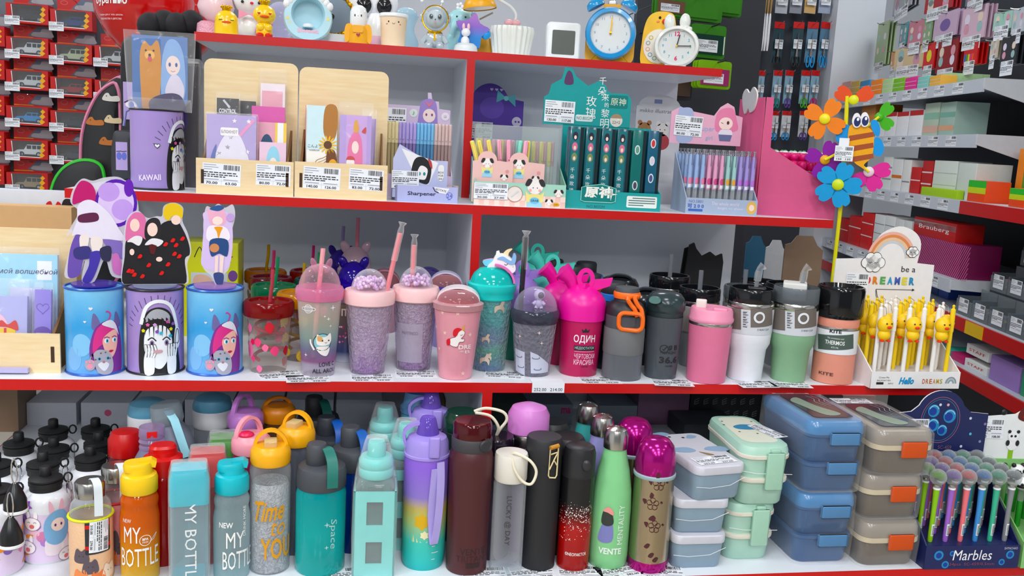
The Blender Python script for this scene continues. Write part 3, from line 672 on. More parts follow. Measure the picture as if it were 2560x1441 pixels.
hd=MB();hd.prism(S(pl([(1226,678),(1230,664),(1240,655),(1250,640),(1268,638),(1284,646),(1296,662),(1298,676),(1290,684),(1274,682),(1256,674),(1240,680)])),-.012,.012,M('#f0eff0',.45))
hd=hd.obj('unicorn_head',t.root)
MB().prism(pl([(1248,644),(1250,632),(1257,630),(1262,644)]),-.008,.008,M('#f4f2f2',.45)).obj('ear',hd)
MB().prism(S(pl([(1266,640),(1276,628),(1290,625),(1282,634),(1278,644)])),-.004,.004,M('#ecd6b0',.4)).obj('horn',hd)
MB().prism(S(pl([(1252,648),(1266,642),(1280,650),(1288,652),(1293,638),(1300,642),(1296,660),(1284,662),(1266,652)])),-.0135,.0135,M('#8fb4e0',.45)).obj('mane',hd)
MB().prism(S(pl([(1217,654),(1236,650),(1246,652),(1240,664),(1226,668),(1218,662)])),-.006,.006,M('#7fc8e4',.45),M('#e0a0c8',.45)).obj('tail_tuft',hd)
Art().line(S(pl([(1270,661),(1274,664),(1279,660)]),3,False),.001,INK,1).poly(circ(*t.X(1266,670),.0035),M('#f0b8c0',.4),1).poly(circ(*t.X(1292,668),.0012),M('#c8c4c8',.4),1).flat(hd,-.0122)
rf=taper(t.W(84),0,t.W(106),t.H(745));m=t.ax(rf);A=Art();sv=M('#d8c8b8',.3,.4)
for px,py,s_ in ((1262,770,1.5),(1226,848,1.1),(1224,900,1.4),(1232,894,.9)):
    a,b=m(px,py);V=lambda L:[(a+x_*.001*s_,b+z_*.001*s_) for x_,z_ in L]
    A.poly(S(V([(-8,-8),(-8,0),(-2,2),(1,7),(5,6),(3,1),(5,-2),(4,-9),(1,-4),(-4,-4)])),sv,1)
A.wrap(t.root,rf)
# --- astronaut dome cup
t=It('tumbler','smoky tumbler with astronaut figure under its clear dome and black straw','tumbler',1346,942,86,Z3)
t.lat('cup_wall',[(80,None),(86,932),(110,800)],CL('#cfcfdc',.22,.06,.4,bump=.9,scale=140),c1=False)
t.lat('gel_core',[(72,930),(98,806)],GR([(0,'#6c6a90'),(.3,'#55506c'),(.7,'#4a4854'),(1,'#55555c')],t.H(800),.3,.75,.2,noise=.3,crack=.9),c1=False)
t.lat('lid_ring',[(108,804),(118,798),(121,786),(121,776),(113,770),(20,768)],CL('#4a4c5c',.6,.06,.3))
MB().lathe(dome(t.W(108),t.H(771),t.H(716),8),CL('#e4dcf0',.07,.03,.5),32,c0=False).obj('dome',t.root)
z0=t.H(770)+.001;ax_=MB();aw=M('#e8e8ea',.4)
ax_.ell((.006,-.006,z0+.026),(.0105,.0095,.01),aw).ell((.006,-.006,z0+.009),(.0075,.0065,.0095),aw)
for sx in (-1,1):ax_.tube([(.006+sx*.006,-.006,z0+.013),(.006+sx*.011,-.01,z0+.008)],.003,aw,7).tube([(.006+sx*.004,-.006,z0+.006),(.006+sx*.005,-.009,z0)],.0034,aw,7)
fg=ax_.obj('astronaut_figure',t.root);MB().ell((.0085,-.0125,z0+.026),(.0065,.004,.0062),M('#3a3a40',.15)).obj('visor',fg)
x,z=t.X(1337,595);straw(t.root,[(x-.004,.01,z),(x-.006,.006,t.H(770)),(x+.002,.0,.02)],.0048,M('#17161c',.25))
MB().tube([(x-.004,.01,z-.06),(x-.004,.01,z),(x-.003,.01,z+.004),(x-.003,.01,z+.012)],[.0065,.0062,.004,.009],FILM,7).obj('straw_wrapper',t.root)
rf=taper(t.W(86),0,t.W(110),t.H(800));m=t.ax(rf);A=Art();mo=M('#c4c8d8',.45)
for L in (((1306,872),(1330,878),(1330,936),(1308,928)),((1344,876),(1362,884),(1388,912),(1386,932),(1345,930))):A.poly([m(*q) for q in L],mo,1)
for px,py in ((1316,890),(1320,915),(1358,892),(1362,920)):a,b=m(px,py);A.line(circ(a,b,.007,.002,10,150,400),.0012,M('#5a5c6c',.5),2)
for px,py in ((1318,840),(1366,830),(1372,856)):a,b=m(px,py);A.poly(star(a,b,.004,4,.25),wt,2)
A.wrap(t.root,rf)
# --- shakers and sports bottles on the third shelf, right of the divider
def shaker(px,pyb,col,lid,label,c=None,art=None,group=None,sc=1):
    t=It('shaker_bottle',label,'shaker',px,pyb,92,Z3,c=c,group=group)
    k=sc/t.k/2
    q=lambda L:[(w_*k,z_*k*2) for w_,z_ in L]
    MB().lathe(q([(88,0),(93,3),(108,142)]),col,32).obj('beaker',t.root)
    MB().lathe(q([(108,138),(116,140),(118,176),(112,190),(92,204),(66,216),(40,222),(0,223)]),lid,32).obj('screw_lid',t.root)
    # pouring spout with flip cap and carrying loop
    MB().tube([(-.018*sc,0,214*k*2),(-.026*sc,-.002,238*k*2),(-.042*sc,-.004,256*k*2)],[.010*sc,.013*sc,.019*sc],lid,10).obj('spout',t.root)
    MB().tube([(-.012*sc,-.004,214*k*2),(.008*sc,-.016*sc,222*k*2)],.008*sc,lid,10).obj('hinge',t.root)
    lp=[(.004*sc+.0125*sc*math.sin(a),-.006*sc,240*k*2+.016*sc*math.cos(a)) for a in [2*PI*i/20 for i in range(20)]]
    MB().strap(lp,.006*sc,.008*sc,lid,(0,1,0),True).obj('carry_loop',t.root)
    MB().prism([(.012*sc,206*k*2),(.05*sc,226*k*2),(.054*sc,244*k*2),(.04*sc,240*k*2),(.016*sc,236*k*2)],-.008*sc,.012*sc,lid).obj('flip_cap',t.root)
    if art:art(t,q)
    return t
def odin(t,q):
    r0,r1=q([(93,3),(108,142)]);rf=taper(r0[0],r0[1],r1[0],r1[1]);m=t.ax(rf);A=Art();wt=M('#f4eef4',.4);pk=M('#f0c4d8',.4)
    a,b=m(1486,829);A.poly([(a-.006,b-.003),(a-.008,b+.004),(a-.003,b+.001),(a,b+.006),(a+.003,b+.001),(a+.008,b+.004),(a+.006,b-.003)],INK,1)
    A.text('ОДИН',*m(1484,850),.017,wt,2,w=.042,bold=.015)
    a,b=m(1484,872);A.rect(a-.021,b-.0045,a+.021,b+.0045,INK,1).text('НЕДОСТАТОК',a,b,.006,M('#b8d0d0',.4),2,w=.038,bold=.01)
    a,b=m(1484,881);A.rect(a-.02,b-.0004,a+.02,b+.0004,pk,1)
    A.text('ЧЕРТОВСКИ',*m(1484,892),.0095,pk,2,w=.041,bold=.012).text('КРАСИВА',*m(1482,907),.0105,pk,2,w=.04,bold=.015).text('vente',*m(1482,918),.0035,INK,2)
    A.wrap(t.root,rf)
MAG=M('#b8125e',.4);PINK=M('#e0189a',.35)
shaker(1464,946,MAG,PINK,'magenta shaker bottle with white slogan lettering',art=odin)
shk='shaker bottles behind the front row'
hh=.133
c0=Vector(find('magenta shaker').location)
shaker(0,0,MAG,PINK,'magenta shaker bottle standing behind the slogan shaker',c=on(1402,712,Z3+.16),group=shk,sc=.93)
shaker(0,0,M('#a088cc',.35),M('#5fc4b4',.35),'lavender shaker bottle with teal flip cap, behind the astronaut tumbler',c=on(1378,690,Z3+.16),group=shk,sc=.93)
shaker(0,0,M('#1f8a72',.35),M('#9a82c8',.35),'green shaker bottle with lavender lid, behind the astronaut tumbler',c=on(1322,700,Z3+.16),group=shk,sc=.93)
shaker(0,0,M('#8a74bc',.35),M('#4fb8a8',.35),'violet shaker bottle with teal lid against the back panel',c=on(1352,672,Z3+.16),group=shk,sc=.93)
# sports bottles with cap, collar and coloured carrying handle
def sport(px,pyb,w,label,collar,c=None,full=False,h=.17):
    t=It('sports_bottle',label,'bottle',px,pyb,w,Z3,c=c,group=None if full else 'dark sports bottles behind the shakers')
    k=h/.17;body=CL('#5a5c62',.72,.12,.2) if full else M('#1c2436',.3)
    if full:
        t.lat('beaker',[(92,None),(98,940),(98,860)],CL('#9a9ea6',.35,.05,.35),c1=False)
        t.lat('sleeve',[(99,878),(101,874),(101,818),(99,815)],M('#6c6e70',.5),seg=36)
        t.lat('shoulder',[(98,818),(98,790),(96,772),(80,758)],body)
        t.lat('lid_base',[(97,790),(98,772),(84,758),(62,750),(56,738)],M('#222226',.45))
        t.lat('screw_cap',[(58,744),(60,740),(60,722),(56,717),(4,716)],M('#454a4e',.55))
        z0=t.H(738);m_=M(collar,.4)
        MB().lathe([(t.W(64),z0-.004),(t.W(66),z0),(t.W(66),z0+.006),(t.W(62),z0+.008)],m_,28).obj('collar',t.root)
        L=[t.X(*p,.03) for p in ((1566,738),(1590,744),(1598,762),(1606,772),(1612,790))]
        arm=[(x,-.034,z) for x,z in L]
        MB().tube(smooth([(t.W(60),-.006,z0+.002)]+arm[1:],4,False),.0042,m_,8).obj('handle_arm',t.root)
        MB().tube(smooth([(t.W(52),-.02,z0+.002)]+[(x+.012,-.03,z) for x,z in L[1:4]]+[(arm[-1][0]+.01,-.034,arm[-1][2])],4,False),.0042,m_,8).obj('handle_arm',t.root)
        (xa,za),(xb,zb)=t.X(1568,780,.036),t.X(1624,826,.036)
        fr=rrect(xa,zb,xb,za,.010,5)
        MB().tube([(x,-.038+.12*max(0,(z-zb))*0,z) for x,z in fr],.0042,m_,8,True).obj('handle_loop',t.root)
    else:
        MB().lathe([(.034*k,0),(.036*k,.004),(.036*k,h*.66),(.03*k,h*.76),(.022*k,h*.8)],body,24).obj('beaker',t.root)
        MB().lathe([(.023*k,h*.78),(.0255*k,h*.79),(.0255*k,h*.86),(.023*k,h*.87)],M(collar,.4),24).obj('collar',t.root)
        MB().lathe([(.0225*k,h*.86),(.0235*k,h*.87),(.0235*k,h*.98),(.021*k,h),(0,h)],M('#2e3236',.55),24).obj('screw_cap',t.root)
        MB().strap(smooth([(.024*k,0,h*.83),(.036*k,-.006,h*.82),(.041*k,-.01,h*.7)],4,False),.012,.006,M(collar,.4),(0,1,0)).obj('handle_arm',t.root)
    return t
sport(1570,951,92,'smoky sports bottle with orange carrying handle and dark cap','#e8741a',full=True)
for px,py,col,lb in ((1384,648,'#8a3f16','dark sports bottle with rust collar at the back panel'),(1418,664,'#3f7cc4','dark sports bottle with sky blue collar'),(1467,655,'#2a5c96','dark sports bottle with navy collar at the back panel'),
                        (1471,684,'#c8641c','dark sports bottle with amber collar'),(1540,706,'#4a8ae0','dark sports bottle with bright blue collar, behind the orange handled one')):
    sport(0,0,90,lb,col,c=on(px,py,Z3+.17))
for px,py,lb in ((1550,690,'black bottle with curved glossy lid, behind the sports bottles'),(1620,724,'black bottle with glossy flip lid beside the dark shaker')):
    t=It('drink_bottle',lb,'bottle',z=Z3,c=on(px,py,Z3+.15),group='black bottles with glossy lids')
    MB().lathe([(.034,0),(.037,.004),(.04,.118)],M('#1a1a1d',.35),24).obj('beaker',t.root)
    MB().lathe([(.041,.116),(.043,.12),(.043,.132),(.036,.144),(.02,.15),(0,.151)],M('#202226',.15),28).obj('lid',t.root)
    MB().strap(smooth([(-.03,-.012,.142),(-.01,-.018,.154),(.018,-.016,.152),(.034,-.01,.138)],4,False),.02,.004,M('#26282c',.12),(0,1,0)).obj('flip_cap',t.root)
# dark grey shaker with 36.6 print
t=It('shaker_bottle','transparent dark grey shaker printed with 36.6','shaker',1648,952,78,Z3)
t.lat('beaker',[(72,None),(80,944),(92,790)],CL('#6a7078',.5,.08,.3),c1=False)
t.lat('crumpled_liner',[(56,940),(70,925),(64,890),(76,850),(62,815),(70,800)],CL('#8a8e94',.3,.4,.3,bump=1,scale=40),c1=False)
t.lat('lid_thread',[(84,794),(90,790),(90,776),(92,772)],M('#2f3a3c',.4))
t.lat('lid',[(92,778),(98,772),(98,756),(92,746),(72,734),(40,729),(4,728)],M('#2c393c',.2))
x,z=t.X(1637,750,.03);MB().prism(circ(x,z,.011,.006,18),-.046,-.03,M('#5a7c78',.3)).obj('flip_tab',t.root)
rf=taper(t.W(80),0,t.W(92),t.H(790));m=t.ax(rf);A=Art()
a,b=m(1660,873);A.ring(a,b,.0075,.0014,INK,2).line([(a-.003,b),(a-.001,b-.003),(a+.005,b+.005)],.0018,INK,2)
A.text('Я В',*m(1682,872),.009,INK,2,w=.02,bold=.03).text('ПОРЯДКЕ',*m(1672,884),.006,INK,2,w=.032).text('36.6',*m(1672,902),.013,INK,2,w=.038,bold=.03).text('vente',*m(1672,917),.004,INK,2)
A.wrap(t.root,rf)
# --- insulated tumblers
def kraft_sleeve(t,w0,py0,w1,py1):
    t.lat('paper_sleeve',[(w0,py0),(w1,py1)],M('#c9ccd2',.5),c0=False,c1=False,seg=36)
def tsleeve(t,rf,px,dark,z_):
    m=t.ax(rf);A=Art();y0,y1=z_
    P=lambda x0,yb,x1,yt:[m(px+x0,yb),m(px+x1,yb),m(px+x1,yt),m(px+x0,yt)]
    A.poly(P(-56,y1-6,-22,y0+4),dark,1).poly(P(2,y1-12,56,y0+4),dark,1)
    a,b=m(px+24,y0+26);A.ring(a,b,.009,.004,M('#e4e6ea',.4),3)
    for k in range(14):
        zz=y0+8+k*(y1-y0-20)/14;a0,b0=m(px-17,zz);a1,b1=m(px-4-3*(k % 3),zz+1.6+(k % 2));A.poly([(a0,b1),(a1,b1),(a1,b0),(a0,b0)],INK,2)
    A.text('3 WAY CUP',*m(px+34,y1-4),.0035,INK,2,w=.026).wrap(t.root,rf)
# pink
t=It('travel_mug','pink travel mug with steel ring and pink sip lid','travel mug',1745,957,94,Z3)
t.lat('body',[(90,None),(95,950),(106,806)],M('#d47a98',.5))
t.lat('steel_ring',[(104,807),(106,805),(106,799),(104,797)],STEEL)
pkl=M('#e79ab4',.4);t.lat('lid',[(104,800),(110,796),(111,790),(106,786),(104,772),(98,766),(60,768),(4,768)],pkl)
x,z=t.X(1772,778,.03);MB().rbox(.026,.02,.006,.004,pkl,.002,z=t.H(768)-.001,xf=TR(.016,-.016,0)).obj('sip_flap',t.root)
x,z=t.X(1716,775);MB().rbox(.02,.014,.016,.004,M('#e4ddd6',.5),.002,z=t.H(768)-.001,xf=TR(-.02,.004,0)).obj('paper_tag',t.root)
def big_tumbler(px,pyb,body,label,lidkind,c=None,group=None):
    t=It('insulated_tumbler',label,'tumbler',px,pyb,86,Z3,c=c,group=group)
    d=pyb-955;S_=lambda L:[(w_,None if y is None else y+d) for w_,y in L]
    t.k *= 1.06
    t.lat('body',S_([(84,None),(88,948),(98,868),(114,852),(117,830),(119,766)]),body,seg=36)
    t.lat('paper_sleeve',S_([(118.5,826),(120.5,768)]),M('#cdd0d6',.5),seg=36,c0=False,c1=False)
    t.lat('steel_rim',S_([(118,767),(119,766),(119,753),(116,751)]),STEEL,seg=36)
    if lidkind=='black':
        t.lat('lid',S_([(116,754),(118,750),(118,722),(114,718),(104,718),(102,730),(4,730)]),M('#121316',.12),seg=36)
        MB().rbox(.034,.022,.012,.004,M('#17181b',.2),.002,z=t.H(730+d),xf=TR(.008,-.006,0)).obj('lid_latch',t.root)
    else:
        t.lat('lid',S_([(114,754),(117,750),(117,716),(114,712)]),CL('#8a9096',.35,.05,.4),seg=36,c1=False)
        t.lat('lid_floor',S_([(108,750),(108,748),(2,748)]),M('#3c4044',.3))
        MB().rbox(.044,.05,.034,.004,M('#d8d8d4',.5),.002,z=t.H(748+d)+.001,xf=TR(-.004,0,0)).obj('straw_block',t.root)
    x=.004 if lidkind=='black' else .006;zt=t.H(676+d)
    MB().tube([(x,.0,.05),(x+.002,.0,t.H(720+d)),(x+.004,.0,zt)],.0042,CL('#b0b4b8',.4,.05,.4),8).obj('straw',t.root)
    MB().tube([(x+.003,0,t.H(700+d)),(x+.004,0,zt-.004),(x+.006,0,zt+.006),(x+.012,0,zt+.012)],[.007,.0075,.006,.009],FILM,7).obj('straw_wrapper',t.root)
    tsleeve(t,taper(t.W(118.8),t.H(826+d),t.W(120.8),t.H(768+d)),t0px(t),M('#6c645f',.5),(766+d,828+d))
    return t
def t0px(t):
    q=t.c+Vector((0,0,.12))-CAM;return 1280+FPX*q.dot(RT)/q.dot(FW)
big_tumbler(1848,957,M('#e4e6ec',.5),'white insulated tumbler with grey sleeve and black lid','black')
big_tumbler(1942,958,M('#86ab8a',.5),'sage green insulated tumbler with clear lid and white straw block','clear')
g_='insulated tumblers behind the front row'
c_w=Vector(find('white insulated').location);c_g=Vector(find('sage green').location)
def back_tumbler(c,label,k=1.0,lidc='#121316',tall=.0):
    t=It('insulated_tumbler',label,'tumbler',z=Z3,c=c,group=g_)
    R,h=.041*k,.135*k
    MB().lathe([(R*.72,0),(R*.75,.004),(R*.8,h*.4),(R*.95,h*.48),(R,h*.95)],M('#9aa0a4',.5),28).obj('body',t.root)
    MB().lathe([(R*1.01,h*.55),(R*1.01,h*.92)],M('#8f8a88',.5),28,c0=False,c1=False).obj('paper_sleeve',t.root)
    MB().lathe([(R,h*.93),(R*1.005,h*.94),(R*1.005,h),(R*.98,h+.002)],STEEL,28).obj('steel_rim',t.root)
    MB().lathe([(R,h),(R*1.02,h+.003),(R*1.02,h+.022),(R*.98,h+.026),(R*.9,h+.026),(R*.88,h+.014),(0,h+.014)],M(lidc,.12),28).obj('lid',t.root)
    if tall:MB().tube([(0,0,.05),(.0,0,h+.03+tall)],.0045,CL('#9a9ea4',.45,.05,.4),8).obj('straw',t.root)
    return t
back_tumbler(c_w+Vector((-.055,.105,0)),'insulated tumbler with black lid and clear straw, just behind the white one',tall=.03)
back_tumbler(c_w+Vector((-.075,.23,0)),'insulated tumbler with black lid at the very back beside a torn black bag',tall=.04,k=1.04)
back_tumbler(c_g+Vector((-.02,.14,0)),'insulated tumbler with grey lid behind the sage green one',lidc='#54585c',tall=.03)
back_tumbler(c_g+Vector((.045,.20,0)),'insulated tumbler with glossy black lid near the end of the back panel',tall=0,k=1.02)
# salmon thermos jars
def kite_jar(px,pyb,label,c=None):
    t=It('thermos_jar',label,'thermos',px,pyb,100,Z3,c=c);t.k *= 1.05
    sal=M('#dc9684',.5)
    t.lat('body',[(98,None),(104,952),(106,822)],sal,seg=36);t.lat('steel_ring',[(104,823),(106,821),(106,811),(104,809)],STEEL,seg=36)
    t.lat('neck',[(106,811),(107,808),(107,782),(104,780)],sal,seg=36)
    t.lat('lid',[(110,790),(118,784),(120,776),(120,722),(114,714),(104,713),(98,724),(94,724),(4,724)],M('#0e0e10',.08),seg=36)
    t.lat('paper_sleeve',[(107.5,876),(108.5,818)],M('#e6e8ec',.5),seg=36,c0=False,c1=False)
    rf=taper(t.W(107.8),t.H(876),t.W(108.8),t.H(818));m=t.ax(rf);A=Art();gk=M('#4c5a54',.5);wt=M('#eef0ee',.5)
    px0=t0px(t)-2
    A.poly([m(px0-48,873),m(px0+40,873),m(px0+40,836),m(px0-48,836)],gk,1)
    A.text('KITE',*m(px0-4,827),.0065,INK,2,w=.022,bold=.03).text('The convenience used',*m(px0-4,844),.003,wt,3,w=.03).text('THERMOS',*m(px0-6,855),.008,wt,3,w=.036,bold=.02).text('475 ML',*m(px0-6,867),.0032,wt,3).text('KITE',*m(2039,932),.006,M('#5a3a34',.5),2,w=.028,bold=.02)
    A.wrap(t.root,rf);return t
kite_jar(2052,962,'salmon thermos jar with tall black lid and printed paper sleeve')
back_tumbler(Vector(find('salmon thermos').location)+Vector((-.03,.13,0)),'thermos jar with wide black lid behind the salmon one',lidc='#0e0e10',k=1.08)
# black torn bag upright behind the tumblers
p=at(1758,640,2.2)
t=thing('paper_bag','torn black paper bag standing behind the tumblers','bag',(p.x,p.y,Z3),0)
L=[(-.055,0),(.05,0),(.055,.15),(.05,.172),(.034,.165),(.018,.176),(-.004,.164),(-.022,.184),(-.028,.198),(-.04,.192)]
MB().prism(L,-.004,.004,M('#131315',.6)).obj('front_sheet',t);MB().prism([(x,z*.93) for x,z in L],.03,.036,M('#131315',.6)).obj('back_sheet',t);MB().box(-.055,.05,.004,.03,0,.004,M('#131315',.6)).obj('bottom_fold',t)
# --- display box helper: stepped tray with header card, local x right, y back, z up
def tray(root,w_,d_,hf,hb,mat,inner=None,th=.0022,front=True,bottom=True):
    inner=inner or mat
    if front:MB().box(-w_/2,w_/2,0,th,0,hf,mat).obj('front_panel',root)
    for sx in (-1,1):
        x0=sx*w_/2-(th if sx>0 else 0)
        MB().prism([(0,0),(d_,0),(d_,hb),(th,hf)],0,th,mat,xf=TR(x0+th,0,0)@RZ(PI/2)).obj('side_panel',root)
    MB().box(-w_/2+th,w_/2-th,d_-th,d_,0,hb,inner).obj('back_panel',root)
    if bottom:MB().box(-w_/2+th,w_/2-th,th,d_-th,0,th,inner).obj('bottom_panel',root)
# --- "be a dreamer" pen display
f0,f1=on(2164,972,Z3),on(2384,972,Z3);wq=(f1-f0).length;rzq=math.atan2(f1.y-f0.y,f1.x-f0.x)*.6
mid=(f0+f1)/2
mid.x += .010
dr=thing('pen_display','white cardboard pen display with rainbow header and coloured lettering','display box',(mid.x,mid.y,Z3),rzq)
wc=M('#eceaea',.55);dD=.135;hf=hz(f0,930)
tray(dr,wq,dD,hf,.125,wc)
MB().box(-wq/2+.003,wq/2-.003,.003,dD-.003,hf*.72,hf*.75,wc).obj('pen_rack',dr)
hx=.012
HP=[(-wq*.66,.118),(wq*.66-.01,.118),(wq*.66-.01,.225),(wq*.38,.228),(wq*.4,.268),(wq*.3,.292),(wq*.1,.302),(-wq*.12,.285),(-wq*.2,.258),(-wq*.26,.235),(-wq*.66,.232)]
HP=[(x*.92,z) for x,z in HP]
MB().prism(HP[:2]+HP[2:4]+S(HP[3:10],4,False)+HP[10:],dD+.001,dD+.0035,wc).obj('header_card',dr)
A=Art()
for k,c_ in enumerate(('#e8b4a4','#d98a5a','#e6c2a0','#c9ccd2')):A.line(circ(.006,.232,.052-.006*k,.056-.006*k,18,8,178),.0055,M(c_,.5),1)
def cloud(cx,cz,s_,l):
    for m_,g,k in ((INK,.0012,0),(M('#f4f4f4',.5),0,1)):
        for a,b,q in ((-.45,0,.3),(-.2,.28,.32),(.2,.3,.32),(.48,.02,.3),(.2,-.24,.3),(-.15,-.24,.3),(0,0,.4)):A.poly(circ(cx+a*s_,cz+b*s_,q*s_+g,None,14),m_,l+k)
    for e in (-.2,.2):A.line([(cx+(e-.1)*s_,cz+.05*s_),(cx+e*s_,cz-.02*s_),(cx+(e+.1)*s_,cz+.05*s_)],.0009,INK,l+2)
cloud(-.034,.226,.034,4);cloud(.052,.25,.018,4)
A.text('be a',.048,.215,.012,INK,3,w=.032)
for k,(ch,c_) in enumerate(zip('DREAMER',('#d84a4a','#d8843c','#5aa05a','#4a9ac8','#4a62b0','#d6cf5a','#3f8ab8'))):A.text(ch,-.04+.0165*k,.19,.016,M(c_,.5),3,w=.012,bold=.05)
A.line([(-.02,.172),(.062,.172)],.0011,INK,3).poly([(.062,.175),(.068,.172),(.062,.169)],INK,3).line(S([(-.02,.172),(-.016,.16),(-.012,.15),(-.018,.158)],4),.0011,INK,3)
A.tagp(-.064,.182,.05,.044,'85.00','76.50',0,5)
A.flat(dr,dD+.001)
A=Art().text('Crown Me',-wq*.36,hf*.66,.0035,INK,1).text('BALLPOINT PEN',-wq*.36,hf*.48,.0028,INK,1)
A.rect(-wq*.44,hf*.24,-wq*.36,hf*.38,INK,1).text('36PCS',-wq*.28,hf*.3,.003,INK,1)
A.text('Hello',-wq*.1,hf*.46,.014,M('#2f8fc0',.5),1,w=.031,bold=.05,sh=.25)
for k,ch in enumerate('DREAMS'):A.text(ch,wq*.09+.0075*k,hf*.44,.0095,M(('#c0603c','#b07a3c','#c0603c','#c08a3c','#b8a03c','#a8a040')[k],.5),1,w=.0058,bold=.02)
for k,c_ in enumerate(('#8a949a','#b6bcc0','#7fa0a8')):A.line(circ(wq*.4,hf*.32,.011-.003*k,.012-.003*k,12,0,180),.0026,M(c_,.5),1)
A.flat(dr,0)
def chick_pen(parent_c,rz,barrel,label,chick=True):
    t=thing('chick_pen',label,'pen',parent_c,rz,'chick charm pens in the rainbow display')
    bm_=M(barrel,.4)
    MB().lathe([(.0028,0),(.0042,.008),(.0042,.085)],bm_,10).obj('barrel',t);MB().lathe([(.005,.084),(.0052,.087),(.0046,.128),(.002,.131),(.003,.136),(.0,.138)],bm_,10).obj('cap',t)
    if chick:
        MB().tube([(0,-.003,.134),(.004,-.009,.13),(.005,-.011,.118)],.0006,CHROME,5).obj('charm_chain',t)
        y=M('#f2c91a',.4);g=MB().ell((.005,-.0105,.098),(.0155,.013,.0165),y,14,8).ell((.005,-.0105,.078),(.013,.011,.0115),y,14,7)
        g=g.obj('chick_charm',t);r_=M('#e0481e',.4)
        MB().ell((.005,-.024,.095),(.005,.003,.0028),r_,8,5).obj('beak',g)
        for s_ in (-1,1):
            MB().ell((.005+s_*.0055,-.023,.102),.0015,INK,8,5).obj('eye',g);MB().ell((.005+s_*.007,-.0155,.0675),(.0048,.005,.0024),r_,8,5).obj('foot',g)
    return t
pr_={}
def row_of(dr_,nx,ny,fn,w_,d0,d1,zb,rz,lean=0):
    c,s_=math.cos(rz),math.sin(rz)
    for j in range(ny):
        for i in range(nx):
            x=-w_/2+w_*(i+.5)/nx;y=d0+(d1-d0)*j/max(1,ny-1)
            fn(i,j,Vector((dr_.location.x+x*c-y*s_,dr_.location.y+x*s_+y*c,dr_.location.z+zb)))
def mk(i,j,P):
    kind=('y','w')[(i<5) if j==0 else (i*3+j) % 4==0];kc=(kind,(i in (0,2,4) if j==0 else (i+j) % 4 != 0))
    lb={('y',True):'yellow pen with dangling chick charm in the rainbow display',('w',True):'white pen with dangling chick charm in the rainbow display',('y',False):'plain yellow capped pen in the rainbow display',('w',False):'plain white capped pen in the rainbow display'}[kc]
    a=rzq+random.uniform(-.2,.2)
    if kc not in pr_:pr_[kc]=chick_pen(P,a,'#f0cf3c' if kind=='y' else '#f2f0ee',lb,kc[1])
    else:dup(pr_[kc],P,a)
row_of(dr,6,4,mk,wq*.98,.022,.118,hf*.75,rzq)
# --- plywood tray with notebooks at the left end, cardboard behind it
p=on(85,936,Z3);wl=.28
f_=on(155,934,Z3)
pt=thing('plywood_tray','low plywood tray of notebooks beside the blue money tin','display box',(f_.x-wl/2-.002,f_.y,Z3),0)
hfr=hz(f_,836)
def plytray(root,w_,d_,hf,hb,slots=True,backr=.012):
    MB().box(-w_/2,w_/2,0,.004,0,hf,PLY).obj('front_board',root)
    dk=M('#3a2416',.7)
    for sx in (-1,1):
        MB().prism([(.004,0),(d_,0),(d_,hf*1.9),(.004,hf*.95)],0,.004,M('#7a5636',.6),xf=TR(sx*(w_/2-.012)+.002,0,0)@RZ(PI/2)).obj('side_board',root)
        MB().box(sx*(w_/2-.012)-.0028,sx*(w_/2-.012)+.0028,-.0006,.001,hf*.28,hf*.68,dk).obj('joint_tenon',root)
    MB().prism(rrect(-w_/2,0,w_/2,hb,backr),d_,d_+.004,PLY).obj('back_board',root)
    MB().box(-w_/2+.014,w_/2-.014,.004,d_,.003,.007,PLY).obj('bottom_board',root)
plytray(pt,wl,.10,hfr,.235)
Art().tagp(-.072,hfr*.42,.05,hfr*.62,'92.00','83.00',0,1).flat(pt,0)
def pad(root_loc,w_,h_,col,label,rz=0,th=.008,tilt=.12,art=None,bag=.0,name='notebook',cat='notebook',spiral=False,group=None):
    t=thing(name,label,cat,root_loc,rz,group,rx=-tilt)
    MB().box(-w_/2,w_/2,0,th,0,h_,M(col,.4)).obj('cover',t)
    if art:
        A=Art();art(A,w_,h_);A.flat(t,0)
    if spiral:
        for k in range(9):MB().tube([(w_/2+.003*math.cos(a),th/2+.004*math.sin(a),h_*(.06+.1*k)) for a in [2*PI*i/8 for i in range(8)]],.0007,STEEL,4,True).obj('wire_ring',t)
    if bag:MB().rr([(w_+.006,th+.003,.001,-.0),(w_+.008,th+.005,.002,h_*.5),(w_+.007,th+.004,.001,h_),(w_+.004,.002,.0008,h_+bag)],FILM,2,TR(0,th/2,0)).obj('sleeve',t)
    return t
def a1(A,w_,h_):
    A.poly(circ(-.01,h_*.5,.032,.036,24),M('#eec3dc',.5),1).rect(0,h_*.28,.032,h_*.55,M('#e8c93a',.5),2).rect(.014,h_*.28,.018,h_*.55,M('#c9252f',.5),3).poly(S([(.0,h_*.58),(.01,h_*.66),(.02,h_*.6),(.032,h_*.66),(.036,h_*.52),(.02,h_*.56)]),M('#c9252f',.5),3)
    A.poly(circ(-.02,h_*.42,.017,.02),M('#e6c070',.5),2).poly(circ(-.018,h_*.6,.012),M('#e9cf9a',.5),2).poly(circ(.026,h_*.22,.008),M('#f0eef2',.5),3)
def a2(A,w_,h_):A.rect(-w_/2,h_*.6,w_/2,h_,M('#a9d8ec',.4),1).text('самой волшебной',.02,h_*.84,.009,M('#3c3a6c',.5),3,w=.11,sh=.2).rect(w_*.28,h_*.76,w_*.44,h_*.94,PAPER,2)
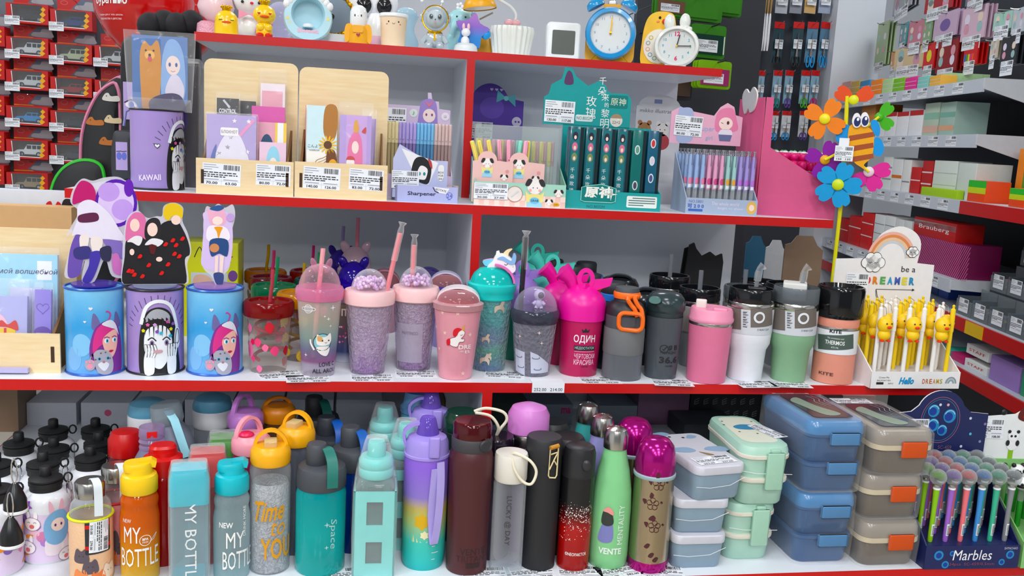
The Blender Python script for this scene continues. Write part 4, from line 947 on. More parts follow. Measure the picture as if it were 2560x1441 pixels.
def a3(A,w_,h_):A.line(heart(.0,h_*.76,.02),.0013,M('#6a4ab0',.4),1,True).poly(circ(0,h_*.38,.013),M('#e8e4f2',.5),1).poly(circ(0,h_*.44,.014,.011,16,0,180),M('#5a3aa0',.5),2).line(S([(-.008,h_*.36),(0,h_*.31),(.008,h_*.36)],4,False),.0016,M('#5a3aa0',.5),3)
L0=pt.location
pad(L0+Vector((.033,.010,.008)),.10,.12,'#b4b6e4','notebook with yellow gift box picture in the plywood tray',art=a1,bag=.03)
pad(L0+Vector((.042,.060,.008)),.15,.185,'#c9d6ee','sleeved album with sky blue title strip in the plywood tray',art=a2,bag=.012,tilt=.08)
pad(L0+Vector((.107,.012,.008)),.026,.132,'#8e80d4','narrow violet pad with heart in the plywood tray',rz=0,art=a3,bag=.012)
pad(L0+Vector((.072,.036,.008)),.05,.13,'#c2c4e6','wire bound lilac notebook in the plywood tray',art=None,spiral=True,bag=.015)
# flat goods lying under the tray front
pad(Vector((f_.x-.10,f_.y-.012,Z3+.003)),.1,.008,'#b9b4d8','sleeved sticker sheet lying under the plywood tray',tilt=0,th=.010)
# kraft carton and white blister card box behind
p=at(90,515,1.80);q=at(178,515,1.80)
o=thing('carton','plain kraft cardboard sheet box behind the plywood tray','box',(q.x-.20,1.80,Z3),0)
MB().box(-.2,.2,0,.05,0,at(90,518,1.80).z-Z3,KRAFT).obj('carton_body',o);MB().box(-.2,.2,.001,.049,at(90,518,1.80).z-Z3,at(90,518,1.80).z-Z3+.001,KRAFT).obj('top_flap',o)
zt=at(80,478,1.87).z-Z3;q=at(186,500,1.87)
o=thing('toy_box','white toy box with hanging slot behind the kraft carton','box',(q.x-.2,1.87,Z3),0)
hp=rrect(-.2,0,.2,zt,.004)
MB().prism(hp,0,.05,M('#d5dae2',.5)).obj('carton_body',o)
A=Art().poly(S([(.06-.028,zt-.036),(.06-.012,zt-.03),(.06,zt-.024),(.06+.012,zt-.03),(.06+.028,zt-.036),(.06,zt-.04)]),BLACK,1)
A.poly(S([(.15,zt-.05),(.148,zt-.025),(.157,zt-.018),(.162,zt-.03),(.17,zt-.018),(.178,zt-.03),(.17,zt-.05)]),M('#c02a24',.5),1).poly(S([(.175,zt-.05),(.178,zt-.02),(.187,zt-.012),(.2,zt-.02),(.2,zt-.05)]),BLACK,2)
for k in range(30):A.poly(circ(-.15+.006*(k % 10),zt-.012-.005*(k//10),.0014,n=6),M('#e8a050',.5),1)
A.flat(o,0)
# ================================================================ lowest visible shelf: bottles, flasks, lunch boxes
def dep(px,py,d):return CAM+ray(px,py)*d
# --- white sports flasks with black nozzle caps
pA=dep(113,1165,1.455);hA=pA.z-Z4
CAPB=M('#17181a',.55)
def flask(c,label,printed=0,clip=True,group='white flasks with black nozzle caps'):
    t=It('sports_flask',label,'flask',z=Z4,c=c,group=group);h=hA;r=.0365
    MB().lathe([(r*.94,0),(r,.004),(r,h*.64),(r*.96,h*.69),(r*.8,h*.735),(r*.6,h*.76)],M('#e9ebf0',.22,coat=.4),32).obj('body',t.root)
    MB().lathe([(r*.6,h*.75),(r*.66,h*.755),(r*.66,h*.8),(r*.7,h*.81),(r*.7,h*.845),(r*.62,h*.853),(r*.69,h*.858),(r*.69,h*.875),(r*.5,h*.893),(r*.26,h*.9)],CAPB,32).obj('cap',t.root)
    MB().lathe([(r*.24,h*.895),(r*.25,h*.9),(r*.24,h*.985),(r*.19,h),(0,h)],CAPB,18).obj('nozzle',t.root)
    MB().tube([(r*.7+.007+.006*math.cos(a),0,h*.85+.008*math.sin(a)) for a in [2*PI*i/12 for i in range(12)]],.0016,CAPB,6,True).obj('cap_ring',t.root)
    if clip:
        MB().tube([(r*.7+.008+.004*math.cos(a),-.012,h*.74+.016*math.sin(a)) for a in [2*PI*i/12 for i in range(12)]],.0011,CHROME,6,True).obj('carabiner',t.root)
    if printed:
        A=Art();rnd=random.Random(printed);base=('#dccbe4','#e4d4ec','#c8c4dc')[printed % 3]
        A.poly([(-.1,.004),(.1,.004),(.1,h*.56)]+S([(.1,h*.56),(.05,h*.6),(0,h*.55),(-.05,h*.585),(-.1,h*.55)],4,False),M(base,.4),1)
        for k in range(26):
            a,b=rnd.uniform(-.055,.055),rnd.uniform(.012,h*.54)
            q=rnd.randrange(4);c_=rnd.choice(('#b68ad0','#f0c8d8','#8a6ab8','#f4eef4','#d88ab0'))
            if q==0:A.poly(star(a,b,rnd.uniform(.006,.011),6,.5,rnd.uniform(0,60)),M(c_,.4),2)
            elif q==1:A.poly(circ(a,b,rnd.uniform(.005,.01)),M(c_,.4),2)
            elif q==2:A.poly(S([(a-.008,b-.002),(a,b+.003),(a+.009,b+.003),(a+.002,b-.003)]),M('#e0902c',.4),3)
            else:A.poly(heart(a,b,.012),M(c_,.4),2)
        if printed==1:
            x,z=.014,.062
            A.poly(S([(x-.016,z-.02),(x-.018,z+.008),(x-.006,z+.026),(x+.012,z+.026),(x+.02,z+.006),(x+.016,z-.02),(x,z-.03)]),M('#86b6dc',.4),5).poly(circ(x+.002,z+.004,.0105,.011),M('#f4e0d8',.4),6)
            for s_ in (-1,1):A.poly(S([(x+s_*.006-.003,z+.02),(x+s_*.009-.002,z+.044),(x+s_*.009+.003,z+.04),(x+s_*.006+.004,z+.02)]),M('#eec0d0',.4),4).poly(circ(x+.002+s_*.0045,z+.004,.0016,.0024),M('#5a3a6a',.4),7)
            A.poly(S([(x-.012,z-.008),(x+.014,z-.008),(x+.018,z-.04),(x-.016,z-.045)]),M('#f2e8ee',.4),4).poly(star(-.034,.1,.014,7,.6),M('#9a5ab8',.4),4)
            for a,b in ((-.022,.07),(-.03,.03),(.028,.012)):
                A.poly(circ(a,b,.013,.011),M('#f8f4f4',.4),5).line(circ(a,b,.013,.011),.0007,M('#8a6a90',.4),6,True).poly(circ(a,b-.004,.004,.0035),M('#e07a7a',.4),6)
                for s_ in (-1,1):A.poly(circ(a+s_*.006,b+.014,.003,.007),M('#f8f4f4',.4),5).line(circ(a+s_*.005,b+.002,.002,.0015,6,0,180),.0006,INK,7)
        A.wrap(t.root,r)
    return t
for k,(px,py,lb,pr_i,cl) in enumerate(((113,1165,'white flask with full cartoon rabbit print, at the shelf front',1,1),(116,1131,'white flask directly behind the rabbit print flask',2,1),(140,1094,'white flask third in line behind the rabbit print flask',0,0),
        (138,1048,'white flask against the grey cartons with clear shoulder',0,0),(47,1081,'white flask with carabiner near the rack end panel',3,1),(6,1131,'white flask in front of the end panel one',0,1),(-14,1192,'white flask with hanging black loop tags',4,1),
        (233,1046,'white flask beside a pink dot carton',0,0),(238,1081,'white flask between the dotted carton one and the glass bottles',0,0),(221,1121,'white flask right behind the steel capped glass bottles',0,1))):
    flask(on(px,py,Z4+hA),lb,pr_i,cl)
for k,(px,py,dd) in enumerate(((28,1335,1.34),(38,1250,1.42))):
    q=at(px,py,find('white flask with hanging').location.y-.0365-(.036,.018)[k]);t=thing('hang_loop',('black rubber loop hanging on a flask carabiner, lower one','black rubber loop hanging on a flask carabiner, upper one')[k],'carry loop',(q.x,q.y,q.z),.2)
    MB().lathe([(.012,-.022),(.017,-.018),(.016,0),(.009,.018),(.004,.026)],M('#161618',.3),18).obj('rubber_body',t);MB().lathe([(.0172,-.0185),(.0178,-.016),(.0172,-.0135)],WHITE,18).obj('white_band',t)
    MB().tube([(.004*math.cos(a),0,.045+.02*math.sin(a)) for a in [2*PI*i/12 for i in range(12)]],.001,CHROME,5,True).obj('carabiner',t)
# --- glass bottles in knitted sleeves
def cozy(px,pyb,dx,dy,rim,cover,label,tagged=False,c=None):
    t=It('glass_bottle',label,'bottle',px,pyb,84,Z4,c=c);k=1
    h=t.H(1200) if c is None else cozy.h
    cozy.h=h;r=.030
    MB().lathe([(r*.9,0),(r,.004),(r,h*.72),(r*.93,h*.78),(r*.68,h*.84),(r*.66,h*.86)],GLASS,30).obj('glass_body',t.root)
    MB().lathe([(r*.7,h*.845),(r*.74,h*.85),(r*.74,h*.985),(r*.68,h),(0,h)],STEEL,30).obj('steel_cap',t.root)
    MB().lathe([(r*1.0,.001),(r*1.06,.004),(r*1.06,h*.655),(r*1.02,h*.66)],M(cover,.8,bump=.3,scale=300),32,c1=False).obj('sleeve',t.root)
    MB().tube([(r*1.06*math.sin(a),-r*1.06*math.cos(a),h*.66) for a in [2*PI*i/32 for i in range(32)]],.0022,M(rim,.6),6,True).obj('sleeve_hem',t.root)
    MB().strap(smooth([(.004,-.002,h+.001),(.006,-.012,h+.006),(.010,-.024,h+.0),(.011,-.027,h*.88),(.011,-.030,h*.7)],4,False),.012,.0012,M('#d6dde2',.6),(1,.0,0)).obj('fabric_strap',t.root)
    A=Art();rc=r*1.06
    if tagged:
        A.poly(rrect(-.012,.052,.026,.108,.003),M('#2c2c30',.5),3).rect(-.012,.06,.026,.066,M('#c02028',.5),4).rect(-.012,.094,.026,.1,M('#c02028',.5),4)
        A.tagp(.008,.08,.05,.028,'310.00','279.00',-92,6)
    for a,b,c_ in ((-.02,.016,'#e08a5a'),(.006,.012,'#d9784a'),(.024,.02,'#e8d8c8'),(-.005,.032,'#5a5058'),(-.018,.05,'#5a5058')):
        A.poly(S([(a-.011,b-.01),(a-.01,b+.006),(a-.006,b+.012),(a,b+.008),(a+.006,b+.012),(a+.01,b+.005),(a+.01,b-.01)]),M(c_,.6),2).poly(circ(a-.003,b,.0008,n=6),INK,3).poly(circ(a+.003,b,.0008,n=6),INK,3)
    A.wrap(t.root,rc,.1 if tagged else .3)
    return t
cozy(232,1462,0,0,'#d8dc1e','#ecc6a4','glass bottle in peach cat sleeve with yellow hem and price tag',True)
cozy(0,0,0,0,'#c01820','#e29a9c','glass bottle in pink sleeve with red hem and steel cap',c=on(283,1168,Z4+cozy.h))
# --- yellow flip cap bottle
def my_bottle(px,pyb,col,cap,label,texts,capw=88,name='water_bottle'):
    t=It(name,label,'bottle',px,pyb,86,Z4)
    f=capw/88;d=0 if px<450 else-2
    t.lat('body',[(84*f,None),(90*f,pyb-12),(92*f,1330),(92*f,1285),(86*f,1268),(84*f,1258),(88*f,1250),(88*f,1240),(78*f,1228),(70*f,1220)],col,seg=32)
    cp=t.lat('cap',[(82*f,1224),(86*f,1221),(86*f,1190),(80*f,1182),(64*f,1178),(62*f,1166)],cap,seg=36)
    for k in range(36):
        a=2*PI*k/36;r=t.W(86*f)
    zt=t.H(1166);w_=t.W(64*f)
    MB().rr([(w_*2.0,w_*1.7,w_*.7,zt-.003),(w_*2.06,w_*1.8,w_*.75,zt+.004),(w_*1.9,w_*1.6,w_*.7,zt+.009)],cap,5,TR(-.002,0,0)).obj('flip_lid',t.root)
    MB().prism([(w_*.2,zt+.004),(w_*1.15,zt+.0),(w_*1.25,zt+.009),(w_*.9,zt+.014),(.0,zt+.012)],-.008,.008,cap).obj('flip_tab',t.root)
    A=Art();r=t.W(92*f);m=t.ax(r)
    for s_,x_,y_,h_,w_,kw in texts:A.text(s_,*m(x_,y_),h_,M('#f2f2f0',.4),2,w=w_,**kw)
    if px<450:
        a,b=m(368,1345);A.ring(a,b,.0085,.001,M('#f2f2f0',.4),2).text('BPA',a,b+.002,.004,M('#f2f2f0',.4),2,bold=.04).text('FREE',a,b-.003,.003,M('#f2f2f0',.4),2).line(S([(a+.007,b-.003),(a+.014,b+.004),(a+.019,b+.008),(a+.014,b),(a+.008,b-.003)],4),.0008,M('#f2f2f0',.4),2)
    A.wrap(t.root,r);return t
my_bottle(356,1456,GR([(0,'#f0d070'),(.2,'#eeb040'),(.45,'#e87c1c'),(1,'#dc6414')],.2,.06,.55,.25),M('#ecc40a',.35),'orange translucent bottle with bright yellow flip cap',
          [('MY',334,1334,.026,.026,{}),('BOTTLE',354,1388,.03,.062,{}),('NEW',322,1300,.006,.014,{})])
my_bottle(590,1452,CL('#d8eef0',.24,.05,.4,body='#cfe2e6'),M('#17b4c0',.35),'pale clear bottle with turquoise flip cap',
          [('NEW',576,1309,.009,.022,{'bold':.02}),('MY',600,1345,.026,.028,{}),('BOTTLE',612,1394,.03,.055,{}),('DRINK MORE',622,1300,.005,.05,{'rot':90})],capw=84)
# --- red bottles behind
t=It('water_bottle','dark clear bottle with round crimson cap','bottle',z=Z4,c=on(315,1080,Z4+.19))
MB().lathe([(.03,0),(.032,.004),(.032,.13),(.027,.145),(.024,.15)],CL('#5a2830',.6,.06,.3),28).obj('body',t.root);MB().lathe([(.027,.148),(.028,.15),(.028,.176),(.022,.189),(0,.192)],M('#b8142e',.35),28).obj('cap',t.root)
t=It('water_bottle','red bottle with crimson flip cap behind the yellow capped one','bottle',z=Z4,c=on(382,1112,Z4+.2))
MB().lathe([(.029,0),(.032,.004),(.032,.145),(.028,.152)],CL('#b01424',.6,.1,.3),28).obj('body',t.root);MB().lathe([(.029,.15),(.03,.152),(.03,.178),(.022,.182),(.022,.188)],M('#c4132f',.35),28).obj('cap',t.root)
MB().rr([(.04,.034,.014,.186),(.042,.036,.015,.194),(.036,.03,.013,.198)],M('#c4132f',.35),5).obj('flip_lid',t.root)
# --- frosted glass bottles
t=It('glass_bottle','frosted plum bottle with open clear neck','bottle',z=Z4,c=on(393,1068,Z4+.21))
MB().lathe([(.028,0),(.031,.004),(.031,.13),(.028,.155),(.021,.168),(.02,.172)],GR([(0,'#b82050'),(.4,'#a06a98'),(.75,'#8a88a0')],.21,.5,.75,.2),28).obj('body',t.root)
MB().lathe([(.02,.17),(.021,.176),(.019,.18),(.0215,.185),(.0195,.19),(.0215,.195),(.02,.21)],CL('#c8b4d4',.3,.06,.4),28,c1=False).obj('neck',t.root);MB().box(-.008,.008,-.021,-.018,.196,.206,M('#d02038',.5)).obj('sticker',t.root)
t=It('glass_bottle','tilted frosted grey bottle with sky blue strap','bottle',z=Z4,c=on(470,1062,Z4+.18))
t.root.rotation_euler=(0,math.radians(-9),t.rz)
MB().lathe([(.035,.004),(.038,.008),(.038,.15),(.034,.172),(.024,.19),(.023,.196)],M('#7e8492',.5),28).obj('body',t.root)
MB().lathe([(.024,.194),(.027,.2),(.027,.222),(.025,.228)],CL('#c4d0d6',.35,.06,.4),28,c0=False).obj('clear_cap',t.root)
MB().strap([(.004,-.02,.222),(.012,-.03,.205),(.022,-.044,.14)],.014,.0015,M('#a4d8e6',.5),(1,.3,0)).obj('strap',t.root)
for k,(px,py) in enumerate(((392,1003),(503,1003))):
    t=It('kids_bottle',('child bottle with blue dome lid and rainbow charm','child bottle with blue dome lid behind the frosted grey bottle')[k],'bottle',z=Z4,c=on(px,py,Z4+.215))
    MB().lathe([(.03,0),(.033,.004),(.033,.15),(.03,.16)],CL('#c8ccd4',.4,.08,.3),26).obj('body',t.root);MB().lathe([(.034,.155),(.036,.16),(.036,.186),(.035,.188)],WHITE,28).obj('collar',t.root)
    MB().lathe([(.035,.187),(.0355,.195),(.032,.208),(.022,.214),(0,.216)],M('#6fa8c4',.4),28).obj('dome_lid',t.root)
    if k==0:MB().strap([(.018+.011*math.cos(a),-.036,.168+.014*math.sin(a)) for a in [2*PI*i/14 for i in range(14)]],.004,.004,M('#e6c8a0',.4),(0,1,0),True).obj('rainbow_charm',t.root)
# --- square MY BOTTLE flasks
def sq_bottle(c,cap,label,body,text=True,h=.225,rz=None):
    t=It('square_bottle',label,'bottle',z=Z4,c=c,rz=rz,group='square bottles with bevelled caps');w_=.056
    MB().rr([(w_*.96,w_*.96,.008,0),(w_,w_,.009,.004),(w_,w_,.009,h-.05)],body,4).obj('body',t.root)
    MB().rr([(w_*.8,w_*.8,.006,.003),(w_*.84,w_*.84,.007,.012)],M(cap,.3),4).obj('base_insert',t.root)
    MB().rr([(w_*1.03,w_*1.03,.007,h-.052),(w_*1.04,w_*1.04,.008,h-.048),(w_*1.04,w_*1.04,.008,h-.012),(w_*.9,w_*.9,.006,h)],M(cap,.3),4).obj('cap',t.root)
    MB().rr([(w_*1.08,w_*1.08,.008,.002),(w_*1.1,w_*1.1,.008,h*.5),(w_*1.09,w_*1.09,.008,h-.01),(w_*.96,w_*.96,.007,h+.005),(w_*.4,w_*.5,.006,h+.009)],FILM,4).obj('film_wrap',t.root)
    if text:Art().text('MY BOTTLE',.002,h*.38,.017,M('#eef2f2',.4),2,w=.135,rot=-90).flat(t.root,-w_/2-.0004)
    return t
cs,_=spot(478,1462,84,Z4)
hq=hz(cs,1166)
sq_bottle(cs,'#18b0c0','square clear bottle with turquoise cap and vertical lettering',CL('#d4eef4',.2,.05,.4,body='#c4e4ee'),h=hq)
sq_bottle(on(513,1136,Z4+hq),'#c01826','square bottle with red cap behind the turquoise capped one',CL('#c02030',.55,.06,.3),False,hq)
sq_bottle(on(530,1108,Z4+hq),'#3a8a1c','square bottle with green cap behind the red capped one',CL('#5a9a50',.4,.06,.3),False,hq)
# --- Time to You bottle and its neighbours with loop lids
def loop_lid(root,r,z,m,spout=True,ang=0,up=.02):
    MB().lathe([(r*.98,z),(r*1.03,z+.003),(r*1.03,z+.018),(r*.98,z+.024),(r*.8,z+.03),(0,z+.032)],m,32).obj('lid',root)
    lp=[(r*.82*math.cos(a),-r*.25*0+.4*r*math.sin(a)*0+r*.2,z+.022+up*math.sin(a)) for a in [PI*i/14 for i in range(15)]]
    MB().strap(lp,.009,.005,m,(0,1,0),xf=RZ(ang)).obj('carry_loop',root)
    if spout:MB().rbox(.02,.026,.011,.003,CL('#f0e2b0',.4,.06,.4),.002,z=z+.029,xf=RZ(ang)@TR(0,-.006,0)).obj('flip_spout',root)
YEL=M('#ecae0c',.35)
t=It('water_bottle','clear gel bottle lettered in yellow with yellow loop lid','bottle',684,1440,96,Z4)
t.lat('body',[(92,None),(97,1430),(99,1170),(94,1160),(88,1155)],CL('#eef0f2',.1,.05,.4),c1=False,seg=32)
t.lat('gel_core',[(86,1428),(90,1210),(84,1200)],GR([(0,'#d0d2d6'),(.6,'#dcdee2'),(1,'#eaecee')],t.H(1200),.25,.6,.2,noise=.2,crack=1.0),c1=False)
loop_lid(t.root,t.W(94),t.H(1156),YEL,up=.03)
r=t.W(99);m=t.ax(r);A=Art();yy=M('#d29800',.4)
A.text('Time',*m(684,1275),.034,yy,2,w=.05,rot=4,sh=.25,bold=.02).text('to',*m(706,1318),.024,yy,2,w=.024,sh=.2).text('YOU',*m(702,1368),.036,yy,2,w=.05,bold=.02).wrap(t.root,r,step=.0008)
def loop_bottle(px,py,h,col,lid,label,ang=0,up=.02,spout=True):
    t=It('water_bottle',label,'bottle',z=Z4,c=on(px,py,Z4+h),group='bottles with loop lids behind the lettered one')
    MB().lathe([(.028,0),(.031,.004),(.031,h-.06),(.029,h-.045),(.027,h-.035)],col,28).obj('body',t.root);loop_lid(t.root,.031,h-.035,lid,spout,ang,up)
    return t
loop_bottle(752,1062,.225,CL('#8a8e9c',.35,.06,.4),YEL,'smoky bottle with yellow lid and sideways loop',ang=-.5,up=.03)
loop_bottle(698,1008,.215,CL('#7a5a40',.5,.06,.3),M('#d98a0c',.35),'amber bottle with orange loop lid at the cartons',ang=.3,spout=False)
loop_bottle(606,1098,.215,CL('#c04a70',.5,.06,.3),M('#eaa2b0',.35),'rose bottle with pink lid and raspberry button',ang=.7,up=.035,spout=False)
loop_bottle(640,1015,.215,CL('#6a3a90',.55,.06,.3),M('#c48ad0',.35),'purple bottle with lilac loop lid at the cartons',ang=.9,up=.035,spout=False)
o=find('rose bottle with pink lid');MB().ell((-.008,-.012,.213),(.013,.01,.006),M('#d22c5c',.35),12,6).obj('button',o)
# --- Space bottles: wide shoulder, offset drinking cap, strap
def space_bottle(c,label,body,strap_c,cap='#45484e',text=True,h=.225,group=None):
    t=It('sports_bottle',label,'bottle',z=Z4,c=c,group=group);r=.0405
    MB().lathe([(r*.94,0),(r,.005),(r,h*.62),(r*.94,h*.66),(r*.9,h*.68)],body,32).obj('body',t.root)
    MB().lathe([(r*.95,h*.665),(r*.99,h*.675),(r*.99,h*.79),(r*.93,h*.825),(r*.8,h*.84),(0,h*.845)],M(cap,.5),32).obj('lid',t.root)
    MB().lathe([(r*.4,h*.84),(r*.42,h*.845),(r*.42,h*.975),(r*.36,h),(0,h)],M(cap,.5),22,TR(-r*.2,0,0)).obj('drinking_cap',t.root)
    MB().strap(smooth([(-r*.05,.002,h*.965),(r*.22,-r*.3,h*.97),(r*.4,-r*.78,h*.9),(r*.42,-r*1.0,h*.8),(r*.42,-r*1.02,h*.715)],4,False),.017,.003,M(strap_c,.4),(1,.2,0)).obj('locking_strap',t.root)
    if text:Art().text('Space',r*.5,h*.34,.014,M('#a8d0cc',.4),2,w=.05,rot=-90,sh=.2).poly(star(r*.25,h*.42,.005,4,.3),M('#a8d0cc',.4),2).poly(star(r*.25,h*.24,.004,4,.3),M('#a8d0cc',.4),2).wrap(t.root,r)
    return t
cs,_=spot(793,1440,120,Z4)
space_bottle(cs,'teal translucent sports bottle with grey lid and green strap',GR([(0,'#48c4c2'),(.5,'#46c8c8'),(1,'#3cb0b4')],.15,.05,.5,.3),'#2a6e64',h=hz(cs,1104))
sg='wide sports bottles behind the teal one'
space_bottle(on(868,1066,Z4+.215),'navy translucent sports bottle with grey lid behind the teal one',CL('#1c3c8a',.6,.06,.3),'#2f5fa8',h=.215,group=sg)
space_bottle(on(812,1012,Z4+.215),'dark sports bottle with green strap at the cartons',CL('#16383a',.7,.06,.3),'#1f5a50','#26282c',False,.215,sg)
space_bottle(on(884,1045,Z4+.205),'blue sports bottle with blue strap at the cartons',CL('#123a7c',.7,.06,.3),'#2a55a0','#2c3038',False,.205,sg)
# --- aqua square bottles in film
def aqua(c,label,h=.245,rz=None):
    t=It('square_bottle',label,'bottle',z=Z4,c=c,rz=rz,group='aqua square bottles wrapped in film');w_=.068;aq=M('#86cfcb',.4)
    zs=h*.66
    MB().rr([(w_*.9,w_*.9,.01,.003),(w_*.93,w_*.93,.011,.008),(w_*.93,w_*.93,.011,zs+.004),(w_*.8,w_*.8,.012,zs+.012),(w_*.66,w_*.66,.02,zs+.018)],CL('#b4caca',.25,.06,.4),4).obj('glass_body',t.root)
    def win(b,x0,x1):# sleeve walls built as frames with two windows
        pass
    S0,th=w_/2,.003;zz=[0,h*.1,h*.27,h*.4,h*.58,zs]
    for k in range(4):
        mb=MB();X_=RZ(k*PI/2)
        for (x0,x1) in ((-S0,-.013),(.013,S0)):mb.box(x0,x1,-S0,-S0+th,0,zs,aq,X_)
        for a,b in ((zz[0],zz[1]),(zz[2],zz[3]),(zz[4],zz[5])):mb.box(-.0131,.0131,-S0,-S0+th,a,b,aq,X_)
        mb.obj('sleeve_side',t.root)
    MB().lathe([(w_*.40,zs+.016),(w_*.42,zs+.018),(w_*.42,zs+.03),(w_*.4,zs+.032),(w_*.42,zs+.034),(w_*.42,zs+.044),(w_*.36,zs+.05)],aq,30).obj('lid',t.root)
    MB().lathe([(w_*.2,zs+.048),(w_*.22,zs+.05),(w_*.22,h-.006),(w_*.19,h),(0,h)],aq,20).obj('drinking_cap',t.root)
    MB().rr([(w_*1.04,w_*1.04,.004,.001),(w_*1.07,w_*1.06,.008,h*.3),(w_*1.05,w_*1.05,.01,zs),(w_*.92,w_*.9,.02,zs+.03),(w_*.6,w_*.62,.015,h-.004),(w_*.5,w_*.4,.01,h+.006)],FILM,4).obj('film_wrap',t.root)
    return t
cs,_=spot(938,1442,112,Z4);ha=hz(cs,1100)
aqua(cs,'aqua square bottle with sleeve windows at the shelf front',ha)
aqua(on(958,1064,Z4+ha),'aqua square bottle second in its film wrapped row',ha);aqua(on(934,1020,Z4+ha),'aqua square bottle nearest the cartons in its film wrapped row',ha)
# --- violet to turquoise gradient bottles
def ombre(c,label,h,strap=True):
    t=It('sports_bottle',label,'bottle',z=Z4,c=c,group='violet ombre bottles with carrying loops');r=.0365;li=M('#a292d6',.4)
    MB().lathe([(r*.9,0),(r*.97,.006),(r,.02),(r*1.02,h*.74),(r*.98,h*.76)],GR([(0,'#2fb4b4'),(.2,'#54bcae'),(.33,'#a8b878'),(.42,'#b9a862'),(.5,'#8a78bc'),(.7,'#8a68c8')],h,.45),36).obj('body',t.root)
    MB().lathe([(r*1.0,h*.745),(r*1.05,h*.75),(r*1.05,h*.765),(r*1.0,h*.77),(r*.96,h*.84),(r*.86,h*.87),(r*.5,h*.89)],li,36).obj('lid',t.root)
    MB().lathe([(r*.5,h*.885),(r*.52,h*.89),(r*.36,h*.985),(r*.3,h),(0,h)],CL('#8a70d0',.45,.05,.4),26).obj('clear_cap',t.root)
    MB().rbox(.018,.01,.034,.004,li,.002,z=h*.775,xf=TR(.012,-r*1.0,0)).obj('latch',t.root)
    MB().strap(smooth([(-r*.95,0,h*.8),(-r*1.05,-.002,h*.9),(-r*.5,0,h*.955),(r*.1,0,h*.94)],4,False),.012,.005,li,(0,1,0)).obj('carry_handle',t.root)
    if strap:MB().strap(smooth([(r*.62,-r*.88,h*.74),(r*.66,-r*1.02,h*.6),(r*.62,-r*1.12,h*.4),(r*.5,-r*1.14,h*.23),(r*.42,-r*1.12,h*.22),(r*.3,-r*1.05,h*.4),(r*.36,-r*1.02,h*.6),(r*.4,-r*1.03,h*.7)],4,False),.013,.002,M('#b4a8e0',.5),(.9,.45,0)).obj('wrist_strap',t.root)
    if strap:
        A=Art();wt_=M('#f0f0f4',.4)
        for k in range(14):A.rect(.014,h*(.08+.045*k),.02+.006*(k % 2),h*(.084+.045*k),wt_,2)
        A.poly([(-.02,h*.2),(.012,h*.2),(.012,h*.41),(-.02,h*.41)],M('#d8cf9a',.5),1).poly(star(-.004,h*.34,.015,6,.7),M('#d0a83c',.5),2).poly(star(.001,h*.25,.008,6,.7),M('#e6e0b8',.5),2).wrap(t.root,r*.995)
    return t
cs,_=spot(1047,1432,104,Z4);ho=min(hz(cs,1030),.256)
ombre(cs,'violet to turquoise ombre bottle with long wrist strap',ho);ombre(on(1078,983,Z4+ho),'violet ombre bottle behind the strapped one',ho,False)
t=It('sports_bottle','sky blue bottle with flip handle behind the ombre bottles','bottle',z=Z4,c=on(1020,985,Z4+.235))
MB().lathe([(.03,0),(.033,.005),(.034,.19),(.031,.196)],GR([(0,'#2a6a9a'),(1,'#7ac0dc')],.2,.3),30).obj('body',t.root);lb_=M('#86b4e2',.4)
MB().lathe([(.032,.194),(.035,.197),(.035,.206),(.03,.212),(.026,.235),(.0,.236)],lb_,30).obj('lid',t.root);MB().strap([(.01,0,.225),(-.02,-.004,.24),(-.045,-.006,.252)],.016,.008,lb_,(0,1,0)).obj('flip_handle',t.root)
# --- burgundy bottle
t=It('water_bottle','tall matte burgundy bottle with dark grey collar','bottle',1157,1440,100,Z4)
t.lat('body',[(94,None),(101,1428),(107,1200),(109,1150),(106,1130),(96,1118)],CL('#5a2a2a',.93,.4,.05,body='#4a2226'),seg=36)
t.lat('collar',[(96,1120),(100,1116),(100,1092),(96,1088)],M('#3c3a3e',.55),seg=36)
t.lat('lid',[(94,1090),(95,1086),(94,1056),(86,1050),(60,1052),(4,1052)],CL('#4a1418',.8,.06,.2),seg=36)
MB().lathe([(.01,0),(.0105,.002),(.008,.004),(0,.004)],M('#2c2c30',.5),18,TR(t.W(100)*.62,-t.W(100)*.78,t.H(1100))@RX(PI/2)@RY(.5)).obj('push_button',t.root)
r=t.W(101);m=t.ax(r);A=Art();A.text('VENTE',*m(1176,1376),.012,M('#2c1416',.5),2,w=.045,bold=.02).text('TRITAN',*m(1170,1394),.01,M('#2c1416',.5),2,w=.05).poly(rrect(*m(1156,1416),*m(1192,1404),.002),M('#2c1416',.5),2).wrap(t.root,r)
t=It('water_bottle','bottle with bottle green lid behind the burgundy one','bottle',z=Z4,c=on(1166,1024,Z4+.235));MB().lathe([(.03,0),(.033,.005),(.034,.2),(.03,.205)],M('#20302c',.4),28).obj('body',t.root);MB().lathe([(.033,.2),(.0345,.204),(.034,.226),(.028,.235),(0,.236)],M('#16382a',.1),28).obj('lid',t.root)
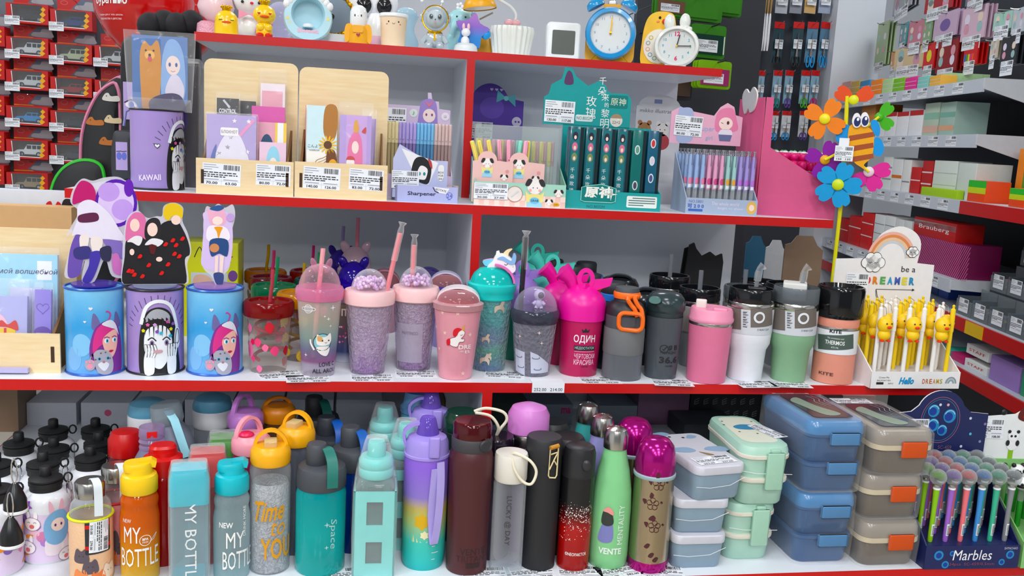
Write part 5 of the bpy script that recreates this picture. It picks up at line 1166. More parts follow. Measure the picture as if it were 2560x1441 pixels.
# --- glass rope bottles
def rope(root,pts,r,m):return MB().tube(smooth(pts,5,False),r,m,8).obj('rope_loop',root)
t=It('glass_bottle','clear glass bottle with white lid and rope loop','bottle',1261,1440,80,Z4)
t.lat('glass_body',[(76,None),(81,1430),(81,1205),(76,1196)],GLASS,c1=False,seg=32);t.lat('inner_wall',[(60,1392),(68,1384),(70,1200)],CL('#e8e6ea',.05,.04,.35),c1=False,seg=32)
t.lat('lid',[(76,1197),(81,1193),(82,1136),(78,1130),(4,1130)],M('#e2ded4',.35),seg=32)
zt=t.H(1130);W_=t.W(82);rope(t.root,[(.0,-W_*.3,zt+.001),(W_*.3,-W_*.6,zt+.004),(W_*1.1,-W_*.9,zt-.004),(W_*1.5,-W_*.9,zt-.022),(W_*1.25,-W_*1.0,zt-.042),(W_*.7,-W_*1.0,zt-.038),(W_*.2,-W_*1.02,zt-.018),(W_*.05,-W_*.9,zt+.0)],.0024,M('#e8e0cc',.7))
r=t.W(81);m=t.ax(r);Art().text('LUCKY @ DAY',*m(1268,1298),.011,M('#3a3238',.5),2,w=.085,rot=-90).wrap(t.root,r)
o=on(1256,1418,Z4)
t=It('glass_bottle','glass bottle with plum lid and knotted rope, behind the white lidded one','bottle',z=Z4,c=on(1263,1100,Z4+.215));MB().lathe([(.028,0),(.031,.004),(.031,.185),(.029,.19)],CL('#8a7a90',.25,.05,.4),28,c1=False).obj('glass_body',t.root)
MB().lathe([(.03,.188),(.031,.19),(.031,.211),(.029,.215),(0,.215)],M('#1a1220',.15),28).obj('lid',t.root);rope(t.root,[(0,0,.215),(.006,-.004,.228),(.016,-.004,.245),(.008,-.004,.258),(-.02,-.002,.262),(-.04,0,.255)],.0026,M('#e0d8c8',.7));rope(t.root,[(0,0,.215),(.002,-.006,.232),(-.012,-.006,.25),(-.038,-.002,.253)],.0026,M('#e0d8c8',.7))
# --- steel flasks
t=It('thermos_flask','thermos flask with pink dome cup and steel ring','thermos',z=Z4,c=on(1316,1014,Z4+.262));MB().lathe([(.033,0),(.035,.004),(.035,.19)],M('#b87ab8',.35),30).obj('body',t.root);MB().lathe([(.0345,.19),(.035,.192),(.035,.21),(.034,.212)],STEEL,30).obj('steel_ring',t.root)
MB().lathe([(.034,.211),(.0365,.214),(.0365,.244),(.03,.256),(.014,.262),(0,.263)],M('#cc88c8',.35),30).obj('cup_lid',t.root)
t=It('thermos_flask','matte black slim flask with rope tied tag loop','thermos',1341,1430,86,Z4)
t.lat('body',[(82,None),(87,1422),(90,1150)],M('#1c1d20',.55),seg=36);t.lat('lid',[(89,1151),(90,1149),(88,1096),(82,1090),(4,1090)],M('#202124',.55),seg=36)
zt=t.H(1100);W_=t.W(90);r_=W_*1.02
L=lambda u,z_:(r_*math.sin(u),-r_*math.cos(u)-.002,zt+z_)
MB().tube([L(.35,-.006),L(.85,-.004),L(.85,-.052),L(.75,-.056),L(.4,-.054),L(.32,-.05)],.0013,M('#e0cfa4',.6),6,True).obj('cord_frame',t.root)
MB().tube([L(.4,-.014),L(.8,-.012)],.0012,M('#e0cfa4',.6),6).obj('cord_rung',t.root);MB().tube([L(.36,-.04),L(.6,-.024),L(.8,-.014)],.0012,M('#e0cfa4',.6),6).obj('cord_rung',t.root);MB().tube([L(.58,-.024),L(.8,-.034)],.0012,M('#e0cfa4',.6),6).obj('cord_rung',t.root)
MB().tube([L(.34,-.003),L(.86,-.001)],.0038,M('#b8813c',.5),8).obj('leather_tab',t.root)
for px,py,lb in ((1382,1050,'black flask with push button lid at the back boxes'),(1418,1085,'black flask with rounded lid behind the red speckled one')):
    t=It('thermos_flask',lb,'thermos',z=Z4,c=on(px,py,Z4+.212),group='black flasks behind the speckled one');MB().lathe([(.03,0),(.032,.004),(.033,.17)],M('#1a1b1e',.5),28).obj('body',t.root);MB().lathe([(.033,.17),(.034,.173),(.034,.2),(.028,.21),(0,.212)],M('#222326',.45),28).obj('lid',t.root);MB().ell((.0,-.033,.185),(.008,.004,.01),M('#2c2d30',.4),12,6).obj('push_button',t.root)
t=It('thermos_flask','black to red flask with white speckles and push button lid','thermos',1429,1430,78,Z4)
t.lat('body',[(76,None),(80,1424),(83,1185)],GR([(0,'#8e1218'),(.45,'#a01218'),(.6,'#4a0c10'),(.72,'#141416')],t.H(1185),.25),seg=32);t.lat('lid',[(82,1187),(84,1184),(80,1178),(80,1130),(72,1116),(60,1112),(4,1112)],M('#1c1c1f',.45),seg=32)
MB().ell((.012,-t.W(80)*.95,t.H(1150)),(.008,.004,.01),M('#2a2a2e',.35),12,6).obj('push_button',t.root)
r=t.W(81);m=t.ax(r);A=Art();rnd=random.Random(3);sp_=M('#f0eae8',.4)
for k in range(330):
    y_=rnd.gauss(1285,32);
    if 1222<y_<1350:a,b=m(rnd.uniform(1396,1482),y_);s_=rnd.uniform(.0003,.0011);A.poly(circ(a,b,s_,s_,5),sp_,1)
A.text('©NEOFAKTOR',*m(1440,1384),.006,sp_,2,w=.038,bold=.01).wrap(t.root,r)
# --- cola shaped bottles
def cola(c,label,col,h,art=None):
    t=It('thermos_bottle',label,'bottle',z=Z4,c=c,group='cola shaped steel bottles');r=.0345
    MB().lathe([(r*.9,0),(r*.98,.006),(r,.02),(r,h*.42),(r*.95,h*.55),(r*.78,h*.7),(r*.6,h*.8),(r*.55,h*.845)],M(col,.28),36).obj('body',t.root)
    MB().lathe([(r*.56,h*.845),(r*.6,h*.85),(r*.6,h*.94),(r*.5,h*.98),(r*.2,h),(0,h)],STEEL,30).obj('steel_cap',t.root)
    for k in range(5):MB().tube([(r*.05*math.sin(k*1.256),-r*.05*math.cos(k*1.256),h+.0005),(r*.5*math.sin(k*1.256),-r*.5*math.cos(k*1.256),h*.982)],.0006,CHROME,5).obj('cap_rib',t.root)
    if art:
        A=Art();wt_=M('#e6efe6',.4)
        A.text('VENTE',.004,.035,.011,wt_,2,w=.04,bold=.03).text('MENTALITY',.02,.082,.01,wt_,2,w=.07,rot=90)
        A.poly(S([(-.018,.052),(-.014,.078),(-.006,.088),(.004,.088),(.006,.054)]),M('#7d80b4',.4),2).poly(S([(-.014,.085),(-.012,.105),(-.004,.112),(.004,.1),(.006,.085),(-.004,.08)]),M('#2e3430',.4),3).poly(S([(-.012,.106),(-.004,.114),(.004,.108),(.005,.1),(-.004,.104)]),M('#e09a94',.4),4)
        A.wrap(t.root,r)
    return t
cs,_=spot(1519,1424,84,Z4);hc=hz(cs,1066)
cola(cs,'mint green cola bottle with figure print and steel cap','#86c48e',hc,True);cola(on(1507,1036,Z4+hc),'lilac cola bottle with steel cap','#9a98cc',hc);cola(on(1471,1006,Z4+hc),'turquoise cola bottle with steel cap','#4a9a98',hc)
def dome_flask(c,label,h,art=None):
    t=It('thermos_flask',label,'thermos',z=Z4,c=c,group='brushed steel flasks with magenta dome cups');r=.035;mg=M('#a8127c',.15,.6)
    MB().lathe([(r*.96,0),(r,.003),(r,.018)],mg,32).obj('base_ring',t.root);MB().lathe([(r*.98,.018),(r*.985,h*.715)],M('#b4a690',.25,1.0),36).obj('body',t.root)
    MB().lathe([(r*1.0,h*.71),(r*1.03,h*.716),(r*1.03,h*.735),(r*.98,h*.742)],M('#9fb2b8',.5),32).obj('collar',t.root);MB().lathe([(r*.97,h*.74),(r*.99,h*.745),(r*.97,h*.86),(r*.85,h*.94),(r*.6,h*.985),(r*.3,h),(0,h)],mg,36).obj('cup_lid',t.root)
    if art:
        A=Art();dk=M('#4a1e26',.45)
        for a,b in ((.004,.16),(-.004,.125),(.002,.085)):
            for q in range(5):A.ring(a+.006*math.cos(q*1.256+.3),b+.0065*math.sin(q*1.256+.3),.0045,.0008,dk,2,n=12)
            A.poly(S([(a-.006,b+.012),(a-.004,b+.02),(a+.001,b+.016),(a-.002,b+.01)]),dk,2).poly(circ(a+.015,b+.003,.002),dk,2).poly(S([(a-.013,b-.002),(a-.018,b+.006),(a-.011,b+.006)]),dk,2)
        for a,b in ((-.008,.05),(0,.034),(.008,.026),(-.004,.1)):A.poly(S([(a-.005,b-.002),(a,b+.004),(a+.005,b+.003),(a+.001,b-.004)]),dk,2)
        A.wrap(t.root,r*.985,.15)
    return t
cs,_=spot(1612,1434,92,Z4);hd_=hz(cs,1092)
dome_flask(cs,'brushed steel flask with etched flowers and magenta dome cup',hd_,True);dome_flask(on(1580,1046,Z4+hd_),'steel flask with magenta dome cup behind the etched one',hd_)
# --- lunch boxes
def lbox(x0,x1,yf,z,h,d_,label,col,lidc,rz=0,group=None):
    w_=x1-x0;t=thing('lunch_box',label,'lunch box',((x0+x1)/2,yf+d_/2,z),rz,group);return t,w_
fl,fr_=on(1672,1428,Z4),on(1812,1432,Z4);wB=fr_.x-fl.x;yB=fl.y
def grey_box(cx,yf,z,label,rz,h=.062,art=False):
    t=thing('lunch_box',label,'lunch box',(cx,yf+.085,z),rz,'grey blue lunch boxes in a stack');w_,d_=wB,.17;g=M('#8ea2b2',.45);li=M('#cdcdd6',.4)
    MB().rr([(w_*.86,d_*.88,.012,0),(w_*.9,d_*.92,.014,.004),(w_*.97,d_*.97,.016,h-.014)],g,5).obj('box_body',t)
    MB().rr([(w_*1.0,d_*1.0,.016,h-.015),(w_*1.01,d_*1.01,.017,h-.012),(w_*1.01,d_*1.01,.017,h-.002),(w_*.98,d_*.99,.015,h)],li,5).obj('lid',t)
    if art:
        A=Art();bl=M('#8fa9c2',.5)
        for a,b in ((-.03,.0),(.035,-.005)):A.poly(S([(a-.022,b),(a-.01,b+.013),(a+.016,b+.012),(a+.024,b-.006),(a+.004,b-.013)]),bl,1)
        A.poly(S([(-.03,.075),(-.045,.09),(-.02,.098),(-.01,.084)]),bl,1).poly(S([(.012,.06),(.024,.075),(.036,.066),(.024,.056)]),bl,1).poly(circ(-.018,.07,.003),INK,2).poly(circ(.006,.062,.003),INK,2).poly(S([(-.004,-.012),(.016,-.03),(.004,-.032)]),M('#8a7a58',.5),1)
        A.tagp(.0,-.056,.075,.034,'252.00','227.00',4,3)
        A.build('print',t,lambda u,v,l:(u,v,h+.0003*l))
    MB().tube([(-w_*.48,-d_*.487,h*.44),(-w_*.2,-d_*.488,h*.38),(w_*.2,-d_*.488,h*.42),(w_*.485,-d_*.487,h*.62)],.0006,CL('#ffffff',.4,.1,.3),5).obj('film_seam',t)
    return t
hg=.0625
xm=(fl.x+fr_.x)/2+.005
grey_box(xm,yB,Z4,'grey blue lunch box at the bottom of its stack of three',0,hg);grey_box(xm+.003,yB+.004,Z4+hg+.0005,'grey blue lunch box in the middle of its stack of three',-.03,hg);grey_box(xm+.012,yB-.004,Z4+2*hg+.001,'grey blue lunch box with cloud lid, topmost of its stack',.16,hg,True)
# mint double deck boxes
fl,fr_=on(1818,1408,Z4),on(1932,1408,Z4);wm=(fr_.x-fl.x)*1.12;xm=(fl.x+fr_.x)/2;ym=fl.y
def mint_box(cx,yf,z,label,rz,h,art=False):
    d_=.19;t=thing('lunch_box',label,'lunch box',(cx,yf+d_/2,z),rz,'mint double deck lunch boxes');w_=wm;g=M('#aed0c0',.4);cr_=M('#ded9cc',.5)
    MB().rr([(w_*.84,d_*.86,.02,0),(w_*.88,d_*.9,.022,.004),(w_*.92,d_*.94,.024,h*.4)],g,6).obj('lower_deck',t);MB().rr([(w_*.99,d_*.99,.026,h*.4),(w_,d_,.027,h*.415),(w_,d_,.027,h*.46),(w_*.96,d_*.96,.025,h*.47)],cr_,6).obj('middle_rim',t)
    MB().rr([(w_*.9,d_*.92,.022,h*.465),(w_*.95,d_*.96,.025,h*.8)],g,6).obj('upper_deck',t);MB().rr([(w_*.99,d_*.99,.026,h*.79),(w_,d_,.027,h*.8),(w_,d_,.027,h*.85),(w_*.97,d_*.97,.026,h*.86)],cr_,6).obj('top_rim',t)
    MB().rr([(w_*.98,d_*.98,.026,h*.855),(w_*.97,d_*.97,.026,h*.93),(w_*.93,d_*.94,.025,h*.985),(w_*.8,d_*.84,.024,h)],g,6).obj('lid',t)
    for s_ in (-1,1):
        MB().rbox(.032,.006,h*.62,.004,M('#a2c6b2',.4),.002,z=h*.3,xf=TR(.012,s_*(d_/2+.003),0)).obj('side_clip',t);MB().rbox(.018,.01,.012,.003,M('#a2c6b2',.4),.002,z=h*.86,xf=TR(.012,s_*(d_/2-.002),0)).obj('clip_hook',t)
    MB().tube([(-w_*.46,-d_*.485,h*.6),(-w_*.2,-d_*.49,h*.56),(w_*.1,-d_*.53,h*.58),(w_*.49,-d_*.5,h*.55)],.0006,CL('#ffffff',.4,.1,.3),5).obj('film_seam',t)
    if art:
        A=Art().poly(rrect(-w_*.36,-d_*.36,w_*.36,d_*.4,.02),M('#dfe2d2',.4),1).poly(S([(-.02,.02),(0,.032),(.024,.026),(.026,.008),(.004,.002),(-.016,.006)]),M('#4a8ab0',.4),2)
        for a,b in ((-.03,.05),(-.02,-.01),(.01,-.02),(-.034,.03),(.028,.05)):A.poly(circ(a,b,.0022),M('#3c5a58',.4),2)
        A.tagp(.034,-.008,.075,.03,'399.00','359.00',-72,4);A.build('print',t,lambda u,v,l:(u,v,h+.0003*l))
    return t
hm=.1075
mint_box(xm,ym,Z4,'mint double deck lunch box under another mint one',0,hm);mint_box(xm+.012,ym-.012,Z4+hm+.0005,'mint double deck lunch box with bird lid on top of another',-.02,hm,True)
# blue double deck boxes
fl,fr_=on(1982,1414,Z4),on(2140,1416,Z4);wb=(fr_.x-fl.x)*.97;xm=(fl.x+fr_.x)/2;ym=fl.y
def blue_box(cx,yf,z,label,rz,h,col,clip,nclip,w_,d_,group,band=None,deep='#3f5e88',art=True):
    t=thing('lunch_box',label,'lunch box',(cx,yf+d_/2,z),rz,group);g=CL(deep,.9,.15,.06,body=deep);lc=M(col,.25,coat=.3)
    n=2 if nclip==2 else 1;hd_=h/(n+.42) if n==2 else h*.62
    z0=0
    for k in range(n):
        MB().rr([(w_*.86,d_*.88,.016,z0),(w_*.9,d_*.92,.018,z0+.005),(w_*.95,d_*.96,.02,z0+hd_*.86),(w_*.99,d_*.985,.021,z0+hd_*.9),(w_*.99,d_*.985,.021,z0+hd_)],g,6).obj('deck',t)
        if n==2:
            c_=MB().rbox(w_*.5,.006,hd_*.42,.005,M(clip,.35),.002,z=z0+hd_*.66,xf=TR(w_*.1,-d_/2-.003,0)).obj('side_clip',t)
        z0 += hd_
    if band:MB().rr([(w_*1.0,d_*1.0,.021,z0-.004),(w_*1.0,d_*1.0,.021,z0+.005)],M(band,.5),6).obj('seal_band',t);z0 += .005
    MB().rr([(w_*.99,d_*.99,.021,z0-.001),(w_*1.0,d_*1.0,.022,z0+.002),(w_*.98,d_*.985,.022,h-.008),(w_*.93,d_*.95,.02,h-.001),(w_*.88,d_*.91,.018,h)],lc,6).obj('lid',t)
    if n==1:MB().rbox(w_*.42,.006,h*.36,.004,M(clip,.4),.002,z=h*.42,xf=TR(w_*.12,-d_/2-.003,0)).obj('side_clip',t)
    MB().rr([(w_*1.02,d_*1.02,.022,.002),(w_*1.04,d_*1.05,.023,h*.5),(w_*1.03,d_*1.03,.023,h-.006),(w_*.92,d_*.94,.02,h+.003)],CL('#ffffff',.02,.03,.18),5).obj('film_wrap',t)
    if art:
        A=Art().poly(rrect(-w_*.34,-d_*.4,w_*.34,d_*.3,.008),M('#3a4048',.15),1).poly(S([(-w_*.3,d_*.1),(-w_*.1,d_*.2),(.0,-.01),(w_*.2,-d_*.3),(-.01,-d_*.34),(-w_*.25,-.01)]),M('#8a9a8c',.4),2)
        for q in range(3):A.line(S([(.012+.01*q,.05),(.018+.01*q,.03),(.01+.01*q,.01),(.02+.01*q,-.012)],4,False),.0013,M('#9aa8b0',.4),3)
        A.tagp(-w_*.1,d_*.4,.075,.034,'436.00','392.00',0,3);A.build('print',t,lambda u,v,l:(u,v,h+.0035+.0003*l))
    return t
hb=.1285
bg='blue double deck lunch boxes'
blue_box(xm,ym,Z4,'blue double deck lunch box under another blue one',0,hb,'#4f7fae','#5880a8',2,wb,.2,bg,art=False)
blue_box(xm+.003,ym+.002,Z4+hb+.004,'blue double deck lunch box with window lid on top of another',.0,hb,'#4f7fae','#5880a8',2,wb,.2,bg)
fl,fr_=on(2150,1422,Z4),on(2298,1424,Z4);wn=(fr_.x-fl.x)*1.06;xn=(fl.x+fr_.x)/2;yn=fl.y;hn=.081
ng='taupe lunch boxes with orange clips'
for k,(dx,dy,lb) in enumerate(((.003,0,'taupe lunch box with orange clip at the bottom of its stack'),(.004,.012,'taupe lunch box with orange clip in the middle of its stack'),(.008,.002,'taupe lunch box with orange clip and price tag, topmost of its stack'))):
    blue_box(xn+dx,yn+dy,Z4+k*(hn+.004),lb,(0,0,-.01)[k],hn,'#8f877e','#c2552a',1,wn,.19,ng,'#c4b8a0','#6e665e',art=(k==2))
# --- marbles pen display
f0,f1=on(2308,1424,Z4),on(2544,1422,Z4);wq=(f1-f0).length;mid=(f0+f1)/2;rzm=math.atan2(f1.y-f0.y,f1.x-f0.x)*.7
nv=M('#1d2452',.4)
md=thing('pen_display','navy cardboard pen display lettered Marbles with planet header','display box',(mid.x,mid.y,Z4),rzm)
hf=hz(f0,1366);dD=.14;tray(md,wq,dD,hf,.17,nv,M('#9a9aa0',.6))
MB().box(-wq/2+.003,wq/2-.003,.003,dD-.003,hf-.002,hf,nv).obj('pen_rack',md)
wh_=wq*.54;zt=.262
HP=[(-wh_*.86,.13),(wh_,.13),(wh_,.245),(wh_*.62,.248)]+circ(0,.245,wh_*.5,.045,14,20,160)+[(-wh_*.62,.248),(-wh_*.86,.245)]
MB().prism(HP,dD+.001,dD+.004,nv,WHITE).box(-wh_*.86,wh_,dD+.004,dD+.03,.128,.13,nv).obj('header_card',md)
A=Art();A.line(circ(.0,.232,.04,.045,28),.0014,M('#8a5a6c',.5),1,True).line(circ(.0,.232,.036,.041,28),.0009,M('#4a7c9c',.5),1,True)
def marble(a,b,s_,l=2):
    A.poly(circ(a,b,s_,s_*1.05),M('#3f86b8',.3),l).poly(circ(a-s_*.15,b-s_*.1,s_*.65),M('#24408e',.3),l+1).line(circ(a,b,s_*.8,s_*.85,10,20,160),s_*.16,M('#9ad0e4',.3),l+2)
for a,b,s_ in ((-.016,.25,.012),(.018,.24,.013),(-.014,.222,.0125),(.006,.212,.0105)):marble(a,b,s_)
for a,b,c_ in ((.062,.236,'#d0d4e4'),(.066,.205,'#6ab4d0'),(.094,.225,'#8a7a98'),(.05,.18,'#c8ccd8'),(.088,.19,'#8a8aa8'),(-.06,.2,'#a0a0b8'),(-.004,.262,'#d0d4e4'),(.012,.262,'#d8b0b8')):A.poly(circ(a,b,.0028,n=10),M(c_,.4),2)
A.tagp(-wh_*.55,.213,.062,.042,'130.00','117.00',0,5).text('24pcs',-.03,.178,.006,M('#7a5a6a',.5),2).text('SC-459',.016,.178,.007,M('#7a5a6a',.5),2,w=.028)
A.flat(md,dD+.001)
A=Art()
def marble2(a,b,s_):A.poly(circ(a,b,s_),M('#3f86b8',.3),1).poly(circ(a,b,s_*.6),M('#24408e',.3),2)
for a,b,s_ in ((-wq*.36,hf*.6,.009),(-wq*.22,hf*.68,.005),(-wq*.28,hf*.2,.007),(wq*.32,hf*.28,.006),(wq*.4,hf*.6,.008)):marble2(a,b,s_)
A.text('Marbles',.0,hf*.6,.019,M('#f0f0f4',.4),2,w=.075,bold=.0,sh=.12).text('24pcs  SC-459/0.5mm',.0,hf*.2,.007,M('#8a4e5c',.5),2,w=.088).text('SHYNCHAO',wq*.4,hf*.88,.0045,M('#c0c4d4',.4),2,w=.026);A.flat(md,0)
pm={}
MCOL=['#86b81e','#9a6cc0','#e07a80','#4f8cc8','#4aac8c','#84868a'];NM=['lime','violet','coral','blue','mint','grey']
def ball_pen(i,j,P):
    if i not in pm:
        t=thing('ball_pen',NM[i]+' pen with clear ball top in the Marbles display','pen',P,rzm,'ball top pens in the navy display');b=M(MCOL[i],.4)
        MB().lathe([(.0038,0),(.0045,.003),(.0042,.06),(.0055,.095),(.006,.1)],b,12).obj('barrel',t);MB().lathe([(.0062,.0985),(.0065,.1),(.0062,.1015)],WHITE,12).obj('neck_ring',t)
        MB().lathe([(.004,.1015),(.008,.106),(.008,.108)],STEEL,12).obj('ball_seat',t)
        MB().ell((0,0,.121),.0147,CL('#eef2f2',.08,.03,.5),18,10).obj('clear_ball',t);MB().ell((0,0,.122),(.0125,.0125,.0105),CL(MCOL[i],.3,.1,.3),14,6,lo=0,hi=90).obj('tinted_bowl',t)
        a=Art().rect(-.003,.012,.003,.034,M('#e4e8ea',.5),1)
        for k in range(7):a.rect(-.002,.014+.0026*k,.002,.0152+.0026*k,INK,2)
        a.wrap(t,.0044,.2,cut=.002);pm[i]=t
    else:dup(pm[i],P,rzm+random.uniform(-.3,.3))
row_of(md,6,4,ball_pen,wq*.96,.02,.122,hf,rzm)
# --- panda pen display beyond the marbles
f0=on(2552,1440,Z4)
pd=thing('pen_display','green cardboard pen display with pandas and a red 100 badge','display box',(f0.x+.105,f0.y+.02,Z4),rzm-.05)
gq=M('#86b878',.5);tray(pd,.17,.16,.05,.15,gq);MB().box(-.083,.083,.003,.157,.05,.052,gq).obj('pen_rack',pd)
HP=[(-.1,.14),(.085,.14),(.085,.235),(.06,.26),(.01,.26),(-.02,.24),(-.1,.232)]
MB().prism(HP,.161,.164,M('#e8eaea',.5)).obj('header_card',pd);A=Art().tagp(-.07,.21,.056,.04,'120.00','108.00',0,3).rect(-.1,.14,.085,.15,gq,1)
A.poly(S([(-.015,.232),(-.01,.252),(.01,.26),(.04,.258),(.05,.24),(.04,.228),(.01,.224)]),M('#5a1a14',.5),2).text('100',.016,.242,.018,M('#d8301c',.4),3,w=.042,bold=.06)
for a,b in ((.02,.185),(-.02,.172)):
    A.rect(a-.006,.15,a+.004,b,M('#8ab83c',.5),2).poly(circ(a,b+.008,.012,.013),M('#f0f0f0',.5),3).poly(circ(a,b+.024,.011,.01),M('#f0f0f0',.5),4)
    for s_ in (-1,1):A.poly(circ(a+s_*.009,b+.033,.0035),INK,5).poly(circ(a+s_*.004,b+.024,.0025),INK,5).poly(circ(a+s_*.01,b+.01,.004,.006),INK,5)
A.flat(pd,.161)
pp=[]
def panda_pen(i,j,P):
    if not pp:
        t=thing('panda_pen','pen with white panda head topper in the green display','pen',P,rzm,'panda pens in the green display')
        MB().lathe([(.004,0),(.005,.003),(.005,.05)],M('#2a8a2e',.4),10).obj('barrel',t);MB().lathe([(.005,.05),(.0055,.053),(.005,.07)],CL('#e0e8e0',.2,.05,.4),10).obj('clear_section',t);h_=MB().ell((0,0,.083),(.014,.0125,.0125),M('#f0f0f0',.4),14,8).obj('panda_head',t)
        for s_ in (-1,1):MB().ell((s_*.010,0,.094),.0045,BLACK,10,6).obj('ear',h_);MB().ell((s_*.005,-.0115,.084),(.003,.002,.0035),BLACK,8,5).obj('eye',h_)
        MB().lathe([(.0135,.078),(.0145,.08),(.0145,.0815),(.0135,.083)],BLACK,16).obj('head_band',t);pp.append(t)
    else:dup(pp[0],P,rzm+random.uniform(-.4,.4))
row_of(pd,4,4,panda_pen,.15,.03,.135,.052,rzm-.05)
MB().ell((-.045,.162,.243),(.006,.003,.006),BLACK,10,6).obj('panda_cutout',pd)
# --- cartons behind the bottles
cg='grey mug cartons at the back of the lowest shelf'
def carton(px0,px1,pyt,Y,label,col='#d8dae4',dep_=.12,art=None,group=cg,z=None,zb=Z4,pyb=None,top=None):
    a,b=at(px0,pyt,Y),at(px1,pyt,Y);w_=b.x-a.x;h_=(a.z+b.z)/2-zb
    if h_<.02:h_=.02
    t=thing('carton',label,'box',((a.x+b.x)/2,Y,zb),0,group);c_=M(col,.5)
    MB().box(-w_/2,w_/2,0,dep_,0,h_-.0015,c_).obj('carton_body',t);MB().prism([(0,h_-.0015),(dep_,h_-.0015),(dep_,h_),(0,h_)],-w_/2,w_/2,M(top or col,.5),xf=Matrix(((0,1,0,0),(1,0,0,0),(0,0,1,0),(0,0,0,1)))).obj('top_flap',t)
    if art:
        A=Art();art(A,w_,h_);A.flat(t,0)
    return t
for k,(x0,x1) in enumerate(((66,190),(202,324),(331,455),(462,583),(588,708),(714,834),(841,955))):
    carton(x0,x1,1008 if k<3 else 1000,2.17,('grey mug carton next to the rack end panel','grey mug carton with a pink dot','grey mug carton behind the crimson cap bottle','grey mug carton behind the frosted grey bottle','grey mug carton behind the lilac loop lid','grey mug carton behind the amber bottle','grey mug carton behind the aqua bottles')[k],
           art=(lambda A,w_,h_:A.poly(circ(w_*.05,h_*.55,.008),M('#d86a8c',.5),1)) if k==1 else None)
kg='boxes at the back behind the flasks'
carton(-60,43,975,2.12,'tall brown carton standing behind the white flasks','#8a7360',group='boxes at the back behind the flasks')
carton(1232,1322,1010,2.17,'dark green box behind the pink dome flask','#26382f',group=kg)
carton(1325,1433,1012,2.17,'grey box with pink lettering ending ma','#7c8694',group=kg,art=lambda A,w_,h_:A.text('ma',w_*.34,h_*.7,.016,M('#b03468',.5),1,w=.026,bold=.04))
carton(1497,1594,1015,2.17,'grey blue box behind the cola bottles','#858c98',group=kg)
carton(1598,1725,1055,2.17,'mauve box under a larger mauve box','#8a6a84',group=kg)
q=find('mauve box under');carton(1598,1725,984,2.17,'larger mauve box stacked behind the magenta dome flasks','#94728e',group=kg,zb=Z4+.0202)
def ze(A,w_,h_):
    for k in range(14):
        x=-w_*.44+w_*.13*(k % 7)+.01*(k//7);z=h_-.02-.034*(k//7)
        for q in range(3):A.line([(x,z-.006*q),(x+.012,z+.005-.006*q)],.002,M('#8c8f98',.5),1)
        A.line([(x,z),(x,z-.012)],.002,M('#8c8f98',.5),1)
carton(1728,1905,983,2.18,'black gift box with grey letter pattern','#202126',group=kg,art=ze)
carton(1712,1850,1062,2.04,'low dark grey box behind the mint lunch boxes','#3c3f46',group=kg)
carton(1975,2060,1002,2.17,'pale mauve box behind the blue lunch boxes','#8f8890',group=kg)
carton(2108,2190,990,1.9,'dusty rose box behind the taupe lunch boxes','#a8908c',group=kg,dep_=.1)
carton(1060,1112,1000,2.17,'brown box behind the burgundy bottle','#6a5440',group=kg)
# ================================================================ second shelf: paper goods and pen displays
def wide(px0,px1,py,Y):a,b=at(px0,py,Y),at(px1,py,Y);return (a.x+b.x)/2,b.x-a.x
def zat(px,py,Y,zb):return at(px,py,Y).z-zb
GLIL=GR([(0,'#9a86c0'),(.5,'#ac98cc'),(1,'#a894cc')],.15,.22)
p=at(394,478,1.90)
it=It('money_tin','tall lilac tin with ink rays and Kawaii lettering, holding a card pack','money box',z=Z2,c=Vector((p.x,1.90,Z2)))
r=it.W(124);h=it.H(276)
MB().lathe([(r*.98,0),(r,.003),(r,h)],GLIL,40,c1=False).obj('can',it.root);MB().lathe([(r*.97,.004),(r*.97,.005)],M('#6a5a86',.5),40).obj('inner_floor',it.root)
for zz in (.0022,h):MB().tube([(r*math.sin(2*PI*i/40),-r*math.cos(2*PI*i/40),zz) for i in range(40)],.002,M('#16161a',.4),6,True).obj('rim',it.root)
mono_portrait(1.05,True)(it,r,h)
# tall card pack standing in the tin
cw=.105;ch=hz(it.c,72)-.02
t=thing('card_pack','tall printed card in clear bag standing in the lilac tin','card pack',(p.x+.004,1.912,Z2+.008),-.05)
x0=-cw/2;sv_=M('#c9ccd6',.4)
MB().prism([(-.038,0),(.038,0),(.038,h*.94),(cw/2,h*1.08),(cw/2,ch),(-cw/2,ch),(-cw/2,h*1.08),(-.038,h*.94)],0,.003,M('#5f7fb4',.4)).obj('card',t)
A=Art();q=lambda L:[(a*cw,b*ch) for a,b in L]
A.rect(-cw/2,ch*.62,cw*.02,ch*.98,M('#3f6aa8',.4),1).poly(S(q([(-.34,.6),(-.36,.86),(-.28,.96),(-.16,.93),(-.04,.97),(.02,.86),(0,.62),(-.1,.5),(-.3,.5)])),M('#c98a3c',.4),2)
A.poly(circ(-cw*.18,ch*.87,cw*.09,ch*.03),M('#e6b56a',.4),3).poly(circ(-cw*.18,ch*.845,cw*.04,ch*.02),M('#c8586a',.4),4).poly(circ(-cw*.18,ch*.87,cw*.025,ch*.01),INK,4)
for e in (-.25,-.11):A.poly(circ(cw*e,ch*.9,cw*.018,ch*.007),INK,4)
A.poly(S(q([(.02,.62),(.04,.84),(.14,.97),(.32,.97),(.44,.86),(.46,.64),(.36,.55),(.1,.55)])),M('#8fb0dc',.4),3).poly(circ(cw*.24,ch*.81,cw*.13,ch*.065),M('#f0dcd6',.4),4)
for e in (.18,.3):A.poly(circ(cw*e,ch*.815,cw*.022,ch*.014),M('#3c5a9c',.4),5)
A.line(S([(cw*.2,ch*.775),(cw*.24,ch*.768),(cw*.28,ch*.775)],3,False),.0008,M('#a04a50',.4),5)
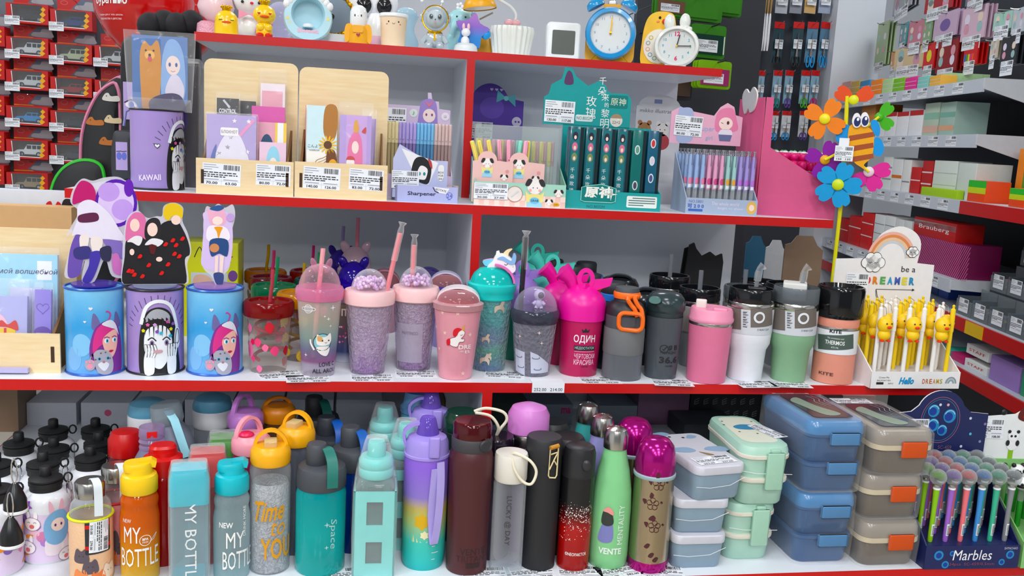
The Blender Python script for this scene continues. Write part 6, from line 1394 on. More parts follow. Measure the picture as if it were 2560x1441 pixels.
A.poly(S(q([(.1,.62),(.2,.74),(.34,.74),(.44,.66),(.38,.58)])),M('#ddd6e6',.4),5).poly(S(q([(-.2,.56),(.1,.62),(.4,.6),(.5,.42),(.3,.34),(.1,.36),(-.1,.44)])),M('#2c2052',.4),6)
A.poly(circ(cw*.12,ch*.36,cw*.09,ch*.035),M('#f0f0f4',.4),7).poly(circ(cw*.09,ch*.36,cw*.025,ch*.014),INK,8).poly(circ(cw*.16,ch*.36,cw*.025,ch*.014),INK,8).rect(-cw*.5,ch*.42,-cw*.2,ch*.47,M('#d86aa0',.4),3).poly(circ(-cw*.26,ch*.37,cw*.12,ch*.045),M('#e8ecec',.4),4).poly(circ(-cw*.24,ch*.37,cw*.05,ch*.02),M('#22366c',.4),5)
A.flat(t,0,step=.0002)
MB().rr([(.08,.008,.002,.001),(.082,.01,.002,h*.96),(cw*1.1,.012,.003,h*1.1),(cw*1.14,.014,.004,ch*.5),(cw*1.26,.016,.004,ch*.9),(cw*1.3,.006,.002,ch*1.03)],FILM,3,TR(0,.0015,0)).obj('clear_bag',t)
# dark sheet pack beside it
x,w_=wide(458,503,470,2.02);zt=zat(480,160,2.0,Z2)
t=thing('sheet_pack','dark plastic wrapped poster pack leaning beside the lilac tin','poster pack',(x,2.03,Z2),0)
MB().rr([(w_*1.0,.09,.004,0),(w_*1.02,.09,.005,zt*.6),(w_*.96,.085,.004,zt*.98)],M('#2a2430',.25,var=.5,scale=14),3).obj('poster_bundle',t);MB().rr([(w_*1.08,.098,.006,0),(w_*1.12,.1,.008,zt*.6),(w_*1.1,.092,.006,zt),(w_*.8,.02,.004,zt+.012)],FILM,3).obj('clear_bag',t)
# --- plywood displays with notepads
def plybox(px0,px1,pyf,pyt,pxb,pyb_,Y,label):
    x,w_=wide(px0,px1,490,Y);hf_=zat((px0+px1)/2,pyt,Y,Z2);hb_=zat(pxb,pyb_,Y+.1,Z2)
    t=thing('plywood_display',label,'display box',(x,Y,Z2),0);plytray(t,w_,.095,hf_,hb_,backr=.016);return t,w_,hf_
tA,wA,hA_=plybox(490,733,497,400,618,152,1.835,'plywood display box holding a lilac notebook and pink heart pad')
tB,wB_,hB_=plybox(736,967,506,409,832,172,1.835,'plywood display box holding sunflower notebooks')
Art().tagp(-wA*.24,hA_*.55,.072,hA_*.62,'70.00','63.00',-2,1).tagp(wA*.29,hA_*.6,.066,hA_*.6,'80.00','72.00',-1,1).flat(tA,0)
Art().tagp(-wB_*.21,hB_*.56,.072,hB_*.62,'140.00','126.00',-2,1).tagp(wB_*.27,hB_*.57,.068,hB_*.6,'83.00','72.00',-2,1).flat(tB,0)
g1='notepads in the plywood displays'
def put(px0,px1,pyt,Y,col,label,art=None,bag=0,th=.006,zb=Z2+.008,tilt=.06,rz=0,**kw):
    x,w_=wide(px0,px1,pyt,Y);h_=zat((px0+px1)/2,pyt,Y,zb);return pad(Vector((x,Y,zb)),w_,h_,col,label,rz,th,tilt,art,bag,group=g1,**kw)
def n1(A,w_,h_):
    for k in range(9):
        a,b=random.uniform(-.45,.45),random.uniform(.35,.95);A.poly(star(a*w_,b*h_,.005),M('#f4f0f8',.4),2)
    A.poly(S([(-w_*.4,0),(-w_*.3,h_*.5),(-w_*.05,h_*.78),(w_*.2,h_*.7),(w_*.4,h_*.3),(w_*.42,0)]),M('#e8e4f2',.4),2).poly(rrect(-w_*.22,h_*.72,w_*.14,h_*.83,.003),M('#f6f4f4',.4),3).text('БЛОКНОТ',-w_*.04,h_*.775,.006,M('#7a6a8c',.5),4,w=.03).line([(w_*.0,h_*.6),(w_*.45,h_*.95)],.006,M('#e8a0c8',.4),1).poly(S([(-w_*.48,0),(-w_*.42,h_*.4),(-w_*.3,h_*.6),(-w_*.34,h_*.3),(-w_*.36,0)]),M('#5a6ab0',.4),3)
def n2(A,w_,h_):A.poly(S([(-w_*.2,0),(-w_*.22,h_*.7),(0,h_*.92),(w_*.24,h_*.75),(w_*.3,0)]),M('#9cd0e4',.4),1).poly(circ(w_*.02,h_*.55,w_*.15,h_*.14),M('#f4e4e0',.4),2).poly(circ(-w_*.36,h_*.3,w_*.12,h_*.12),M('#f0f0f4',.4),1).poly(S([(-w_*.46,h_*.38),(-w_*.36,h_*.5),(-w_*.26,h_*.36)]),M('#c05060',.4),2)
def n3(A,w_,h_):A.poly(circ(-w_*.15,h_*.55,w_*.24,h_*.28),M('#2c4a6a',.4),2).rect(w_*.12,0,w_*.5,h_,M('#ecc86a',.4),1).rect(w_*.2,0,w_*.4,h_,M('#eef0f0',.4),2).text('БАНАНА',w_*.3,h_*.5,.008,M('#2a6a8a',.5),3,w=.034,rot=90,bold=.04).poly(circ(-w_*.12,h_*.42,w_*.14,h_*.16),M('#f2dcd4',.4),3)
def n4(A,w_,h_):A.rect(-w_/2,0,w_/2,h_*.45,M('#6fb4c0',.4),1).poly(S([(-.012,h_*.68),(0,h_*.74),(.012,h_*.68),(0,h_*.66)]),M('#6a2a4a',.5),2)
def n5(A,w_,h_):A.rect(-w_*.44,h_*.04,w_*.4,h_*.93,M('#e2aab8',.4),1).poly(heart(w_*.06,h_*.5,.017),M('#c83a68',.4),2).poly(heart(-w_*.14,h_*.7,.009),M('#c83a68',.4),2).poly(circ(-w_*.26,h_*.42,.0025),M('#f0dce4',.4),2)
def n6(A,w_,h_):A.text('CONTROL',0,h_*.86,.009,M('#e6e6ea',.4),2,w=w_*.8,bold=.04).line([(-w_*.2,h_*.98),(w_*.1,h_*.9)],.004,M('#c8ccd4',.3),1)
put(515,640,287,1.846,'#b8aad8','lilac starry sleeved notebook in the plywood display',n1,.004)
put(648,715,356,1.846,'#e6cadc','small pad with pale blue hair drawing in the plywood display',n2)
put(640,716,306,1.862,'#e0a8b8','card with yellow side band reading banana sideways',n3)
put(628,712,266,1.88,'#d06aa8','pink hanging header card with euro slot',n4)
put(650,712,208,1.905,'#eee2ea','pink heart pad in tall clear bag',n5,.03)
put(540,595,245,1.885,'#26262b','black pad lettered Control in clear bag',n6,.012)
put(597,638,252,1.902,'#232328','black pad in clear bag beside the Control pad',None,.012)
def n7(A,w_,h_):
    A.rect(-w_/2,h_*.5,w_/2,h_,M('#cfe6ec',.4),1).poly(S([(w_*.1,h_*.99),(w_*.05,h_*.7),(w_*.3,h_*.6),(w_*.48,h_*.7),(w_*.48,h_*.99)]),M('#a8743c',.4),2)
    for k in range(14):a=k*PI/7;A.poly(S([(w_*.2,h_*.56),(w_*.2+.013*math.cos(a-.12),h_*.56+.013*math.sin(a-.12)),(w_*.2+.019*math.cos(a),h_*.56+.019*math.sin(a)),(w_*.2+.013*math.cos(a+.12),h_*.56+.013*math.sin(a+.12))],3),M('#eab81e',.4),3)
    A.poly(circ(w_*.2,h_*.56,.008),M('#5a3414',.4),4)
    for k in range(9):A.line(S([(w_*.4,h_*(.5-.03*k)),(w_*.1,h_*(.42-.03*k)),(-w_*.2-.02*w_*k,h_*(.36-.035*k)),(-w_*.1,h_*(.2-.02*k))],5,False),.0011,M(('#a8743c','#c89a5c','#7a4a24')[k % 3],.4),2)
    A.poly(S([(w_*.2,h_*.5),(w_*.48,h_*.46),(w_*.48,h_*.1),(w_*.3,h_*.14),(w_*.16,h_*.3)]),M('#6a3c1c',.4),3).text('こんよう',-w_*.24,h_*.54,.006,M('#5a5a62',.5),3).text('notebook',-w_*.24,h_*.495,.0035,M('#5a5a62',.5),3)
    A.poly(circ(w_*.38,h_*.32,.009,.014),M('#e0a81e',.4),4)
for k in range(5):put(768-k,844-k,264,1.846+.012*k,('#f0efea','#efeee8','#e9ede9','#ecece8','#c8404a')[k],'white notebook with big sunflower drawing' if k==0 else ('red backed notebook at the back of the sunflower stack' if k==4 else 'plain edged notebook stacked behind the sunflower one'),n7 if k==0 else None,0,.008)
def n8(A,w_,h_):
    A.rect(-w_*.3,0,w_*.36,h_,M('#c9a8dc',.4),1).poly(S([(-w_*.2,h_*.3),(-w_*.22,h_*.65),(0,h_*.8),(w_*.2,h_*.68),(w_*.2,h_*.3)]),M('#e07aa8',.4),2).poly(circ(0,h_*.6,w_*.11,h_*.08),M('#f4e0d8',.4),3).poly(circ(-w_*.14,h_*.4,w_*.13,h_*.07),M('#f2eeee',.4),4).poly(circ(-w_*.14,h_*.44,w_*.14,h_*.05,12,0,180),M('#c02a3a',.4),5)
    A.poly(S([(-w_*.24,h_*.2),(w_*.22,h_*.22),(w_*.24,h_*.36),(-w_*.1,h_*.3)]),M('#8fc8c8',.4),3).poly(S([(-.004,h_*.8),(-.002,h_*.93),(.004,h_*.92),(.006,h_*.8)]),M('#d8a030',.4),3).poly(S([(.012,h_*.8),(.02,h_*.86),(.02,h_*.78)]),M('#c02a3a',.4),3).poly(circ(0,h_*.08,w_*.16,h_*.06),M('#d04a70',.4),3)
put(850,930,288,1.842,'#b8a0d8','long lilac pad with pink haired bunny figure in clear bag',n8,.026,.006)
put(902,936,296,1.87,'#c0a8dc','second lilac pad leaning behind the bunny figure pad',None,.02,.006,rz=-.3)
# --- pens with printed barrels
def stick(name,label,group,P,rz,cols,h,r,tilt=0,tiltx=0,style='cap'):
    t=thing(name,label,'pen',P,rz,group,rx=tiltx,ry=tilt);a,b,c=cols
    if style=='cap':
        MB().lathe([(r*.6,0),(r,.004),(r,h*.62)],a,10).obj('barrel',t);MB().lathe([(r*1.15,h*.6),(r*1.2,h*.605),(r*1.15,h*.985),(r*.9,h),(0,h)],b,10).obj('cap',t);MB().box(-r*.35,r*.35,-r*1.9,-r*1.4,h*.68,h*.98,b).box(-r*.35,r*.35,-r*1.6,-r*.9,h*.95,h*.98,b).obj('clip',t)
    else:
        MB().lathe([(r*.5,0),(r,.014),(r,h*.28)],CL('#eceef0',.25,.06,.4),10).obj('grip',t);MB().lathe([(r,h*.28),(r*1.03,h*.29),(r*1.03,h*.8),(r*.8,h*.9)],a,10).obj('barrel',t);MB().lathe([(r*.4,h*.89),(r*.4,h*.97),(r*.75,h*.975),(r*.75,h),(0,h)],CHROME,10).obj('push_button',t);MB().tube([(0,-r*.6,h*.92),(0,-r*1.7,h*.9),(0,-r*1.8,h*.7)],.0008,CHROME,5).obj('clip',t)
        if c:Art().poly(circ(0,h*.42,r*.9,h*.06),c,1).rect(-r*.8,h*.3,r*.8,h*.36,b,1).wrap(t,r*1.04,cut=.002)
    return t
# lilac pen display behind
x,w_=wide(948,1132,330,1.98);L_=M('#d2c2dc',.5)
lp=thing('pen_display','lilac pen display with purple haired girl header','display box',(x,1.95,Z2),0)
tray(lp,w_,.1,.05,.1,L_);MB().box(-w_/2+.003,w_/2-.003,.003,.097,.046,.048,L_).obj('pen_rack',lp)
zt=zat(1030,264,2.05,Z2);zg=zat(1075,232,2.05,Z2)
HP=[(-w_/2,.09),(w_/2,.09),(w_/2,zt-.006),(w_*.34,zt-.004),(w_*.33,zt+.012),(w_*.24,zg-.018),(w_*.22,zg),(w_*.17,zg),(w_*.18,zg-.022),(w_*.08,zg-.03),(w_*.08,zt),(-w_/2,zt)]
MB().prism(HP,.101,.104,L_).obj('header_card',lp)
A=Art().tagp(-w_*.34,zt-.032,.07,.05,'39.00','31.50',0,4).poly(S([(w_*.04,.1),(w_*.06,zt-.01),(w_*.12,zt+.014),(w_*.28,zt+.012),(w_*.32,zt-.03),(w_*.34,.1)]),M('#9a86c4',.4),2).poly(circ(w_*.2,zt-.02,.014,.015),M('#f0dcd8',.4),3).poly(S([(w_*.08,.1),(w_*.12,zt-.045),(w_*.28,zt-.045),(w_*.32,.1)]),M('#cbb4de',.4),3).poly(S([(w_*.13,zt+.012),(w_*.2,zt+.006),(w_*.26,zt+.016),(w_*.2,zt+.0)]),M('#d87a8c',.4),4)
for e in (.16,.24):A.poly(circ(w_*e,zt-.018,.0022,.003),M('#7a4a7c',.4),4)
A.poly(circ(-w_*.02,zt-.016,.009),M('#dfe6e0',.4),2).text('♪',-w_*.02,zt-.016,.009,M('#6aa08a',.4),3).poly(circ(w_*.43,zt-.02,.009),M('#ece4ee',.4),2).text('は',w_*.43,zt-.02,.006,M('#9a8aa8',.4),3).text('空',-w_*.06,zt-.048,.016,M('#c4a8cc',.4),3);A.flat(lp,.101)
pcol=[('cream','#e8dcb4'),('lavender','#b8aade'),('sky blue','#8ac0e4'),('rose beige','#d9c2c0')];pz={}
def lpen(i,j,P):
    k=min(3,i//5);n,c_=pcol[k]
    if k not in pz:pz[k]=stick('gel_pen',n+' capped gel pen in the lilac display','gel pens in the lilac display',P,0,(CL(c_,.45,.08,.3),M(c_,.35),None),.112,.0034)
    else:dup(pz[k],P,random.uniform(-.2,.2))
row_of(lp,20,2,lpen,w_*.97,.02,.075,.048,0)
# sharpener box
x,w_=wide(992,1145,500,1.835);hs=zat(1068,466,1.835,Z2);bl=M('#b4b8de',.45)
sb=thing('sharpener_box','periwinkle cardboard box lettered Sharpener with ink girl header','display box',(x,1.835,Z2),.1)
tray(sb,w_,.085,hs,hs,bl);zt=zat(1050,400,1.87,Z2)
MB().prism([(-w_*.55,hs*.2),(w_*.36,hs*.2),(w_*.36,zt),(-w_*.05,zt),(-w_*.18,zt+.012),(-w_*.45,zt+.03),(-w_*.55,zt)],.03,.033,M('#c0c4e2',.45)).obj('header_card',sb)
A=Art().poly([(-w_*.42,zt+.022),(-w_*.12,hs*1.15),(w_*.05,hs*1.05),(w_*.2,zt-.004),(-w_*.1,zt+.008)],M('#eeeef2',.45),1).poly(S([(-w_*.24,hs*1.5),(-w_*.2,zt+.0),(-w_*.05,zt+.006),(w_*.08,zt-.012),(w_*.06,hs*1.25),(-.004,hs*1.1)]),M('#16161a',.45),2).poly(S([(-w_*.16,hs*1.5),(-w_*.1,zt-.012),(w_*.02,zt-.018),(w_*.0,hs*1.45),(-w_*.06,hs*1.35)]),M('#f0eeee',.45),3)
for e in (-.11,-.03):A.poly(circ(w_*e,hs*1.72,.0026,.0036),M('#3a8a8c',.4),4)
A.poly(S([(w_*.02,zt+.004),(w_*.08,zt-.002),(w_*.1,zt-.016),(w_*.06,zt-.012)]),M('#b04a4c',.4),4).poly(rrect(w_*.2,hs*1.3,w_*.3,zt-.008,.006),M('#eef0f0',.4),2).text('BOX',w_*.25,hs*1.85,.004,INK,3).text('FOR',w_*.25,hs*1.65,.004,INK,3).text('SHU',w_*.25,hs*1.45,.004,INK,3)
A.tagp(-w_*.34,hs*1.32,.056,.036,'63.00','57.00',0,5);A.flat(sb,.03)
Art().text('Sharpener',-w_*.1,hs*.5,.010,M('#26284c',.5),1,w=.058,bold=.02).text('24',w_*.36,hs*.45,.008,M('#4a5ac0',.5),1).text('pcs',w_*.36,hs*.2,.003,M('#4a5ac0',.5),1).ring(w_*.36,hs*.45,.0065,.0007,M('#4a5ac0',.5),1).poly([(w_*.1,hs*.98),(w_*.36,hs*.9),(w_*.3,hs*.56),(w_*.18,hs*.62)],M('#eeeef2',.45),1).text('ROTATE',w_*.22,hs*.78,.004,INK,2,rot=-12).line([(w_*.08,hs*.95),(w_*.12,hs*.7),(w_*.18,hs*.62)],.0016,INK,2).flat(sb,0)
for k in range(3):MB().rbox(.03,.022,.03,.006,M('#c8b0a0',.4),.002,z=.003,xf=TR(-w_*.32+.05*k,.06,0)).obj('sharpener',sb)
# purple header display behind the divider
x,w_=wide(1178,1311,300,2.2);zt=zat(1240,208,2.2,Z2);z2=zat(1290,252,2.2,Z2)
kd=thing('header_display','purple cardboard header with teal bow behind the panda display','display box',(x,2.16,Z2),0);pu=M('#54399c',.45)
tray(kd,w_,.06,.06,.08,pu)
MB().prism([(-w_/2,.05),(w_/2,.05),(w_/2,z2),(w_*.3,z2+.004)]+circ(-w_*.14,z2-.01,w_*.36,zt-z2+.01,14,20,175)+[(-w_/2,z2)],.061,.064,pu).obj('header_card',kd)
A=Art();tb=M('#5fb4c0',.4)
for s_ in (-1,1):A.poly([(w_*.16,z2+.006),(w_*.16+s_*.022,z2+.02-s_*.004),(w_*.16+s_*.024,z2-.01-s_*.004)],tb,2)
A.poly(circ(w_*.16,z2+.005,.006),M('#86d0d4',.4),3).poly(circ(w_*.38,z2-.05,.012),M('#cfc8dc',.4),2).poly(circ(w_*.36,z2-.05,.0025),pu,3).poly(circ(w_*.42,z2-.05,.0025),pu,3)
for k in range(3):A.poly(heart(-w_*.12+.012*k,zt-.014,.008),M('#d8c8ec',.4),2)
A.tagp(-w_*.3,z2-.075,.06,.04,'45.00','40.50',0,3);A.poly(circ(-w_*.1,z2-.02,.03,.026),M('#6a4fb4',.45),1);A.flat(kd,.061)
# --- panda pen display
x,w_=wide(1184,1411,520,1.835);hf=zat(1296,458,1.835,Z2)
mp_=M('#a9d6c4',.45);pdx=thing('pen_display','mint and pink puppy printed pen display with milky pen packs','display box',(x,1.835,Z2),-.05)
dD=.12;MB().box(-w_/2,w_/2,0,.0022,0,hf,mp_).obj('front_panel',pdx)
for sx in (-1,1):MB().prism([(0,0),(dD,0),(dD,hf*2.0),(.0022,hf)],0,.0022,M('#9cc8b4',.45),xf=TR(sx*w_/2+(0 if sx>0 else .0022),0,0)@RZ(PI/2)).obj('side_panel',pdx)
MB().box(-w_/2+.003,w_/2-.003,.003,dD,0,.002,mp_).obj('bottom_panel',pdx)
ptop=zat(1300,316,1.91,Z2)
MB().rbox(w_*1.0-.006,.045,ptop-.003,.004,CL('#e8eeee',.22,.25,.25),.002,z=.003,xf=TR(0,.09,0)).obj('milky_case',pdx)
def puppy(A,a,b,s_,l=3,cup=True):
    if cup:A.poly([(a-.9*s_,b+.1*s_),(a-.7*s_,b-1.5*s_),(a+.7*s_,b-1.5*s_),(a+.9*s_,b+.1*s_),(a+.5*s_,b-.2*s_),(a,b+.1*s_),(a-.5*s_,b-.2*s_)],M('#ecdf9a',.4),l).rect(a-.72*s_,b-1.5*s_,a+.72*s_,b-.9*s_,M('#a8d4ea',.4),l+1).poly(circ(a,b-.75*s_,.45*s_,.3*s_),M('#7cc0e0',.4),l+2).text('GRAB',a,b-.75*s_,.2*s_,INK,l+3)
    A.poly(circ(a,b+.55*s_,.75*s_,.7*s_),M('#f6f2ee',.4),l+1)
    for q in (-1,1):A.poly(S([(a+q*.3*s_,b+1.15*s_),(a+q*.7*s_,b+1.25*s_),(a+q*.95*s_,b+.7*s_),(a+q*.6*s_,b+.6*s_)]),M('#2c2a2c',.4),l+2).poly(circ(a+q*.45*s_,b+.2*s_,.14*s_),M('#f0b8b4',.4),l+2).poly(circ(a+q*.2*s_,b+.45*s_,.05*s_,n=8),INK,l+3)
A=Art().rect(-w_/2,0,w_/2,hf*.48,M('#ecc6bc',.45),1)
for k in range(18):A.rect(-w_/2+w_*k/18,(k % 2)*hf*.24,-w_/2+w_*(k+1)/18,(k % 2)*hf*.24+hf*.24,M('#f0dcd2',.45),2)
A.tagp(-w_*.32,hf*.6,.07,hf*.68,'30.00','27.00',0,8);puppy(A,w_*.16,hf*.62,.022);puppy(A,w_*.42,hf*.5,.011,3,False);puppy(A,w_*.32,hf*.12,.009,3,False)
A.poly(circ(-w_*.06,hf*.52,.016),M('#ece2dc',.45),4).ring(-w_*.06,hf*.52,.016,.0012,M('#b08070',.45),5).line([(-w_*.1,hf*.4),(-w_*.02,hf*.66)],.003,M('#d4d8dc',.3),6).poly(circ(w_*.4,hf*.14,.007,.004),M('#e0a848',.4),4).text('3.0+',w_*.4,hf*.14,.003,INK,5)
A.flat(pdx,0)
for k,cx in enumerate((-w_*.3,w_*.05)):
    c_=MB().prism([(cx-.042,.004),(cx+.042,.004),(cx+.042,hf*1.85),(cx+.01,hf*1.9)]+circ(cx-.012,hf*1.9,.02,hf*.4,10,0,180)+[(cx-.042,hf*1.85)],.018+.006*k,.020+.006*k,M('#ecc4c0',.45)).obj('pack_card',pdx)
    A=Art();puppy(A,cx-.012,hf*1.62,.014,1);A.poly(circ(cx+.03,hf*1.45,.004),M('#e0a0a0',.4),1);puppy(A,cx+.024,hf*1.08,.009,1,False);A.flat(c_,.018+.006*k)
MB().box(-.0005,.0005,0,.001,0,.001,mp_)
cc={'yellow':'#eedb7e','pink':'#eeaec2','mint':'#92dccc'};pq={}
def ppen(nm,P,tl=0,tx=0):
    if nm not in pq:pq[nm]=stick('capped_pen',nm+' capped pen with puppy barrel in the mint display','pastel pens in the mint display',P,0,(M('#e8e6e0',.4,var=.3,scale=120),M(cc[nm],.4),None),.128,.0042,tl,tx)
    else:dup(pq[nm],P,rot=(tx,tl,random.uniform(-.2,.2)))
rnd=random.Random(11);zb=Z2+.0065
for k in range(20):
    nm=('yellow','yellow','pink','mint','pink','mint','yellow','pink','pink','pink','mint','yellow','mint','mint','yellow','pink','yellow','pink','yellow','pink')[k]
    ppen(nm,Vector((x-w_*.425+w_*.85*k/19,1.835+.092+(.006 if k % 2 else-.006)+(k-9)*-.0008,zb)),0,0)
for k in range(8):
    nm=('yellow','yellow','yellow','pink','pink','mint','pink','yellow')[k];ppen(nm,Vector((x-w_*.33+.0112*k,1.835+.036+.013*(k % 2),zb)),(-.3,-.26,-.2,-.1,-.04,.09,.08,.05)[k],-.02)
# --- teal glossy display
x,w_=wide(1412,1648,530,1.84);tl=M('#3f9c9c',.18,coat=.5)
td=thing('pen_display','glossy teal display with white lettering and boxed pens','display box',(x,1.84,Z2),-.04);hf=zat(1530,480,1.84,Z2);hx=zat(1500,462,1.84,Z2)
tray(td,w_,.1,hf,hf*1.9,tl)
BAD=[(-w_*.34,hf*.62),(-w_*.3,hf*.55),(-w_*.02,hf*.55),(.004,hf*.62),(.004,hf*1.4),(-w_*.04,hf*1.5),(-w_*.14,hf*1.62),(-w_*.28,hf*1.5),(-w_*.34,hf*1.4)]
BAD=[(a-w_*.0,b*.92-.004) for a,b in BAD]
MB().prism(BAD,-.002,.0,M('#2c7c78',.2)).obj('badge_plate',td)
Art().line(BAD,.0014,M('#a8d8cc',.3),1,True).text('原神',-w_*.16,hf*.95,.024,M('#eef2ea',.3),2,w=.06,bold=.04).poly(star(-.006,hf*.86,.014,4,.2),M('#eef2ea',.3),2).flat(td,-.002)
A=Art().poly(rrect(w_*.14,hf*.18,w_*.46,hf*.82,.003),M('#e8eeea',.4),1)
for k in range(4):A.rect(w_*(.2 if k==0 else .16),hf*(.68-.13*k),w_*(.44 if k<3 else .32),hf*(.73-.13*k),M('#4a6a6a',.5),2)
A.text('NO.8032M',-w_*.18,hf*.14,.006,M('#1c5a5a',.5),1).flat(td,0)
zt,z2,zl=zat(1470,200,1.94,Z2),zat(1470,248,1.94,Z2),zat(1470,316,1.94,Z2);hw=w_*.47;ox=-w_*.23
HP=[(-hw,zl),(hw,zl),(hw,z2+.004),(hw*.9,z2+.016),(hw*.5,z2+.016),(hw*.42,z2+.022),(hw*.4,zt-.01),(hw*.24,zt),(-.002,zt-.012),(-hw*.3,zt+.006),(-hw*.4,zt+.022),(-hw*.56,zt+.024),(-hw*.62,zt),(-hw*.85,zt-.014),(-hw*.9,z2+.006),(-hw,z2)]
MB().prism([(a+ox,b) for a,b in HP],.1,.103,tl).box(-w_/2+.004,w_/2-.004,.1,.102,hf*1.9,zl+.002,tl).obj('header_card',td)
A=Art();wh=M('#f2f6f4',.3)
for tx_,a,b,s_ in (('千',.02,zt-.0,.016),('朵',.02,zt-.022,.018),('玫',-.002,z2-.004,.022),('瑰',-.002,z2-.03,.022),('来',.028,z2+.006,.016),('的',.032,z2-.01,.01),('黎',.03,z2-.028,.018),('明',.03,z2-.05,.02)):A.text(tx_,ox+a+.01,b,s_,wh,2)
A.poly(rrect(ox+hw*.48,z2-.016,ox+hw*.92,z2+.012,.004),M('#2c7c78',.25),1).text('原神',ox+hw*.7,z2-.002,.016,M('#e6ead4',.3),2,w=.034).poly(circ(ox+hw*.68,z2-.042,.014),M('#e0dcd4',.4),1).text('22+2',ox+hw*.68,z2-.046,.006,M('#6a5a50',.5),2).poly(circ(ox+hw*.68,z2-.042,.014,.014,12,20,160),M('#a88a6c',.4),2).poly(rrect(ox-hw*.26,zl+.01,ox+hw*.14,zl+.024,.004),M('#dfe6e6',.4),1).text('NO.8032M',ox-hw*.06,zl+.017,.007,M('#2c7c78',.5),2,w=.034)
for a,b in ((.0,.03),(.07,.01),(.085,-.012)):A.poly(star(ox+a,z2-.05+b,.004,4,.3),wh,2)
A.poly(S([(ox-hw*.5,zt+.016),(ox-hw*.4,zt+.012),(ox-hw*.36,zt-.01),(ox-hw*.56,zt-.01)]),M('#5a3a60',.3),1)
A.tagp(ox-hw*.63,z2-.03,.066,.046,'130.00','117.00',-1,4);A.flat(td,.1)
bx=[]
cols_=('#1f5560','#1f5560','#1f5560','#1f5560','#226a66','#265a74')
hbx=zat(1530,322,1.88,Z2)-.003
for k in range(6):
    X_=x-w_*.425+w_*.165*k;wbx=.0225
    t=thing('pen_box','slim teal pen box with picture column in the glossy display' if k<4 else ('slim green pen box with moon emblems in the glossy display' if k==4 else 'slim blue pen box with round emblems in the glossy display'),'pen box',(X_,1.84+.012,Z2+.003),-.04,'slim pen boxes in the teal display')
    MB().rbox(wbx,.034,hbx,.001,M(cols_[k],.2,coat=.4),.0006,xf=TR(0,.017,0)).obj('box_sleeve',t)
    MB().box(wbx/2+.0004,wbx/2+.0075,.004,.03,0,hbx*.99,M('#12262c',.3)).obj('gap_shade_box',t)  # dark filler standing in for the shade between neighbouring pen boxes
    A=Art()
    if k<4:
        A.rect(-wbx*.36,hbx*.05,wbx*.36,hbx*.97,M('#2f7078',.25),1)
        for q,c_ in enumerate(('#2a2c3a','#d07a94','#7a8a5c')):A.poly(circ(0,hbx*(.88-.13*q),wbx*.26,hbx*.055),M(c_,.3),2).poly(circ(0,hbx*(.865-.13*q),wbx*.12,hbx*.025),M('#ecd8ce',.3),3)
        for q,ch in enumerate('千朵玫瑰'):A.text(ch,-.002,hbx*(.46-.085*q),.009,M('#e4ecea',.3),2)
        A.poly(circ(0,hbx*.09,wbx*.3,hbx*.06),M('#a8283a',.3),2)
    else:
        for q,c_ in enumerate((('#c0484c','#d8d0e0','#4a5a8c'),('#4a4a5a','#c04a5a','#6a9a8a'))[k==4]):A.poly(circ(0,hbx*((.84,.62,.4) if k==5 else (.3,.12,.75))[q],wbx*.26,hbx*.06),M('#dfe4e6',.3),1).poly(circ(0,hbx*((.84,.62,.4) if k==5 else (.3,.12,.75))[q],wbx*.17,hbx*.045),M(c_,.3),2)
    A.flat(t,0)
# bear card display behind
x,w_=wide(1588,1702,320,2.18);zt=zat(1640,236,2.18,Z2);bw=M('#d5d8dc',.5)
bd=thing('header_display','pale grey card display with two bear drawings, behind the teal one','display box',(x,2.12,Z2),0);tray(bd,w_,.06,.05,.07,bw);MB().prism([(-w_/2,.05),(w_/2,.05),(w_/2,zt-.03)]+circ(0,zt-.03,w_*.46,.03,14,5,175)+[(-w_/2,zt-.03)],.061,.064,bw).obj('header_card',bd)
A=Art().text('mikko illustration',0,zt-.04,.009,M('#6a6c74',.5),1,w=w_*.84,sh=.2).rect(-.014,zt-.022,.006,zt-.012,M('#7a8ab0',.5),1)
for a,c_ in ((-w_*.3,'#a87a54'),(w_*.1,'#e6e4e2')):
    A.poly(circ(a,zt-.085,.017,.016),M(c_,.5),1).poly(circ(a,zt-.115,.02,.02),M('#e8e4dc' if c_ != '#e6e4e2' else '#a84a50',.5),1)
    for s_ in (-1,1):A.poly(circ(a+s_*.012,zt-.07,.006),M(c_,.5),1).poly(circ(a+s_*.006,zt-.085,.0014),INK,2)
    A.poly(circ(a,zt-.093,.003,.002),INK,2)
A.flat(bd,.061)
# --- pale blue and pink pen display
x,w_=wide(1714,1888,540,1.835);hf=zat(1800,498,1.835,Z2);pb=M('#a9b6cc',.45)
sg_=thing('pen_display','pale blue pen display with pink cartoon girl header','display box',(x,1.835,Z2),-.08);dD=.12;tray(sg_,w_,dD,hf,.13,pb);MB().box(-w_/2+.003,w_/2-.003,.003,dD-.003,hf*.55,hf*.58,pb).obj('pen_rack',sg_)
zt,zl,zg=zat(1700,280,1.96,Z2),zat(1700,358,1.96,Z2),zat(1780,258,1.96,Z2);wh_=w_*.52;pk=M('#e3b2c8',.45);ox=-.012
HP=[(-wh_,zl),(wh_,zl),(wh_,zt-.004),(wh_*.8,zt),(wh_*.74,zg-.006),(wh_*.55,zg+.002),(wh_*.36,zg-.008),(wh_*.2,zt-.004),(-wh_*.5,zt+.004),(-wh_*.75,zt+.012),(-wh_,zt)]
MB().prism([(a+ox,b) for a,b in HP],dD+.001,dD+.004,pk).obj('header_card',sg_)
